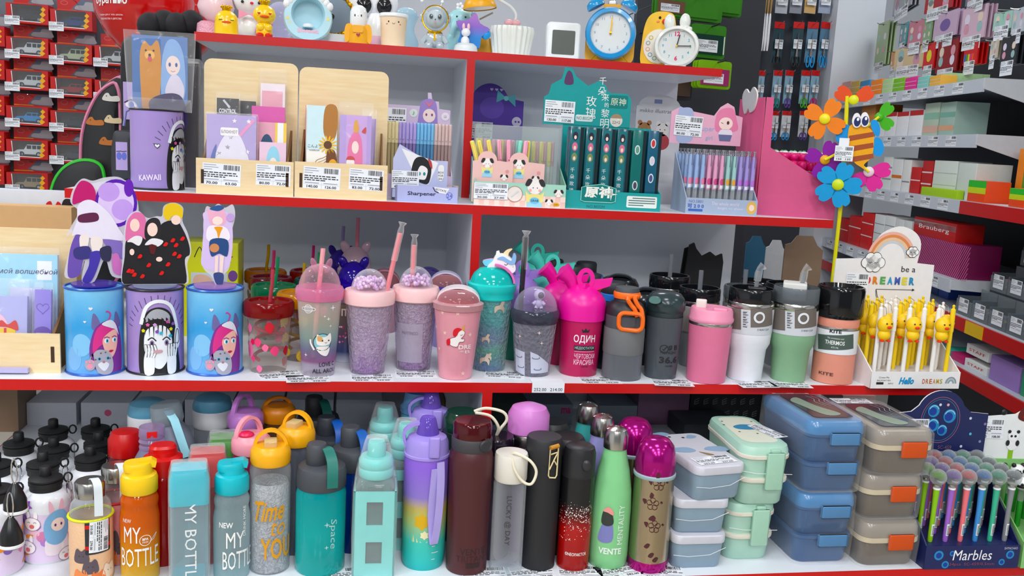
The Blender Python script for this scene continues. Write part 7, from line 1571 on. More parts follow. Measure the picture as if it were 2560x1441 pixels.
A=Art().poly(S([(ox+wh_*.3,zl+.03),(ox+wh_*.25,zt-.005),(ox+wh_*.4,zg-.012),(ox+wh_*.7,zg-.01),(ox+wh_*.84,zt-.012),(ox+wh_*.86,zl+.034)]),M('#e08aac',.4),1).poly(circ(ox+wh_*.54,zt-.02,.016,.014),M('#f6e0da',.4),2).poly(S([(ox+wh_*.38,zl+.02),(ox+wh_*.42,zt-.034),(ox+wh_*.7,zt-.034),(ox+wh_*.72,zl+.02)]),M('#e8e4ee',.4),2).poly([(ox+wh_*.36,zl+.024),(ox+wh_*.74,zl+.024),(ox+wh_*.7,zl+.01),(ox+wh_*.4,zl+.01)],M('#6a7098',.4),3).text('super',ox+wh_*.02,zl+.032,.011,M('#9ab4d8',.4),2).text('girl',ox+wh_*.1,zl+.014,.012,M('#9ab4d8',.4),2)
A.poly(circ(ox+wh_*.6,zt-.018,.003,.004),M('#4a2a34',.4),3).line([(ox+wh_*.4,zt-.018),(ox+wh_*.47,zt-.02)],.001,M('#4a2a34',.4),3).poly(S([(ox-wh_*.8,zt+.006),(ox-wh_*.7,zt+.01),(ox-wh_*.4,zt+.004),(ox-wh_*.36,zl+.01),(ox-wh_*.8,zl+.006)]),M('#a8b4d4',.4),1)
A.tagp(ox-wh_*.5,zt-.03,.064,.044,'80.00','72.00',-2,4);A.flat(sg_,dD+.001)
Art().text('NO.5801',-w_*.36,hf*.78,.006,M('#5a70ac',.5),1).text('可 2 0 0',-w_*.36,hf*.48,.009,M('#4a68b0',.5),1,w=.036,bold=.04).rect(-w_*.46,hf*.14,-w_*.26,hf*.3,M('#4a68b0',.5),1).text('The whole world',.008,hf*.7,.007,M('#e4dcea',.5),1,w=.06).text('begin to shine',.02,hf*.4,.006,M('#e4dcea',.5),1,w=.055).poly(circ(w_*.42,hf*.52,.011,.014),M('#dcb46a',.5),1).poly(circ(w_*.42,hf*.52,.006,.007),M('#f2dcd0',.5),2).flat(sg_,0)
qc=[('blue','#9fb6dc'),('pink','#dfa8c4'),('aqua','#a4ccc8'),('violet','#a89ad4')];qz={}
def gpen(i,j,P):
    k=(0,0,0,1,1,1,2,2,3,3,3)[i % 11];n,c_=qc[k]
    if k not in qz:qz[k]=stick('click_pen',n+' click pen with cartoon wrap in the pale blue display','click pens in the pale blue display',P,0,(M(c_,.3),M('#e6e8ec',.4),M(('#e08aa8','#c85a8c','#d8a45a','#b87ad0')[k],.4)),.118,.0046,style='click')
    else:dup(qz[k],P,random.uniform(-.3,.3))
row_of(sg_,11,4,gpen,w_*.97,.02,.105,hf*.58,-.08)
# --- pink display turned to the rack end
mk_=M('#cc5f86',.5);B0=at(1888,548,1.88);B1=at(2084,556,1.83)
rzp=math.atan2(B1.y-B0.y,B1.x-B0.x);Lp=math.hypot(B1.x-B0.x,B1.y-B0.y)
pkd=thing('pen_display','plain pink cardboard pen display turned towards the rack end','display box',(B0.x,B0.y,Z2),rzp)
ztp=zat(1905,242,1.88,Z2);zb0=zat(1905,368,1.88,Z2);zb1=zat(2082,478,1.83,Z2)
SIDE=[(0,0),(Lp,0),(Lp,zb1),(.018,zb0),(.015,ztp),(0,ztp)]
for yy in (0,.13):MB().prism(SIDE,yy,yy+.003,mk_,M('#e6c9c0',.6)).obj('side_panel',pkd)
MB().box(Lp-.003,Lp,.003,.13,0,zb1*.7,mk_).obj('front_panel',pkd);MB().box(0,Lp-.003,.003,.13,0,.003,mk_).obj('bottom_panel',pkd);MB().box(.02,Lp-.003,.003,.13,zb1*.45,zb1*.48,mk_).obj('pen_rack',pkd)
hd_=MB().prism([(-.135,.0),(-.005,.0),(-.005,ztp),(-.135,ztp)],-.003,-.0005,mk_,xf=RZ(-1.27)).obj('header_card',pkd)
cl_=S([(-.075,ztp+.004),(-.062,ztp+.022),(-.045,ztp+.012),(-.03,ztp+.024),(-.012,ztp+.006),(-.02,ztp-.024),(-.036,ztp-.032),(-.045,ztp-.022),(-.06,ztp-.034)],4)
MB().prism(cl_,-.007,-.0035,M('#b9b9bc',.6),M('#e8e2dc',.6),xf=RZ(-1.27)@TR(-.022,0,0)@Matrix.Diagonal((1.25,1,1,1))).obj('cloud_cutout',pkd)
pkp=[]
for j in range(2):
    for i in range(7):
        u=.035+.020*i;v=.03+.045*j;P=Vector((B0.x+u*math.cos(rzp)-v*math.sin(rzp),B0.y+u*math.sin(rzp)+v*math.cos(rzp),Z2+zb1*.48))
        if not pkp:
            t=thing('novelty_pen','pink multicolour pen with round berry topper','pen',P,rzp,'berry topped pens in the pink display');pm_=M('#d8347c',.35)
            MB().lathe([(.006,0),(.0085,.004),(.0085,.07)],pm_,12).obj('barrel',t);MB().ell((0,0,.083),(.0098,.0092,.012),pm_,12,8).obj('topper_body',t);MB().ell((0,0,.102),(.0098,.0095,.0095),pm_,12,8).obj('topper_head',t);MB().ell((0,0,.111),(.007,.007,.003),WHITE,10,5).obj('cream_swirl',t);MB().ell((0,0,.1145),(.0035,.0035,.0015),M('#3a9a4c',.4),8,4).obj('leaf',t)
            for k in range(4):MB().box(-.006+.0035*k,-.0045+.0035*k,-.0095,-.008,.045,.06,M(('#2c2c34','#e8d03c','#4a8ad0','#e8e4ea')[k],.4)).obj('colour_slider',t)
            pkp.append(t)
        else:dup(pkp[0],P,rzp+random.uniform(-.2,.2))
# --- bee pinwheel on a long stick
c=at(2125,380,1.785);st=Vector((c.x+.004,1.805,Z3));rzb=facing(c)
pw=thing('pinwheel','bee pinwheel with petal wheels on a yellow stick','pinwheel',st,rzb)
ex,ey=Vector((math.cos(rzb),math.sin(rzb),0)),Vector((-math.sin(rzb),math.cos(rzb),0))
def L2(px,py):
    d=ray(px,py);q=CAM+d*((c-CAM).dot(ey)/d.dot(ey));return ((q-st).dot(ex),q.z-st.z)
y0=(c-st).dot(ey)
ys=M('#e2dc1c',.35)
x_,z_=L2(2108,460);MB().tube([(0,.012,0),(x_*.6,.01,z_*.6),(x_,.006+y0,z_),(L2(2118,240)[0],.006+y0,L2(2118,240)[1])],.0042,ys,8).obj('stick',pw)
def plate(name,L,col,edge,y,th=.004,parent=pw):return MB().prism(S([L2(*p) for p in L],4),y0+y,y0+y+th,M(col,.25,coat=.3),M(edge,.4)).obj(name,parent)
bw=plate('bee_body',[(2128,312),(2158,314),(2182,330),(2184,370),(2176,396),(2160,412),(2164,425),(2152,418),(2134,404),(2122,372),(2120,336)],'#e8a81c','#f2ead8',-.004)
for L in ([(2092,330),(2104,312),(2124,314),(2130,330),(2122,350),(2106,360),(2090,350)],[(2176,306),(2190,300),(2200,318),(2198,340),(2186,336)],[(2186,346),(2202,348),(2210,370),(2202,390),(2184,384)],[(2090,372),(2100,366),(2120,380),(2116,398),(2096,396)]):plate('bee_wing',L,'#2f96d8','#e8c4ec',0)
for a,b in ((2142,302),(2162,300)):
    e=plate('bee_eye',[(a-12,b),(a-8,b+14),(a,b+18),(a+9,b+12),(a+11,b-4),(a+4,b-18),(a-6,b-16)],'#f4f0f4','#e0a8d0',-.009);A=Art();A.poly(circ(*L2(a+1,b+3),.0065,.010),M('#1c2a5c',.3),1).poly(circ(*L2(a+3,b-3),.0025,.0035),WHITE,2);A.flat(e,y0-.009)
A=Art()
for k in range(3):yy=326+27*k;A.poly([L2(2122-(2 if k else 0),yy+14),L2(2183,yy+4),L2(2184,yy+16),L2(2124,yy+27)],M('#9a4a14',.4),1)
A.flat(bw,y0-.004)
A=Art().tagp(0,0,.045,.034,'','',0,1);g=MB().box(-.0225,.0225,0,.0006,-.017,.017,PAPER).box(-.013,.012,0,.0006,.017,.03,PAPER)
gx,gz=L2(2110,384);g=MB().box(gx-.0185,gx+.0185,y0-.011,y0-.0105,gz-.016,gz+.016,PAPER).box(gx-.012,gx+.008,y0-.011,y0-.0105,gz+.016,gz+.032,PAPER).obj('price_sticker',pw)
Art().tagp(gx,gz,.036,.03,'150','135',0,1).flat(g,y0-.011)
def petals(cx,cy,col,hub,n,s_,y,a0=0,keep=None):
    q=L2(cx,cy);r_=s_/ppm(c)
    for k in range(n):
        if keep and k not in keep:continue
        a=a0+2*PI*k/n;pts=[(.12,-.12),(.5,-.36),(.9,-.34),(1.02,-.1),(.92,.0),(1.02,.12),(.88,.34),(.5,.34),(.12,.12)]
        MB().prism(S([(q[0]+r_*(u*math.cos(a)-v*math.sin(a)),q[1]+r_*(u*math.sin(a)+v*math.cos(a))) for u,v in pts],3),y0+y,y0+y+.003,M(col,.25,coat=.3)).obj('petal',pw)
    MB().ell((q[0],y0+y-.002,q[1]),(r_*.26,.005,r_*.26),M(hub,.35),14,8).obj('hub',pw)
petals(2062,298,'#e8861c','#e8dc1c',4,52,-.006,1.1);petals(2095,462,'#3a9ad0','#c8d82c',5,56,-.008,1.25);petals(2198,292,'#4aa82a','#4aa82a',4,40,.012,.9,(0,3));petals(2172,430,'#d84a98','#e8d0dc',5,50,.01,.2,(0,3,4));petals(2134,250,'#d8582c','#d8dc2c',3,48,.004,.55,(0,1));petals(2062,400,'#8a2a9c','#e0a82c',4,48,.012,-.3)
for a,b in (((2112,330),(2062,298)),((2108,400),(2095,462)),((2140,400),(2172,430)),((2150,330),(2198,292)),((2100,380),(2062,400))):
    (xa,za),(xb,zb_)=L2(*a),L2(*b);MB().tube([(xa,y0+.006,za),(xb,y0+.002,zb_)],.0028,ys,6).obj('spoke',pw)
# ================================================================ top shelf: night lights, money boxes, clocks
def top(name,label,cat,px,Y,py=60,rz=None,group=None):
    c=at(px,py,Y);return It(name,label,cat,z=Z1,c=Vector((c.x,Y,Z1)),rz=rz,group=group)
def face(root,pts,y,eyes,mouth=None,blush=None,er=.0012):
    pass
DUCK=M('#efc81c',.25,coat=.4);ORG=M('#e0641c',.35)
def duck(px,Y,label,top_py,body_py,hearts):
    t=top('duck_figurine',label,'figurine',px,Y,group='crowned yellow duck figurines');k=t.k
    zc=t.H(top_py);r=.0245
    if hearts:
        b=MB().lathe([(r*.62,0),(r*.72,.006),(r*.66,t.H(64)),(r*.5,t.H(58))],DUCK,24).obj('body',t.root);hz0=t.H(38);hr=r*.98
        for sx in (-1,1):
            MB().ell((sx*.009,-.014,.0052),(.009,.009,.005),M('#d2381c',.35),12,6).obj('foot',t.root);MB().ell((sx*.008,-.0155,t.H(70)),(.009,.006,.008),DUCK,12,6,).obj('wing',t.root)
    else:
        b=MB().lathe([(r*.96,0),(r*1.02,.006),(r*1.0,t.H(60)),(r*.9,t.H(46))],DUCK,28).obj('body',t.root);hz0=t.H(52);hr=r*.98
    hd=MB().ell((0,0,hz0),(hr,hr*.95,hr*.92),DUCK,24,12).obj('head',t.root);yy=-hr*.9
    MB().ell((0,yy,hz0-hr*.22),(hr*.42,hr*.22,hr*.13),ORG,14,6).obj('beak',hd)
    for sx in (-1,1):
        e=MB().ell((sx*hr*.5,-hr*.78,hz0+hr*.05),(hr*.24,hr*.1,hr*.22),M('#f6d84a',.2,coat=.5),14,7).obj('eye_bulge',hd)
        A=Art()
        if hearts:A.poly(heart(sx*hr*.48,hz0+hr*.04,hr*.26),M('#c01c28',.4),1)
        else:A.line([(sx*hr*.48-.004,hz0-hr*.02),(sx*hr*.48+.004,hz0-hr*.02)],.0012,INK,1)
        A.flat(e,-hr*.89)
    zt=hz0+hr*.86
    cr=MB().lathe([(hr*.34,zt-.002),(hr*.4,zt+.006)],GOLD,18,c1=False)
    for q in range(7):a=2*PI*q/7;cr.ell((hr*.4*math.sin(a),-hr*.4*math.cos(a),zt+.008),.0032,GOLD,8,5)
    cr.obj('crown',t.root)
    return t
duck(566,2.075,'round yellow duck figurine with crown and closed eyes',18,60,False)
duck(661,2.072,'tall yellow duck figurine with crown and heart eyes',0,40,True)
# pink lamp and white bears behind the ducks
t=top('night_light','pink sequin night light with pale rose dome, behind the round duck','night light',540,2.16)
MB().lathe([(.02,0),(.026,.008),(.024,.03),(.016,.036)],M('#e6a8b8',.2,var=.3,scale=300,bump=1),22,TR(-.016,0,0)).obj('sequin_body',t.root);MB().lathe([(.008,.03),(.034,.05),(.04,.068),(.034,.088),(.016,.1),(0,.102)],M('#efd0d6',.3,coat=.4),26).obj('rose_dome',t.root);MB().lathe([(.03,0),(.03,.006)],M('#efd0d6',.3),24).obj('foot_plate',t.root)
t=top('night_light','white bear night light with pink bow and roses, behind the heart eyed duck','night light',622,2.17)
wq_=M('#eef0f0',.25,coat=.4);MB().ell((0,0,.03),(.032,.028,.03),wq_,20,10).obj('body',t.root);hd=MB().ell((.002,0,.088),(.036,.03,.032),wq_,20,10).obj('head',t.root)
for sx in (-1,1):MB().ell((sx*.018+.004,-.029,.082),.0034,BLACK,8,5).obj('eye',hd);MB().prism([(0,.056),(sx*.022,.064),(sx*.022,.044)],-.036,-.03,M('#e79ab0',.35)).obj('bow_wing',t.root)
MB().ell((.006,-.032,.08),(.004,.003,.003),M('#d83a5a',.4),8,5).obj('nose',hd)
for k,(a,b) in enumerate(((.022,.022),(.034,.03),(.028,.008),(.044,.038))):MB().ell((a,-.026,b),.0085,M('#e68a9c',.3),10,6).obj('rose',t.root)
t=top('night_light','clear bubble night light on a white foot, behind the heart eyed duck','night light',700,2.26);MB().lathe([(.024,0),(.024,.012),(.012,.016)],wq_,22).obj('foot_plate',t.root);MB().ell((0,0,.058),(.036,.034,.046),CL('#e6e4f4',.25,.06,.35),22,12).obj('bubble',t.root)
# pale blue oval lamp lettered Sweet
t=top('night_light','pale blue egg shaped night light lettered Sweet','night light',770,2.085)
pbm=M('#bfe0ea',.35);zc,hr=t.H(44),t.W(118)
egg=[]
for k in range(40):
    a=2*PI*k/40;egg.append((hr*math.cos(a)*(1-.06*math.sin(a)),zc+(t.H(-8)-zc if math.sin(a)>0 else zc)*math.sin(a)))
win=[(hr*.66*math.cos(2*PI*k/40),t.H(38)+.0345*math.sin(2*PI*k/40)) for k in range(40)]
loops=lambda o,y:[(a,y,max(b,0)) for a,b in o]
MB().loft([loops([(a*.9,zc+(b-zc)*.9) for a,b in egg],.03),loops(egg,.022),loops(egg,-.018),loops([(a*.95,zc+(b-zc)*.95) for a,b in egg],-.025),loops([(a*1.05,t.H(38)+(b-t.H(38))*1.05) for a,b in win],-.026),loops(win,-.022),loops([(a*.9,t.H(38)+(b-t.H(38))*.9) for a,b in win],.012)],pbm).obj('shell',t.root)
Art().poly([(a*.91,t.H(38)+(b-t.H(38))*.91) for a,b in win],M('#5fa8ba',.4),1).flat(t.root,.0125,name='recess_back')
Art().text('Sweet',.0,t.H(80),.0095,M('#e6b8cc',.35),2,w=.045,bold=.05).poly(star(-hr*.82,t.H(52),.005),M('#ecd888',.4),1).poly(star(hr*.82,t.H(48),.005),M('#ecd888',.4),1).poly(star(-hr*.74,t.H(62),.003),M('#ecd888',.4),1).flat(t.root,-.0255)
for sx in (-1,1):
    for k in range(3):MB().ell((sx*hr*(.86-.14*k),-.02,t.H(16-8*k)),(.0085,.008,.0095),WHITE,12,7).obj('cream_swirl',t.root)
MB().lathe([(.012,t.H(69)+.0),(.013,t.H(66)),(.009,t.H(60)),(0,t.H(58))],WHITE,16).obj('inner_cushion',t.root)
# gold floral ring mirror
t=top('table_mirror','round mirror in a gold floral ring on white stand','mirror',836,2.14)
zc=t.H(38);R=t.W(92)
MB().prism(circ(0,zc,R*.92,R*.96,28),-.004,.002,M('#8d99a4',.12,.6)).obj('mirror_disc',t.root);rg=MB()
for k in range(30):a=2*PI*k/30;rg.ell((R*math.cos(a),-.004,zc+R*1.04*math.sin(a)),(.0042+.0018*(k % 2),.005,.0048),GOLD,8,5)
rg.obj('gold_ring',t.root);MB().prism(circ(.014,zc,R*1.12,R*1.12,28),.003,.016,M('#e9e9ec',.4)).obj('stand_back',t.root);MB().box(-.03,.045,-.012,.02,0,max(.004,zc-R*1.0),M('#e9e9ec',.4)).obj('stand_foot',t.root)
MB().ell((-.006,-.01,zc-.004),(.006,.004,.006),BLACK,8,5).obj('black_charm',t.root)
# large white plush with dark glasses
t=top('plush_toy','white plush head with dark sunglasses and red trim','plush toy',930,2.31)
MB().ell((0,0,.05),(.05,.035,.05),M('#eceef0',.6),22,12).obj('body',t.root);hd=MB().ell((0,0,.125),(.062,.04,.042),M('#f0f0f2',.6),24,12).obj('head',t.root)
for a in (-.02,.028):MB().ell((a,-.038,.112),(.021,.008,.024),M('#c9c9cc',.3),18,9).ell((a,-.041,.112),(.018,.007,.021),M('#1b1b1e',.08),18,9).obj('glasses_lens',hd)
MB().prism([(-.06,.11),(-.045,.15),(-.06,.16),(-.07,.12)],-.01,.01,M('#b81c24',.4)).obj('red_trim',hd)
# banana ghost
t=top('figurine','white ghost figurine sitting in a peeled yellow banana','figurine',896,2.075)
MB().lathe([(.0215,0),(.0235,.004),(.022,t.H(75)),(.019,t.H(66))],M('#ecae28',.3,coat=.4),20).obj('peel_base',t.root);gh=M('#eceeee',.3,coat=.4)
MB().lathe([(.016,t.H(72)),(.0185,t.H(60)),(.0185,t.H(32)),(.015,t.H(20)),(.008,t.H(14)),(0,t.H(12))],gh,22).obj('ghost_body',t.root)
for a in (-1,1):MB().prism(S([(a*.012,t.H(66)),(a*.026,t.H(64)),(a*.03,t.H(90)),(a*.026,t.H(108)),(a*.018,t.H(100))],3),-.012,.008,M('#ecae28',.3,coat=.4)).obj('peel_flap',t.root)
MB().prism(rrect(-.012,t.H(84),.01,t.H(66),.003),-.0245,-.02,M('#ecae28',.3,coat=.4)).obj('peel_flap',t.root)
Art().poly(heart(0,t.H(90),.009),M('#a83a38',.4),1).flat(t.root,-.0242);A=Art()
for a in (-.008,.006):A.poly(circ(a,t.H(41),.0014,.0026,10),INK,1)
A.poly(circ(-.001,t.H(42),.0008,n=8),INK,1).wrap(t.root,.0186)
# small pale items behind
t=top('night_light','white night light with pink belt, behind the ghost figurine','night light',944,2.17);MB().lathe([(.022,0),(.026,.01),(.026,.03)],M('#e9c3d8',.35),22).obj('base',t.root);MB().lathe([(.026,.03),(.027,.04),(.026,.06),(.018,.08),(0,.085)],wq_,22).obj('dome',t.root);MB().tube([(.012,-.026,.045),(.018,-.03,.06),(.026,-.026,.062)],.004,wq_,8).obj('paw',t.root)
# cream paper cup lamp
t=top('night_light','cream cup shaped night light with smiling face','night light',984,2.07)
rt,rb=t.W(72),t.W(58);t0,t1=0,t.H(38)
MB().lathe([(rb,0),(rt*.93,t1-.006)],M('#efd9bd',.4),28).obj('cup',t.root);MB().lathe([(rt*.93,t1-.007),(rt,t1-.005),(rt,t1-.001),(rt*.96,t1+.002),(0,t1+.002)],M('#eef0f0',.35),28).obj('lid',t.root)
A=Art();rf=taper(rb,0,rt*.93,t1)
for a in (-.011,.011):A.poly(circ(a,t.H(58),.0016,.002,10),INK,1).poly(circ(a*1.35,t.H(64),.0022,.0014,10),M('#d87a5c',.4),1)
A.line(S([(-.003,t.H(61)),(0,t.H(64)),(.003,t.H(61))],3,False),.0009,INK,1).wrap(t.root,rf)
t=top('night_light','translucent blue wave shaped night light behind the cream cup','night light',1020,2.16);wv=CL('#cfe6f0',.5,.1,.3)
MB().loft([[(.02*math.cos(a)+.006*math.sin(z_*90),.014*math.sin(a),z_) for a in [2*PI*i/18 for i in range(18)]] for z_ in [.009*k for k in range(10)]],wv).obj('wave_body',t.root);MB().ell((-.004,0,.086),(.024,.016,.014),wv,18,8).obj('wave_crest',t.root)
# astronaut bear
t=top('figurine','silver bear astronaut figurine with gold ringed glass helmet','figurine',1088,2.075)
sv=M('#c3cdd4',.25,.3);zc=t.H(48);hr=t.W(66)
MB().ell((0,0,t.H(98)),(.022,.018,.02),sv,20,10).obj('suit',t.root)
for sx in (-1,1):MB().ell((sx*.012,-.012,.0092),(.0095,.013,.009),sv,14,7).obj('boot',t.root);MB().tube([(sx*.018,-.004,t.H(92)),(sx*.027,-.008,t.H(108))],.006,sv,8).obj('arm',t.root);MB().ell((sx*hr*1.02,0,zc+.002),(.005,.008,.01),sv,10,6).obj('ear_pod',t.root)
MB().ell((0,0,zc),(hr*.72,hr*.68,hr*.7),M('#d9dde0',.4),20,10).obj('bear_head',t.root);A=Art()
for sx in (-1,1):A.poly(circ(sx*.0095,zc+.003,.0042,.0052),INK,1).poly(circ(sx*.0085,zc+.005,.0014),WHITE,2)
A.poly(circ(0,zc-.003,.0014),INK,1).poly(circ(0,zc-.009,.003,.002),M('#d8a4a4',.4),1).flat(t.root,-hr*.71)
MB().ell((0,0,zc),(hr,hr*.95,hr),CL('#eef4f6',.06,.03,.45),24,12).obj('glass_helmet',t.root);MB().tube([(hr*.96*math.cos(a),-hr*.3,zc+hr*.96*math.sin(a)) for a in [2*PI*i/28 for i in range(28)]],.0016,GOLD,6,True).obj('gold_ring',t.root);MB().lathe([(.016,t.H(86)),(.018,t.H(84)),(.016,t.H(80))],GOLD,20).obj('gold_collar',t.root);MB().box(-.002,.002,-.02,-.015,t.H(104),t.H(84),GOLD).obj('gold_zip',t.root)
for sx in (-.022,.01):MB().tube([(sx,.004,zc+hr*.9),(sx*1.4,.004,zc+hr*1.25)],.0014,sv,6).ell((sx*1.4,.004,zc+hr*1.3),.004,WHITE,10,6).obj('antenna',t.root)
# aqua elephant
t=top('night_light','aqua elephant night light with flower on its head','night light',1148,2.17);aq_=M('#a9d6da',.35)
MB().ell((0,0,.0325),(.03,.026,.032),aq_,20,10).obj('body',t.root);hd=MB().ell((.002,-.004,.08),(.03,.026,.027),aq_,20,10).obj('head',t.root);MB().tube(smooth([(-.006,-.028,.078),(-.012,-.036,.06),(-.016,-.034,.044)],4,False),[.009]*4+[.007]*5,aq_,10).obj('trunk',hd)
for sx in (-1,1):MB().ell((sx*.032,.002,.088),(.007,.012,.016),M('#8aa8b8',.35),12,7).obj('ear',hd)
for sx in (-1,1):MB().ell((sx*.01+.004,-.028,.086),.0022,BLACK,8,5).obj('eye',hd)
for k in range(5):a=2*PI*k/5;MB().ell((.006*math.cos(a),-.004,.112+.006*math.sin(a)),(.004,.003,.004),WHITE,8,5).obj('flower_petal',hd)
# star with bunny
t=top('night_light','violet to blue star night light with white bunny','night light',1178,2.085)
zc=t.H(78);MB().prism(S(star(.002,zc,.041,5,.62,80),3),-.006,.012,GR([(0,'#2a7ac4'),(.45,'#3f86cc'),(.75,'#8a6ac0'),(1,'#a878c0')],t.H(45),.3)).obj('star',t.root)
MB().lathe([(.026,0),(.027,.003),(.025,.014),(.018,.02),(0,.021)],M('#e9eeee',.35),24,TR(-.01,-.012,0)).obj('cloud_base',t.root);by=-.016
MB().ell((-.012,by,t.H(106)),(.010,.009,.0115),WHITE,14,8).obj('bunny_body',t.root);hd=MB().ell((-.011,by,t.H(84)),(.0105,.009,.0095),WHITE,14,8).obj('bunny_head',t.root)
for sx in (-1,1):MB().ell((-.011+sx*.0055,by,t.H(70)),(.0036,.003,.008),M('#f2c8d0',.35),10,6).obj('ear',hd)
Art().text('Good Evening',-.01,.009,.004,M('#b09a70',.4),1,w=.03).wrap(t.root,.0275,-.36,name='lettering');MB().ell((.034,.0,t.H(84)),(.011,.006,.0115),M('#2a9ad8',.3),12,7).obj('blue_key',t.root)
t=top('money_box','mustard yellow block money box behind the star night light','money box',1210,2.15);MB().rbox(.05,.04,t.H(96),.006,M('#d8a01c',.35),.003).obj('block',t.root);MB().box(-.012,.012,-.001,.001,t.H(96),t.H(96)+.001,BLACK).obj('coin_slot',t.root)
# desk lamp with pleated pot
t=top('desk_lamp','desk lamp with yellow bear shade and white pleated pot base','lamp',1281,2.10)
zt=t.H(68);rb,rt=t.W(100),t.W(108);L=[]
for z_,rr_ in ((0,rb*.86),(.006,rb*.9),(zt*.85,rt),(zt,rt*.96)):L.append([(rr_*(1+.035*math.cos(22*a))*math.cos(a),rr_*.8*(1+.035*math.cos(22*a))*math.sin(a),z_) for a in [2*PI*i/132 for i in range(132)]])
MB().loft(L,M('#e6e8e2',.3,coat=.3)).obj('pleated_pot',t.root)
for sx in (-1,1):MB().ell((sx*.008,-.004,zt+.009),(.011,.008,.0075),M('#dcaab0',.45),12,7).obj('bow_loop',t.root)
pth=[t.X(*p) for p in ((1288,52),(1290,36),(1278,18),(1256,4),(1238,-6))];MB().tube(smooth([(a,0,b) for a,b in pth],5,False),.0032,M('#d9dcdc',.35),8).obj('gooseneck',t.root)
cx,cz=t.X(1200,24);SH=MB().lathe([(.038,0),(.0385,.002),(.034,.016),(.022,.028),(.006,.033),(0,.033)],M('#e8ac2c',.35),26,TR(cx,-.01,cz)@RY(-.12),c0=False).obj('bear_shade',t.root);MB().lathe([(.036,.002),(.0,.003)],M('#efe6d4',.4),24,TR(cx,-.01,cz)@RY(-.12)).obj('shade_diffuser',SH)
for sx in (-1,1):MB().ell((cx+sx*.008,-.044,cz+.018),.0018,BLACK,8,5).obj('eye',SH)
MB().tube([(cx+.03,-.004,cz-.006),(cx+.0,-.002,cz-.022)],.002,M('#9a9488',.4),6).obj('shade_arm',t.root);(xa,za)=t.X(1238,-6);MB().tube([(xa,0,za),(cx+.01,-.006,cz+.03)],.0032,M('#d9dcdc',.35),8).obj('shade_stem',t.root)
# square digital clock
t=top('digital_clock','square white digital clock with blank grey screen','clock',1410,2.10,rz=-.08)
w_=t.W(84)*2;h_=t.H(57)
MB().loft([[(a,y,b) for a,b in rrect(-w_/2+i,i*.6,w_/2-i,h_-i,.009)] for y,i in ((.022,.003),(.02,.0),(-.006,.0),(-.009,.003))],M('#e8ebec',.35)).obj('case',t.root)
s_=w_*.34;MB().prism(rrect(-s_,h_*.47-s_*1.02,s_,h_*.47+s_*1.02,.003),-.0098,-.0088,M('#5d615c',.25)).obj('screen',t.root)
# blue twin bell alarm clock
t=top('alarm_clock','sky blue twin bell alarm clock with white dial','clock',1528,2.09)
zc=t.H(84);R=t.W(126);bl_=M('#1f94cc',.25,coat=.5);yl_=M('#e6a80e',.35)
def ringy(r0,r1,y0_,y1_,m,name,n=40,sq=1.0):
    lp_=lambda r_,y:[(r_*math.cos(2*PI*i/n),y,zc+sq*r_*math.sin(2*PI*i/n)) for i in range(n)]
    return MB().loft([lp_(r1*.98,y1_),lp_(r1,y1_-.003),lp_(r1,y0_+.006),lp_(r1*.95,y0_),lp_(r0*1.04,y0_-.001),lp_(r0,y0_+.003),lp_(r0,y0_+.009)],m,True,False).obj(name,t.root)
ringy(R*.78,R,-.016,.026,bl_,'case');MB().prism(circ(0,zc,R*.78,None,40),-.007,-.006,M('#dfe2e2',.4)).obj('dial',t.root)
A=Art()
for k in range(12):
    a=PI/2-2*PI*k/12;A.text(str(k or 12),R*.62*math.cos(a),zc+R*.62*math.sin(a),.0062,M('#8a8a86',.5),1)
A.flat(t.root,-.007)
MB().box(-.0009,.0009,-.0095,-.009,zc-.004,zc+R*.6,GOLD,TR(0,0,zc)@RY(.03)@TR(0,0,-zc)).obj('minute_hand',t.root);MB().box(-.0012,.0012,-.0102,-.0097,zc-.003,zc+R*.42,GOLD,TR(0,0,zc)@RY(.06)@TR(0,0,-zc)).obj('hour_hand',t.root);MB().lathe([(.0028,0),(.0028,.004),(0,.0045)],GOLD,12,TR(0,-.008,zc)@RX(PI/2)).obj('hand_pin',t.root)
for sx in (-1,1):
    X_=TR(sx*R*.62,.004,zc+R*.98)@RY(sx*.5);MB().lathe([(R*.36,0),(R*.37,.003),(R*.33,.012),(R*.2,.018),(0,.02)],bl_,26,X_).obj('bell',t.root);MB().ell((0,0,.021),.003,bl_,8,5,X_).obj('bell_nut',t.root)
    MB().tube([(sx*R*.5,-.012,zc-R*.9),(sx*R*.72,-.022,.002)],.002,GOLD,8).obj('leg',t.root)
MB().box(-R*.34,R*.34,.0,.012,zc+R*.96,zc+R*1.12,yl_).obj('bridge',t.root);MB().rbox(.016,.012,.008,.003,WHITE,.002,z=zc+R*1.12,xf=TR(0,.006,0)).obj('top_button',t.root)
MB().prism(rrect(-R*.98,.0,R*.98,zc+R*.5,.02),.022,.034,yl_).obj('yellow_back',t.root);MB().tube(smooth([(-R*.2,.02,zc+R*1.1),(0,.02,zc+R*1.4),(R*.2,.02,zc+R*1.1)],5,False),.002,CHROME,7).obj('carry_handle',t.root)
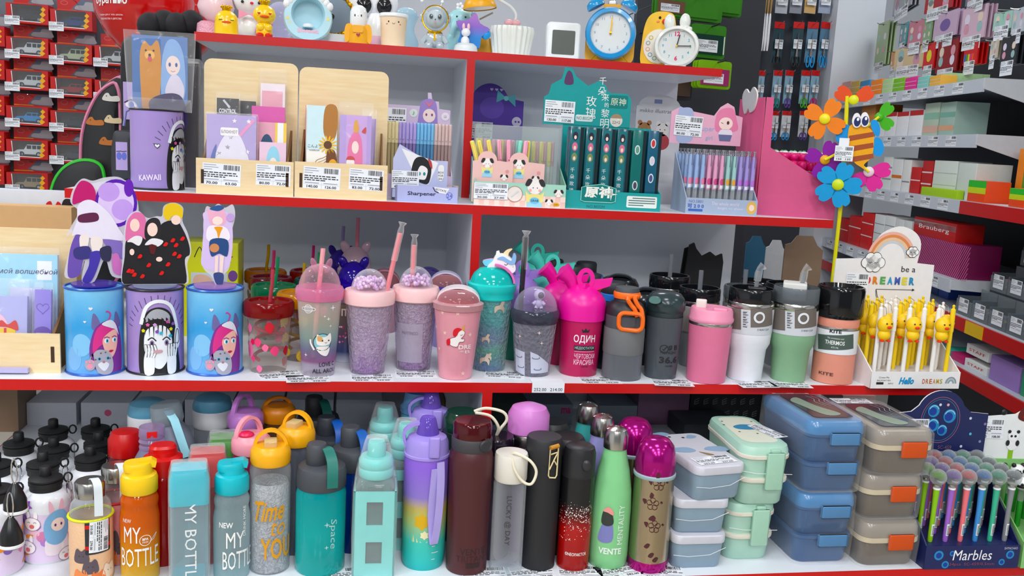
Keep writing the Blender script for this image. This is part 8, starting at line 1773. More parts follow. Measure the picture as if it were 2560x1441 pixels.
# yellow chick telephone clock
t=top('chick_clock','yellow chick shaped money box with round dial','money box',1653,2.12)
zt=t.H(32);yk=M('#efc01a',.3,coat=.4)
MB().prism([(a_,max(b_,.0005)) for a_,b_ in S([(-.036,0),(-.042,zt*.45),(-.034,zt*.85),(-.012,zt),(.024,zt*.98),(.034,zt*.8),(.04,zt*.4),(.034,0)],5)],-.012,.02,yk).obj('chick_body',t.root)
dz,dr_=t.H(118),.036
MB().prism(circ(-.002,dz,dr_,dr_*1.1,28),-.015,-.012,M('#efe9dc',.4)).obj('dial_ring',t.root);A=Art()
for k in range(9):a=2.4+k*.5;A.poly(circ(-.002+dr_*.72*math.cos(a),dz+dr_*.8*math.sin(a),.0052),M(('#c8b040','#8a9aa0','#e09a90','#6aa0c0','#70a890','#b0a8a0')[k % 6],.4),1).poly(circ(-.002+dr_*.72*math.cos(a),dz+dr_*.8*math.sin(a),.0035),M('#e8e4da',.4),2)
A.flat(t.root,-.015);x_,z_=t.X(1650,46);MB().ell((x_,-.013,z_),.0032,BLACK,10,6).obj('eye',t.root);x_,z_=t.X(1661,56);MB().ell((x_,-.014,z_),(.006,.005,.006),M('#d04a24',.35),10,6).obj('beak',t.root);x_,z_=t.X(1645,56);MB().ell((x_,-.012,z_),(.004,.002,.003),M('#ea9a6a',.4),8,5).obj('cheek',t.root)
# white rabbit alarm clock
t=top('alarm_clock','white rabbit eared alarm clock with coloured numerals','clock',1696,2.065)
R=t.W(112);zc=max(t.H(122),R*.88+.001);ivory=M('#e9ebe6',.3,coat=.3)
sq=.88
ringy(R*.8,R,-.014,.024,ivory,'case',sq=sq);MB().prism(circ(0,zc,R*.81,R*.81*sq,36),-.006,-.005,M('#d9dcda',.3)).obj('dial',t.root);A=Art()
for k in range(12):
    a=PI/2-2*PI*k/12;n=str(k or 12);big=k in (0,6);A.text(n,R*.6*math.cos(a),zc+R*.6*sq*math.sin(a),.0105 if big else .0065,M('#d0286c' if big else ('#2c9cb8','#3c9a70','#d89a34')[(k//3) % 3 if k in (3,9) else 0],.4),1,bold=.04 if big else .01)
A.flat(t.root,-.006)
MB().box(-.0012,.0012,-.0095,-.009,zc,zc+R*.5,BLACK,TR(0,0,zc)@RY(.22)@TR(0,0,-zc)).obj('hour_hand',t.root);MB().box(-.001,.001,-.0102,-.0097,zc,zc+R*.62,BLACK,TR(0,0,zc)@RY(1.55)@TR(0,0,-zc)).obj('minute_hand',t.root);MB().lathe([(.0022,0),(.0022,.004)],GOLD,12,TR(0,-.008,zc)@RX(PI/2)).obj('hand_pin',t.root)
for px,py in ((1674,56),(1713,54)):x_,z_=t.X(px,py);MB().ell((x_,.004,z_),(.0125,.009,.019),ivory,16,10).obj('rabbit_ear',t.root)
for k,(px,py) in enumerate(((1706,72),(1722,74),(1714,70))):x_,z_=t.X(px,py);MB().ell((x_,-.008,z_),(.008,.006,.0065),ivory,12,7).obj('bow_loop',t.root)
MB().rbox(.05,.03,max(.006,zc-R*sq+.002),.006,ivory,.002,xf=TR(0,.006,0)).obj('foot_plate',t.root)
# ================================================================ toy car wall on the left
YP=4.3;a,b=at(-60,250,YP),at(330,250,YP)
pg=MB().box(a.x,b.x+.5,YP,YP+.04,.3,2.5,M('#6c7078',.5)).obj('pegboard');tag(pg,'grey steel pegboard hung with boxed toy cars','pegboard')
def car_mesh(col,van):
    m,g,k=M(col,.2,coat=.6),M('#22262c',.1),M('#18181a',.5)
    mb=MB();H=.052 if van else .046
    mb.prism(S([(-.056,.012),(-.055,.026),(-.03,.03),(.05,.031),(.056,.026),(.055,.012)],3),-.018,.018,m)
    mb.prism([(-.026,.029),(-.012,H),(.046 if van else .03,H),(.053 if van else .046,.03)],-.015,.015,m)
    for x0,x1 in ((-.014,.004),(.008,.024),(.027,.042)):mb.box(x0,x1,-.0156,-.0152,.033,H-.004,g)
    for x in (-.034,.034):mb.lathe([(.011,0),(.011,.007),(.005,.0075)],k,12,TR(x,-.0125,.011)@RX(PI/2)).lathe([(.0055,0),(.0055,.002)],CHROME,10,TR(x,-.0195,.011)@RX(PI/2))
    return mb
cb={}
def car_box(px,pyt,col,label,van=True,w_=.164):
    c=at(px,pyt+22,4.16);t=thing('toy_car_box',label,'toy box',(c.x,4.16,c.z),0,'boxed toy cars on the pegboard');rd=M('#b8161c',.35)
    if 'f' not in cb:
        f=MB();f.box(-w_/2,w_/2,0,.07,-.04,-.032,rd).box(-w_/2,w_/2,0,.07,.036,.04,rd).box(-w_/2,-w_/2+.02,0,.07,-.032,.036,rd).box(w_/2-.024,w_/2,0,.07,-.032,.036,rd).box(-w_/2+.02,w_/2-.024,.066,.07,-.032,.036,M('#6a6258',.6));cb['f']=f.obj('window_box',t).data
        cb['c']=MB().box(-w_/2+.008,w_/2-.004,.068,.07,.04,.094,rd).obj('hang_card',t).data
        A=Art().line([(-w_/2+.021,.034),(-w_/2+.026,-.03),(w_/2-.03,-.032)],.003,WHITE,1).poly([(w_/2-.026,-.034+.0),(w_/2-.012,-.022),(w_/2-.026,-.01),(w_/2-.036,-.022)],M('#e0a81c',.4),2).poly([(w_/2-.022,-.012),(w_/2-.01,0),(w_/2-.022,.012),(w_/2-.034,0)],M('#e0a81c',.4),2).poly([(w_/2-.02,.01),(w_/2-.01,.02),(w_/2-.02,.03),(w_/2-.03,.02)],M('#e0a81c',.4),2).tagp(-w_*.36,-.03,.058,.036,'','',0,3);cb['p']=A.flat(t,0).data
        A=Art().poly([(-w_/2+.008,.048),(.0,.048),(.008,.044),(-w_/2+.008,.044)],M('#d8981c',.4),1).ring(-w_*.28,.076,.014,.0016,M('#d87a78',.4),1,rz=.008).poly([(-.02,.05),(.02,.092),(w_/2-.004,.092),(w_/2-.004,.044)],M('#5a6a80',.4),1).poly(S([(.0,.052),(.004,.068),(.03,.07),(.04,.084),(.07,.082),(.08,.066),(.078,.05)]),M('#a0a4a8',.4),2);cb['k']=A.flat(t,.068,name='card_print').data
        cb['w']=MB().box(-w_/2+.02,w_/2-.024,.0005,.001,-.032,.036,CL('#f4f6f8',.05,.05,.2)).obj('window_film',t).data
    else:
        for q,n in (('f','window_box'),('c','hang_card'),('p','print'),('k','card_print'),('w','window_film')):o=bpy.data.objects.new(n,cb[q]);COL.objects.link(o);o.parent=t
    kk=(col,van)
    if kk in cb:o=bpy.data.objects.new('toy_car',cb[kk]);COL.objects.link(o);o.parent=t
    else:o=car_mesh(col,van).obj('toy_car',t);cb[kk]=o.data
    o.location=(.006,.034,-.031);MB().tube([(0,.0675,.084),(0,.02,.086),(0,.012,.09)],.0018,STEEL,5).obj('hook',t)
cn=(('#17181b','black'),('#e8e9e6','white'),('#e0e2de','square white'),('#3a92cc','bright blue'),('#eceeea','long white'),('#a8906a','sand coloured'),('#28407c','navy blue'),('#c8d0a8','pale green'),('#a02c20','brick red'),('#303236','charcoal'),('#3c3e42','graphite'),('#4a2020','dark maroon'))
for px,ys,ci in ((68,(12,96,178,268,352,434),(0,1,2,3,4,5)),(178,(28,112,196,280,362),(6,7,8,9,10)),(288,(118,204,288),(1,11,6)),(-42,(66,150,240,330,414),(8,3,0,7,4))):
    for y_,k in zip(ys,ci):car_box(px,y_,cn[k][0],cn[k][1]+' toy car in red window box'+{68:', in the fullest column',178:', column beside the balloon',288:' behind the backpack',-42:' at the pegboard edge'}[px],k in (1,2,4,7,5))
# red balloons on sticks
for k,(px,py,Y,w_) in enumerate(((362,20,3.4,240),(470,14,3.75,60))):
    c=at(px,py,Y);r_=w_/2/ppm(c);t=thing('balloon',('big red shop balloon with white lettering','smaller red balloon peeking from behind the lettered one')[k],'balloon',(c.x,c.y,0),facing(c));z=c.z
    if k:r_=.15;z -= .03
    MB().lathe([(.008,z-r_*1.28),(.016,z-r_*1.24),(r_*.35,z-r_*1.0),(r_*.75,z-r_*.6),(r_*.97,z-r_*.15),(r_,z+r_*.15),(r_*.9,z+r_*.5),(r_*.6,z+r_*.85),(r_*.25,z+r_*1.02),(0,z+r_*1.05)],M('#c4101c',.15,coat=.5),36).obj('skin',t);MB().lathe([(.016,z-r_*1.32),(.008,z-r_*1.27)],M('#a00c16',.3),12).obj('knot',t);MB().tube([(0,0,0),(0,0,z-r_*1.28)],.004,WHITE,6).obj('stick',t)
    if not k:
        wt=M('#f2eeee',.4);A=Art().text('буратино',-r_*.72,z-.0,.034,wt,1,w=.13,bold=.03).text('Товары для офиса, школы',-r_*.72,z-.045,.007,wt,1,w=.1).text('творчества и детства',-r_*.72,z-.058,.007,wt,1,w=.09).poly([(-r_*.9,z+.045),(-r_*.82,z+.075),(-r_*.7,z+.06),(-r_*.58,z+.075),(-r_*.52,z+.045),(-r_*.7,z+.03)],wt,1).poly(S([(-r_*.8,z+.085),(-r_*.7,z+.12),(-r_*.6,z+.085),(-r_*.7,z+.075)]),wt,1);A.wrap(t,lambda z_:r_*math.sqrt(max(.05,1-((z_-z-r_*.08)/(r_*1.15))**2))*1.005,cut=.02)
# backpacks and cases behind the second shelf end
bk_=M('#17171a',.6,bump=.2);pkk=M('#d88aa4',.5)
def bag(name,label,cat,L,Y,th,mat,zb=Z3):
    pts=[at(px,py,Y) for px,py in L];x0=sum(p.x for p in pts)/len(pts);t=thing(name,label,cat,(x0,Y,zb),0)
    o=[(a_,max(b_,.004)) for a_,b_ in S([(p.x-x0,p.z-zb) for p in pts],4)];cx=sum(p[0] for p in o)/len(o);cz=sum(p[1] for p in o)/len(o);q=lambda s_,y:[(cx+(a-cx)*s_,y,max(.002,cz+(b-cz)*s_)) for a,b in o]
    MB().loft([q(.88,th),q(1,th*.7),q(1,0),q(.94,-th*.2),q(.7,-th*.3)],mat).obj('bag_body',t)
    def edge(s_,y,r_,m,nm):MB().tube(q(s_,y),r_,m,6,True).obj(nm,t)
    return t,edge,x0
t,e,x0=bag('backpack','black school backpack with pink piping and puppy prints','backpack',[(215,700),(206,470),(208,330),(240,240),(278,200),(302,205),(310,300),(310,700)],2.3,.1,bk_);e(.93,-.022,.004,pkk,'piping');e(1.0,.03,.007,pkk,'side_trim')
A=Art()
for px,py,c_ in ((283,300,'#d8c4a0'),(270,355,'#b8703c'),(238,305,'#b8703c'),(278,245,'#d8d4cc')):
    p_=at(px,py,2.27);u,v=p_.x-x0,p_.z-Z3;A.poly(S([(u-.018,v-.006),(u-.014,v+.008),(u-.006,v+.011),(u,v+.004),(u+.016,v+.005),(u+.017,v-.007)]),M(c_,.5),1).poly(circ(u-.01,v+.004,.0014,n=6),INK,2)
A.flat(t,-.031)
t,e,x0=bag('school_bag','black bag with lime green piping beside the backpack','bag',[(125,560),(132,470),(160,420),(205,398),(250,404),(268,440),(272,560)],2.16,.08,bk_);e(.95,-.015,.004,M('#3cb43c',.4),'piping')
t,e,x0=bag('school_bag','tall black bag with lilac eye print behind the card pack','bag',[(314,462),(304,300),(302,130),(316,95),(345,90),(480,92),(496,140),(494,470)],2.2,.06,bk_,Z2);p_,q_=at(306,298,2.17),at(345,206,2.17)
u0,u1,v0,v1=p_.x-x0,q_.x-x0,p_.z-Z2,q_.z-Z2;um,vm=u0*.5+u1*.5,v0*.6+v1*.4
Art().rect(u0,v0,u1,v1,M('#b4a2d0',.4),1).poly(circ(um,vm,.013,.007),M('#eeeaf2',.4),2).poly(circ(um,vm,.006,.007),M('#5a6ac0',.4),3).line(S([(um-.015,vm+.004),(um,vm+.011),(um+.015,vm+.005)],4,False),.002,INK,3).flat(t,-.02)
for k in range(4):q_=at(370+34*k,62-8*(k % 2),2.2);MB().ell((q_.x-x0,.02+.012*(k % 2),q_.z-Z2),(.028,.03,.03),M('#1a1a1e',.8,bump=1,scale=40),14,8).obj('ruffle',t)
t,e,x0=bag('phone_case','small grey zip case with lilac eyes picture hanging by the backpack','case',[(284,450),(278,390),(284,334),(300,326),(328,328),(334,345),(332,440),(320,450)],2.0,.03,M('#2c2e34',.5),Z2)
p_,q_=at(290,425,1.99),at(318,356,1.99);zb=t.location.z;u0,u1,v0,v1=p_.x-x0,q_.x-x0,p_.z-zb,q_.z-zb;A=Art().rect(u0,v0,u1,v1,M('#b4a2d0',.4),1)
for f_ in (.28,.72):A.poly(circ(u0+(u1-u0)*f_,v0+(v1-v0)*.5,.005,.008),M('#6a74c0',.4),2).line([(u0+(u1-u0)*f_-.005,v0+(v1-v0)*.66),(u0+(u1-u0)*f_+.005,v0+(v1-v0)*.68)],.0014,INK,2)
A.flat(t,-.0095);MB().tube([(.0,.01,.12),(.004,.012,.15),(.02,.02,.16)],.003,M('#8a88c0',.5),6).obj('hang_strap',t)
# ================================================================ stationery wall on the right
YW=4.35
a,b=at(1588,100,3.7),at(1906,100,3.7);pgo=MB().box(a.x,b.x,3.7,3.74,.2,2.6,M('#22252b',.5)).obj('pegboard');tag(pgo,'dark pegboard column hung with green notebooks','pegboard')
a,b=at(1900,100,YW),at(2078,100,YW);pgo=MB().box(a.x,b.x,YW,YW+.04,.2,2.6,M('#3a3e46',.5)).obj('pegboard');tag(pgo,'charcoal pegboard hung with scissors packs','pegboard')
a,b=at(2086,100,4.2),at(2205,100,4.2);struct('wall_column',MB().box(a.x,b.x,4.2,5.0,0,3.2,m_wall))
# hung notebooks
gn,gl=M('#3c7c28',.35),M('#7cb02c',.35)
def hung(px,pyt,pyb,wpx,Y,n,body,flap,label,cat='notebook',pages=None,group='green notebooks on the dark pegboard',price=True):
    p,q=at(px,pyt,Y),at(px,pyb,Y);h_=p.z-q.z;w_=wpx/ppm(p);t=thing('hanging_notebook',label,cat,(p.x,Y,q.z),.2,group)
    for k in range(n):MB().prism(rrect(-w_/2,0,w_/2,h_,min(.012,h_*.3)),.02*k,.02*k+.004,flap).obj('cover',t)
    MB().box(-w_*.42,w_*.42,-.006,.02*n,h_*.12,h_*.7,body).obj('page_block',t)
    if pages:
        for k in range(n+1):MB().box(w_*.42,w_*.46,-.004+.018*k,.01+.018*k,h_*.14,h_*.68,M(pages[k % len(pages)],.5)).obj('page_edge',t)
    if price:Art().tagp(-w_*.05,h_*.36,w_*.6,h_*.36,'','',0,1).flat(t,-.006)
    MB().tube([((3.7-Y)*math.sin(.2),(3.7-Y)*math.cos(.2)-.004,h_*.93),(0,-.05,h_*.95),(0,-.07,h_)],.0025,BLACK,6).obj('hook',t)
dkg=M('#17382e',.3)
hung(1775,62,146,100,3.35,3,dkg,gn,'dark green notepads with pink page edges on a hook',pages=('#f0f0f0','#e89ac0'))
hung(1745,-10,52,150,3.35,2,gn,gn,'green rounded notebooks above the pink edged pads',price=False);hung(1680,-14,40,90,3.18,2,M('#6a4a3a',.4),gn,'brown and green notebooks behind the blue clock')
hung(1820,-20,40,90,3.45,3,gn,gn,'green notebooks near the pegboard edge',price=False);hung(1660,56,150,60,3.4,2,M('#40604a',.4),gn,'green notebooks behind the chick money box',pages=('#e8d8a0',));hung(1790,152,222,96,3.3,3,M('#9a3a6a',.4),gl,'lime green packs with price tag, lowest on the dark pegboard')
hung(1700,170,250,80,3.4,2,M('#4a3a30',.5),M('#26262a',.5),'dark brown packs below the top shelf end',price=False)
# scissors and tool packs
sc_='scissors packs on the charcoal pegboard'
def pack(px,pyt,pyb,wpx,head,body,label,kind,hc='#2a8ad0'):
    p,q=at(px,pyt,4.25),at(px,pyb,4.25);h_=p.z-q.z;w_=wpx/ppm(p);t=thing('tool_pack',label,'tool pack',(p.x,4.25,q.z),random.uniform(-.1,.25),sc_)
    MB().box(-w_/2,w_/2,0,.004,h_*.12,h_,M(body,.4)).obj('back_card',t);MB().box(-w_/2,w_/2,-.002,0,h_*.86,h_,M(head,.4)).obj('header',t)
    if kind=='s':
        for s_ in (-1,1):MB().tube([(s_*w_*.2+w_*.16*math.cos(a),-.006,h_*.14+h_*.12*math.sin(a)) for a in [2*PI*i/12 for i in range(12)]],w_*.055,M(hc,.35),6,True).obj('finger_loop',t);MB().prism([(-w_*.04*s_,h_*.24),(w_*.12*s_,h_*.26),(0,h_*.8)],-.009+.002*s_,-.007+.002*s_,STEEL).obj('blade',t)
        MB().lathe([(w_*.05,0),(w_*.05,.003)],STEEL,10,TR(0,-.009,h_*.34)@RX(PI/2)).obj('rivet',t)
    Art().tagp(0,h_*.52,w_*.8,h_*.2,'','',0,8).flat(t,-.008)
    MB().tube([(0,.1,h_*.94),(0,-.03,h_*.95),(0,-.04,h_)],.002,STEEL,5).obj('hook',t)
nm_=('blue','teal','lime','violet','navy','pink','black');hx_=('#2a9ad8','#2a8a80','#5ab83c','#6a4a9c','#26386c','#d83a80','#1c1c20')
for r_,(yt,yb,xs) in enumerate(((55,172,((1950,6),(1998,6),(2034,0),(2065,0))),(176,272,((1903,4),(1946,1),(1975,3),(2016,2),(2040,5))),(278,352,((1938,0),(1968,0),(2012,3))))):
    for px,k in xs:pack(px,yt,yb,28 if r_==0 else 24,'#c01c22',('#5a7c94','#8fb0c4','#d8dce0')[r_] if k != 6 else '#24404a',nm_[k]+' handled scissors pack, '+('upper','middle','lower')[r_]+' scissors row'+(' beside the column' if px>2050 else (', next to white brushes' if px==1950 else (', red topped pair' if px==1968 else ''))),'s',hx_[k])
for k in range(4):pack(1958+36*k,-25,42,32,'#d8dade',('#b8bcc4','#8a8c96','#c8a878','#9aa4b8')[k],('silver compass pack above the scissors','grey ruler pack above the scissors','tan crayon pack above the scissors','blue grey knife pack beside the column')[k],'n')
for k in range(5):
    p,q=at(1898+7*k,34,4.2),at(1898+7*k,128,4.2);t=thing('paint_brush','long white handled paint brush hung by the dark pegboard','paint brush',(p.x,4.2,q.z),0,'white paint brushes in a hanging row');h_=p.z-q.z;MB().lathe([(.0045,0),(.0065,h_*.3),(.0055,h_*.9),(.004,h_)],WHITE,10).obj('handle',t);MB().lathe([(.004,h_),(.005,h_+.05),(.007,h_+.09),(.001,h_+.13)],M('#a88858',.7),10).obj('bristles',t)
# angled shelving run with boxed goods
RA=Vector((2.32,4.2,0));RB=Vector((1.92,2.26,0));ru=(RB-RA).normalized();rn=Vector((-ru.y,ru.x,0));rzr=math.atan2(ru.y,ru.x)
def Q(px,py,off=0):
    d=ray(px,py);t_=(RA+rn*off-CAM).dot(rn)/d.dot(rn);p=CAM+d*t_;return (p-RA).dot(ru),p.z
def RP(s_,off,z):v=RA+ru*s_+rn*off;return (v.x,v.y,z)
run=thing('store_shelving','grey and red shop shelving with perforated back along the right wall','shelf unit',RP(0,0,0),rzr);gm=M('#c9ced6',.4)
MB().box(-.1,2.8,.46,.5,0,2.4,M('#33363d',.5)).obj('back_panel',run)
ho_=MB();
for i in range(22):
    for j in range(14):ho_.box(1.1+.03*i,1.108+.03*i,.457,.46,.98+.03*j,.986+.03*j,BLACK)
hb=ho_.obj('punched_hole',run);hb['kind']='stuff'
SHZ={}
for k,(px,py,s1,st) in enumerate(((2340,213,1.5,gm),(2330,338,1.5,gm),(2300,487,2.6,RED),(2230,650,1.45,gm),(2420,800,2.6,RED),(2420,930,2.6,RED))):
    s_,z=Q(px,py);SHZ[k]=z;b_=MB().box(-.05,s1,.004,.45,z-.02,z,gm).obj('shelf_board',run);MB().box(-.05,s1 if k != 2 else 1.45,-.004,.004,z-.045,z-.002,gm if k<4 else RED).obj('price_rail',b_)
    if k==2:MB().box(1.45,s1,-.004,.004,z-.045,z-.002,RED).obj('price_rail',b_)
    if k in (0,1,3):MB().prism([(0,z-.035),(.44,z-(.16 if k<3 else .05)),(.44,z),(0,z)],0,.006,M('#d5d9de',.35),xf=TR(s1+.004,0,0)@RZ(PI/2)).obj('bracket',run)
    for q in range(9 if k != 4 else 0):Art().tagp(.12+.15*q,z-.023,.085,.036,'','',0,1).flat(b_,-.004,name='price_label')
rg_='goods on the right wall shelving'
def good(px0,px1,k,pyt,col,label,cat='box',off=.03,d_=.12,zb=None,bands=None,name='stationery_box',txt=None,rough=.45,clear=False):
    yr=(200,310,440,590,730,910)[k];s0,_=Q(px0,yr,off);s1,_=Q(px1,yr,off);_,z1=Q((px0+px1)/2,pyt,off);zb=SHZ[k] if zb is None else zb;h_=max(.015,z1-zb);w_=abs(s1-s0)
    t=thing(name,label,cat,RP((s0+s1)/2,off,zb),rzr,rg_);m_=CL(col,.3,.1,.3) if clear else M(col,rough)
    MB().rbox(w_*.97,d_,h_,.002,m_,.001,xf=TR(0,d_/2,0)).obj('carton_body',t);A=Art()
    for z0,z1_,c_ in bands or ():A.rect(-w_*.485,h_*z0,w_*.485,h_*z1_,M(c_,.45),1)
    if txt:A.text(txt,0,h_*.5,min(.02,h_*.3),M('#f0eeee',.5) if col[1]<'d' else M('#c02028',.5),2,w=w_*.7)
    if bands or txt:A.flat(t,0)
    return zb+h_
for k,(x0,x1,c_,n) in enumerate(((2056,2072,'#8a6a88','mauve'),(2073,2088,'#8aa888','sage'),(2089,2106,'#b8b47c','khaki'),(2107,2128,'#d8a8a0','rose'),(2129,2150,'#d8b45c','straw yellow'),(2151,2176,'#4a8ab8','blue'),(2178,2206,'#ee8c1c','orange'),(2207,2233,'#b8d8a0','pale lime'),(2234,2262,'#7ab82c','grass green'),(2263,2292,'#e04a94','hot pink'),(2294,2322,'#8cccc4','aqua'),(2324,2352,'#e8b45c','amber'))):
    good(x0,x1,0,208-21*(x0-2056)/296,c_,n+' sticky note stack on the shelving','sticky notes',.01,.06,name='sticky_note_block',bands=((.3,.33,'#e8e4d8'),(.62,.65,'#e8e4d8')))
for k in range(3):good(2354+22*k,2375+22*k,0,184+k,'#b4d4a4',('pale green memo cubes next to the amber notes','pale green memo cubes in the middle of the cube row','pale green memo cubes at the shelf bracket')[k],'sticky notes',.09+.1*k,.09,name='sticky_note_block',bands=((.25,.3,'#e0c080'),(.6,.65,'#e0c080')))
for k,(x0,x1,pt,c_,n,bd_) in enumerate(((2150,2185,262,'#c88a4c','tan note packs behind the pinwheel',None),(2190,2212,280,'#e6e6e6','white index card pack with green ticks',((.6,.8,'#7aa85a'),)),(2213,2240,282,'#e9e9ea','white clip pack with narrow red header',((.84,1,'#b81c24'),)),(2241,2270,280,'#ececee','white pin pack with red header, second in row',((.82,1,'#b81c24'),)),(2272,2306,276,'#eeeef0','white pin pack with red header, widest in row',((.8,1,'#b81c24'),)),(2308,2345,258,'#b8c8b4','striped pastel paper pack by the bracket',((.1,.3,'#d8b0a0'),(.5,.7,'#90bca8'))),(2347,2385,256,'#a8c0b4','striped pastel paper pack at the shelf end',((.15,.3,'#d8a888'),(.55,.7,'#80b0a0'))))):good(x0,x1,1,pt,c_,n,bands=bd_,off=.03)
for k,(x0,x1,pt,c_,n,bd_) in enumerate(((2186,2204,420,'#e6e7e8','white eraser carton behind the pink petals',((.5,.6,'#c84a3c'),)),(2205,2228,392,'#e4e8e4','tall white eraser carton stack',((.3,.35,'#9aa0a0'),(.65,.7,'#9aa0a0'))),(2229,2254,398,'#e8e8e8','white clip carton stack with orange marks',((.4,.5,'#d87a3c'),)),(2256,2275,400,'#ecebe8','white sharpener carton stack',((.3,.34,'#888888'),)),(2277,2302,418,'#c41c24','red staple carton stack',((.48,.52,'#f0e0e0'),)),(2304,2330,402,'#b81820','tall red staple carton stack',((.3,.34,'#f0e0e0'),(.64,.68,'#f0e0e0'))),(2332,2392,402,'#dfe6df','pale green tape carton block',((.32,.34,'#b8c4b8'),(.65,.67,'#b8c4b8'))),(2394,2440,408,'#d8e0da','pale tape cartons in clear wrap',None))):good(x0,x1,2,pt,c_,n,bands=bd_)
good(2306,2400,2,472,'#a8d020','lime green ruler lying along the shelf edge','ruler',.004,.024,name='ruler')
for k,(x0,x1) in enumerate(((2424,2470),(2530,2570))):good(x0,x1,2,452+20*k,'#e85a1c',('green yellow orange foam stack in a clear tray','green yellow orange foam stack at the red rail')[k],'foam sheets',.01,.08,name='foam_stack',bands=((.4,.68,'#c8d83c'),(.68,1,'#3cb83c')))
for k in range(3):good(2540+18*k,2557+18*k,2,372+4*k,('#e08a2c','#4a9a3c','#c8762c')[k],('orange foam board leaning in a clear bag','green foam board between orange ones','amber foam board with wooden slats')[k],'foam sheets',.12,.05,name='foam_board')
for k,(x0,x1,pt,c_,n,bd_) in enumerate(((2090,2118,545,'#b81820','red tack carton near the rack end',((.5,.54,'#e8d0d0'),)),(2119,2150,540,'#c01c22','red tack carton with round window',((.6,.64,'#e8d0d0'),)),(2151,2180,532,'#c82228','tall red tack carton',((.35,.38,'#e8d0d0'),(.7,.73,'#e8d0d0'))),(2182,2208,536,'#e2e4e4','white carton stack with grey seams',((.25,.27,'#8a8e90'),(.5,.52,'#8a8e90'),(.75,.77,'#8a8e90'))),(2209,2234,540,'#e4e6e6','second white carton stack with grey seams',((.25,.27,'#8a8e90'),(.5,.52,'#8a8e90'),(.75,.77,'#8a8e90'))),(2236,2256,548,'#dcdedd','white carton stack with red labels',((.2,.28,'#c02028'),(.45,.53,'#c02028'),(.7,.78,'#c02028'))),(2257,2276,552,'#dcdedd','white carton stack with red labels beside the striped box',((.2,.28,'#c02028'),(.45,.53,'#c02028'),(.7,.78,'#c02028'))))):good(x0,x1,3,pt,c_,n,bands=bd_)
def stripes(t_,w_,h_,n):
    A=Art()
    for q in range(n):x=-w_/2+w_*q/n;A.poly([(x,0),(x+.004,0),(x+.004+min(h_*.8,w_/2-x-.004),min(h_,(w_/2-x-.004)/.8)),(x+min(h_*.8,w_/2-x-.004),min(h_,(w_/2-x-.004)/.8))],M('#d87aa8',.45),1)
    A.flat(t_,0)
zz=good(2278,2410,3,598,'#7c1a50','plum gift box with pink diagonal stripes',off=.03,d_=.14);o=find('plum gift box');stripes(o,abs(Q(2410,598,.03)[0]-Q(2278,300,.03)[0])*.97,zz-SHZ[3],40)
good(2280,2390,3,550,'#b81820','long red stapler carton on the striped box',off=.03,d_=.1,zb=zz,bands=((.3,.9,'#b81820'),(.55,.85,'#d8dadc')),txt='Brauberg')
for k,(x0,x1,pt,c_,n,bd_) in enumerate(((2258,2282,702,'#d0ccc8','white pencil cartons in the shade',((.4,.45,'#888888'),)),(2283,2318,706,'#b86a64','red and white pencil cartons in the shade',((.3,.4,'#e0d8d4'),(.6,.7,'#e0d8d4'))),(2320,2345,706,'#3a5a94','blue pencil carton in the shade',None),(2346,2372,708,'#4a6ac0','brighter blue pencil carton in the shade',None))):good(x0,x1,4,pt,c_,n,bands=bd_,off=.12)
# tiered clear organiser
zb=SHZ[4]
for r_ in range(3):
    for c_ in range(4):
        x0=(2345,2425,2450)[r_]+(48,52,58)[r_]*c_;o_=.02+.09*r_;s0,_=Q(x0,740,o_);s1,_=Q(x0+46,740,o_)
        s0=(1.47,1.5,1.5)[r_]+.115*c_;s1=s0+.112
        w_=abs(s1-s0)
        t=thing('organiser_tray',('lower','middle','upper')[r_]+' tier clear organiser tray of small charms, '+('next to the pencil cartons','second along','third along','at the red rail end')[c_],'tray',RP((s0+s1)/2,o_,zb+.09*r_+.001),rzr,'clear organiser trays');cm=CL('#c4ccd0',.12,.1,.3)
        for (a0,a1,b0,b1,h_) in ((-w_/2,w_/2,0,.003,.05),(-w_/2,w_/2,.08,.083,.085),(-w_/2,-w_/2+.003,.003,.08,.06),(w_/2-.003,w_/2,.003,.08,.06)):MB().box(a0,a1,b0,b1,0,h_,cm).obj('tray_wall',t)
        MB().box(-w_/2+.003,w_/2-.003,.003,.08,0,.003,M('#3a4046',.4)).obj('tray_floor',t)
        if r_:MB().box(-w_/2,w_/2,.002,.083,-.09*r_,-.0005,M('#3a4046',.4)).obj('riser',t)
        rnd=random.Random(r_*9+c_);ch=MB()
        for q in range(24):ch.ell((rnd.uniform(-w_*.42,w_*.42),rnd.uniform(.01,.07),rnd.uniform(.01,.04)),(.012,.008,.007),M(rnd.choice(('#c83a60','#3a8ac8','#d8a83c','#26262c','#7a4a9c','#3a9a7c','#8a5a3c','#d8d8dc')),.35),6,4)
        o=ch.obj('charms',t);o['kind']='stuff';Art().tagp(0,.034,w_*.6,.046,'','',0,1).flat(t,-.001)
b0=find('grey and red shop shelving');s_,z_=Q(2440,812);MB().box(s_-.06,s_+.06,-.006,-.004,z_-.04,z_+.002,M('#e0b81c',.4)).obj('yellow_marker',run)
for k,(x0,x1,pt,c_,n,tx_,zo) in enumerate(((2345,2372,868,'#4ab0a0','teal box on the bottom shelf',None,0),(2374,2408,884,'#b83a6c','small plum striped box on the bottom shelf',None,0),(2410,2470,908,'#e8eae8','white STAFF clip carton under another','STAFF',0),(2475,2556,902,'#a488c8','lilac glitter box on the bottom shelf',None,0),(2510,2580,862,'#b87a78','dusty pink box behind the lilac one',None,1),(2560,2590,930,'#2a9a6c','green box at the end of the bottom shelf',None,0))):good(x0,x1,5,pt,c_,n,txt=tx_,off=.03+.16*zo)
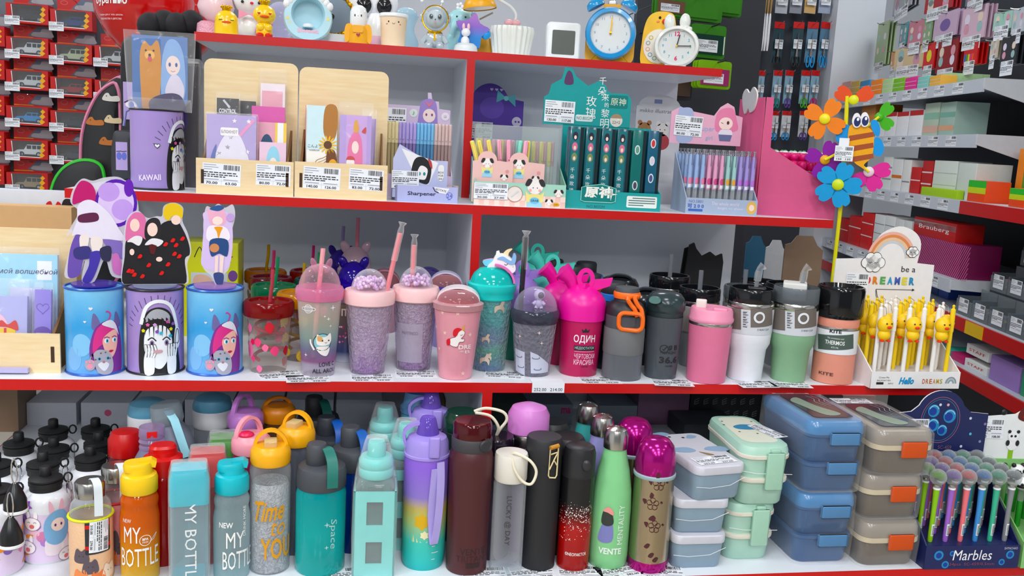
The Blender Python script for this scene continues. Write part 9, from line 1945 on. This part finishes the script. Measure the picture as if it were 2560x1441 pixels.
z5=SHZ[5]+(Q(2470,908,.03)[1]-SHZ[5]);good(2410,2470,5,868,'#eceeec','white STAFF clip carton on top of another',txt='STAFF',zb=z5)
# hanging packs above the shelf
for k,(x0,x1,pt,pb_,c_,n) in enumerate(((2195,2225,55,160,'#a4b890','sage notepad pack hanging at the column'),(2248,2275,58,112,'#4a8a90','teal bookmark pack'),(2278,2308,52,112,'#c88a98','rose bookmark pack'),(2310,2334,46,106,'#8aac80','mint bookmark pack'),(2336,2400,30,92,'#cdb4cc','lilac pack with violet blob'),(2410,2470,16,96,'#d8bccc','pale pink sleeved pack'),(2490,2530,30,72,'#a8cfc0','pastel rainbow pad'),(2228,2245,128,172,'#d89a60','orange tab pack'),(2246,2305,118,170,'#d8c4a0','cream sticker pack'),(2312,2342,108,170,'#d02a20','red card with yellow bubble'),(2346,2400,100,178,'#8a1a1c','dark red marker pack'),(2412,2448,108,160,'#c82a2c','red card with rainbow tabs'),(2474,2500,100,145,'#d8d0c0','cream tag with gold bee'),(2505,2550,90,160,'#23262c','dark spiral pack'),(2530,2570,20,80,'#c8d0d8','pale blister pack at the rail'),(2220,2300,-20,24,'#8a8c94','grey packs on the top hooks'),(2320,2380,-20,24,'#a83a40','red and grey packs on the top hooks'),(2408,2480,-30,4,'#6a6c78','slate packs on the top hooks'))):
    o_=.14;s0,zt=Q(x0,pt,o_);s1,_=Q(x1,pt,o_);_,zl=Q((x0+x1)/2,pb_,o_);_,zt=Q((x0+x1)/2,pt,o_);w_=abs(s1-s0);h_=zt-zl
    t=thing('hanging_pack',n+' on the right wall hooks','stationery pack',RP((s0+s1)/2,o_,zl),rzr+random.uniform(-.15,.15),'hanging packs on the right wall')
    for q in range(3):MB().box(-w_*.46,w_*.46,.016*q,.016*q+.006,0,h_,M(c_,.35)).obj('card',t)
    A=Art().poly(S([(-.01,h_*.93),(0,h_*.96),(.01,h_*.93),(0,h_*.92)]),BLACK,1)
    if k in (4,9):A.poly(S(circ(0,h_*.5,w_*.2,h_*.24,8),3),M('#7a62a0' if k==4 else '#e0d81c',.4),1)
    elif k==11:
        for q in range(6):A.rect(-w_*.4+w_*.13*q,h_*.1,-w_*.29+w_*.13*q,h_*.5,M(('#2a6ac0','#2a9a3c','#d8d02c','#e04a90','#e8641c','#d83a2c')[q],.4),1)
    else:
        for q in range(4):A.poly(circ((-.25+.5*(q % 2))*w_,h_*(.35+.3*(q//2)),w_*.1),M(('#e8d8c8','#d8a0b0','#a0c0c0','#e8e0f0')[(q+k) % 4],.4),1)
    A.tagp(0,-.012,w_*.7,.05,'','',0,2).flat(t,0);MB().tube([(0,.3,h_*.93),(0,-.02,h_*.945),(0,-.03,h_*.97)],.002,STEEL,5).obj('hook',t)
# far boards beyond the rack end, seen past the third shelf
for px0,px1,pt,Y,c_,n in ((1868,1918,590,2.4,'#2c5c78','blue card display back standing on the far side of the rack'),(1966,2062,588,2.08,'#8a7460','brown cardboard display back standing on the far side of the rack'),(1918,1968,600,2.28,'#c8ccd0','white wire tray standing on the far side of the rack')):
    a,b=at(px0,pt,Y),at(px1,pt,Y);t=thing('card_display',n,'display box',((a.x+b.x)/2,Y,Z3),0);w_=b.x-a.x;h_=a.z-Z3
    MB().prism([(-w_/2,0),(w_/2,0),(w_/2,h_*.85),(w_*.34,h_*.9),(w_*.2,h_),(-w_*.2,h_),(-w_*.34,h_*.92),(-w_/2,h_*.9)],0,.004,M(c_,.6)).obj('back_card',t);MB().box(-w_/2,w_/2,.004,.1,0,.05,M(c_,.6)).obj('tray_body',t)
# price sheets on the shelves
for k,(px,py,z,rz,p1,p2,n) in enumerate(((700,938,Z3,.3,'99.00','89.00','beside the ruby lidded cup'),(770,948,Z3,.1,'265.00','238.00','under the space cat tumbler'),(930,946,Z3,.05,'259.00','233.00','under the first crackle tumbler'),(1040,936,Z3,0,'275.00','248.00','under the second crackle tumbler'),(1262,938,Z3,-.2,'310.00','279.00','under the unicorn topper tumbler'),(1500,952,Z3,0,'180.00','162.00','under the slogan shaker'),(1680,958,Z3,-.1,'205.00','185.00','under the 36.6 shaker'),(1890,962,Z3,.05,'499.00','449.00','under the white insulated tumbler'),(1975,962,Z3,-.1,'520.00','468.00','under the sage tumbler'),(1330,1432,Z4,.1,'526.00','473.00','under the black slim flask'),(1450,1432,Z4,-.1,'498.00','448.00','under the speckled flask'),(1545,1428,Z4,.2,'647.00','582.00','under the mint cola bottle'),(1655,1432,Z4,-.15,'712.00','641.00','beside the etched steel flask'),(860,1438,Z4,.1,'240.00','216.00','beside the teal sports bottle'),(1210,1436,Z4,0,'385.00','346.00','beside the burgundy bottle'))):shelf_paper(px,py,z,.075,.045,rz,p1,p2,'white price sheet '+n)
o=on(1376,966,Z3);t=thing('price_tag','white price tag folded over the red shelf edge below the astronaut tumbler','price tag',(o.x,Y3-.0012,Z3-.017),0);MB().box(-.03,.03,-.0006,0,0,.0185,PAPER).box(-.03,.03,0,.03,.0178,.0185,PAPER).obj('sheet',t);Art().text('252.00',-.015,.006,.006,INK,1).text('214.00',.015,.006,.006,INK,1).flat(t,-.0006)
# stand the round goods clear of one another; goods measured at the shelf front hardly move, hidden ones give way
SKIP=('print','straw','straw_wrapper','carry_loop','handle_arm','handle_loop','rope_loop','film_wrap','fabric_strap','wrist_strap','strap','carabiner','cap_ring','flip_cap','spout','unicorn_head','mane_band','flip_handle','carry_handle','latch','cord_frame','cord_rung','leather_tab','push_button','rainbow_charm','sip_flap')
def prof(o):
    B={}
    for c in o.children:
        if c.type != 'MESH' or c.name.split('.')[0] in SKIP:continue
        V=[o.rotation_euler.to_matrix() @ v.co for v in c.data.vertices];V=[(math.hypot(v.x,v.y),v.z) for v in V]
        for e in c.data.edges:
            (r0,z0),(r1,z1)=V[e.vertices[0]],V[e.vertices[1]]
            if z0>z1:r0,z0,r1,z1=r1,z1,r0,z0
            for k in range(int(z0//.006),int(z1//.006)+1):
                t_=0 if z1-z0<1e-6 else min(1,max(0,((k+.5)*.006-z0)/(z1-z0)));r_=r0+(r1-r0)*t_
                if r_>B.get(k,0):B[k]=r_
    return B
RR=[]
for o,fr in ROUND:
    if o.location.z<Z2-.01:
        q=prof(o);f=.98 if 'square' in o.name else 1;q={k:v*f for k,v in q.items()}
        RR.append([o,q,max(q.values()),0 if 'tin' in o.name else (.1 if fr or o['label'].startswith(FRONT) else 1)])
for it_ in range(260):
    for i,(a,pa,ra,wa) in enumerate(RR):
        for b,pb,rb,wb in RR[i+1:]:
            dx,dy=b.location.x-a.location.x,b.location.y-a.location.y;d_=math.hypot(dx,dy) or 1e-4
            if d_ >= ra+rb or abs(a.location.z-b.location.z)>.01 or wa+wb==0:continue
            g=max((pa[k]+pb[k] for k in pa if k in pb),default=0)-d_
            if g>0:
                v=Vector((dx/d_,dy/d_,0))*(g+.0003)*.5;a.location -= v*wa/(wa+wb);b.location += v*wb/(wa+wb)
    for o,q,r_,w_ in RR:
        z3=o.location.z>.8;yf=Y2 if z3 else Y3;lim=(YB-.012 if z3 else 2.165)-r_
        if w_==1:
            if o.location.y>lim:o.location.y=lim
            e=r_+.0105;dx=o.location.x-XC
            if o.location.y+r_>yf and abs(dx)<e:o.location.x=XC+math.copysign(e,dx)
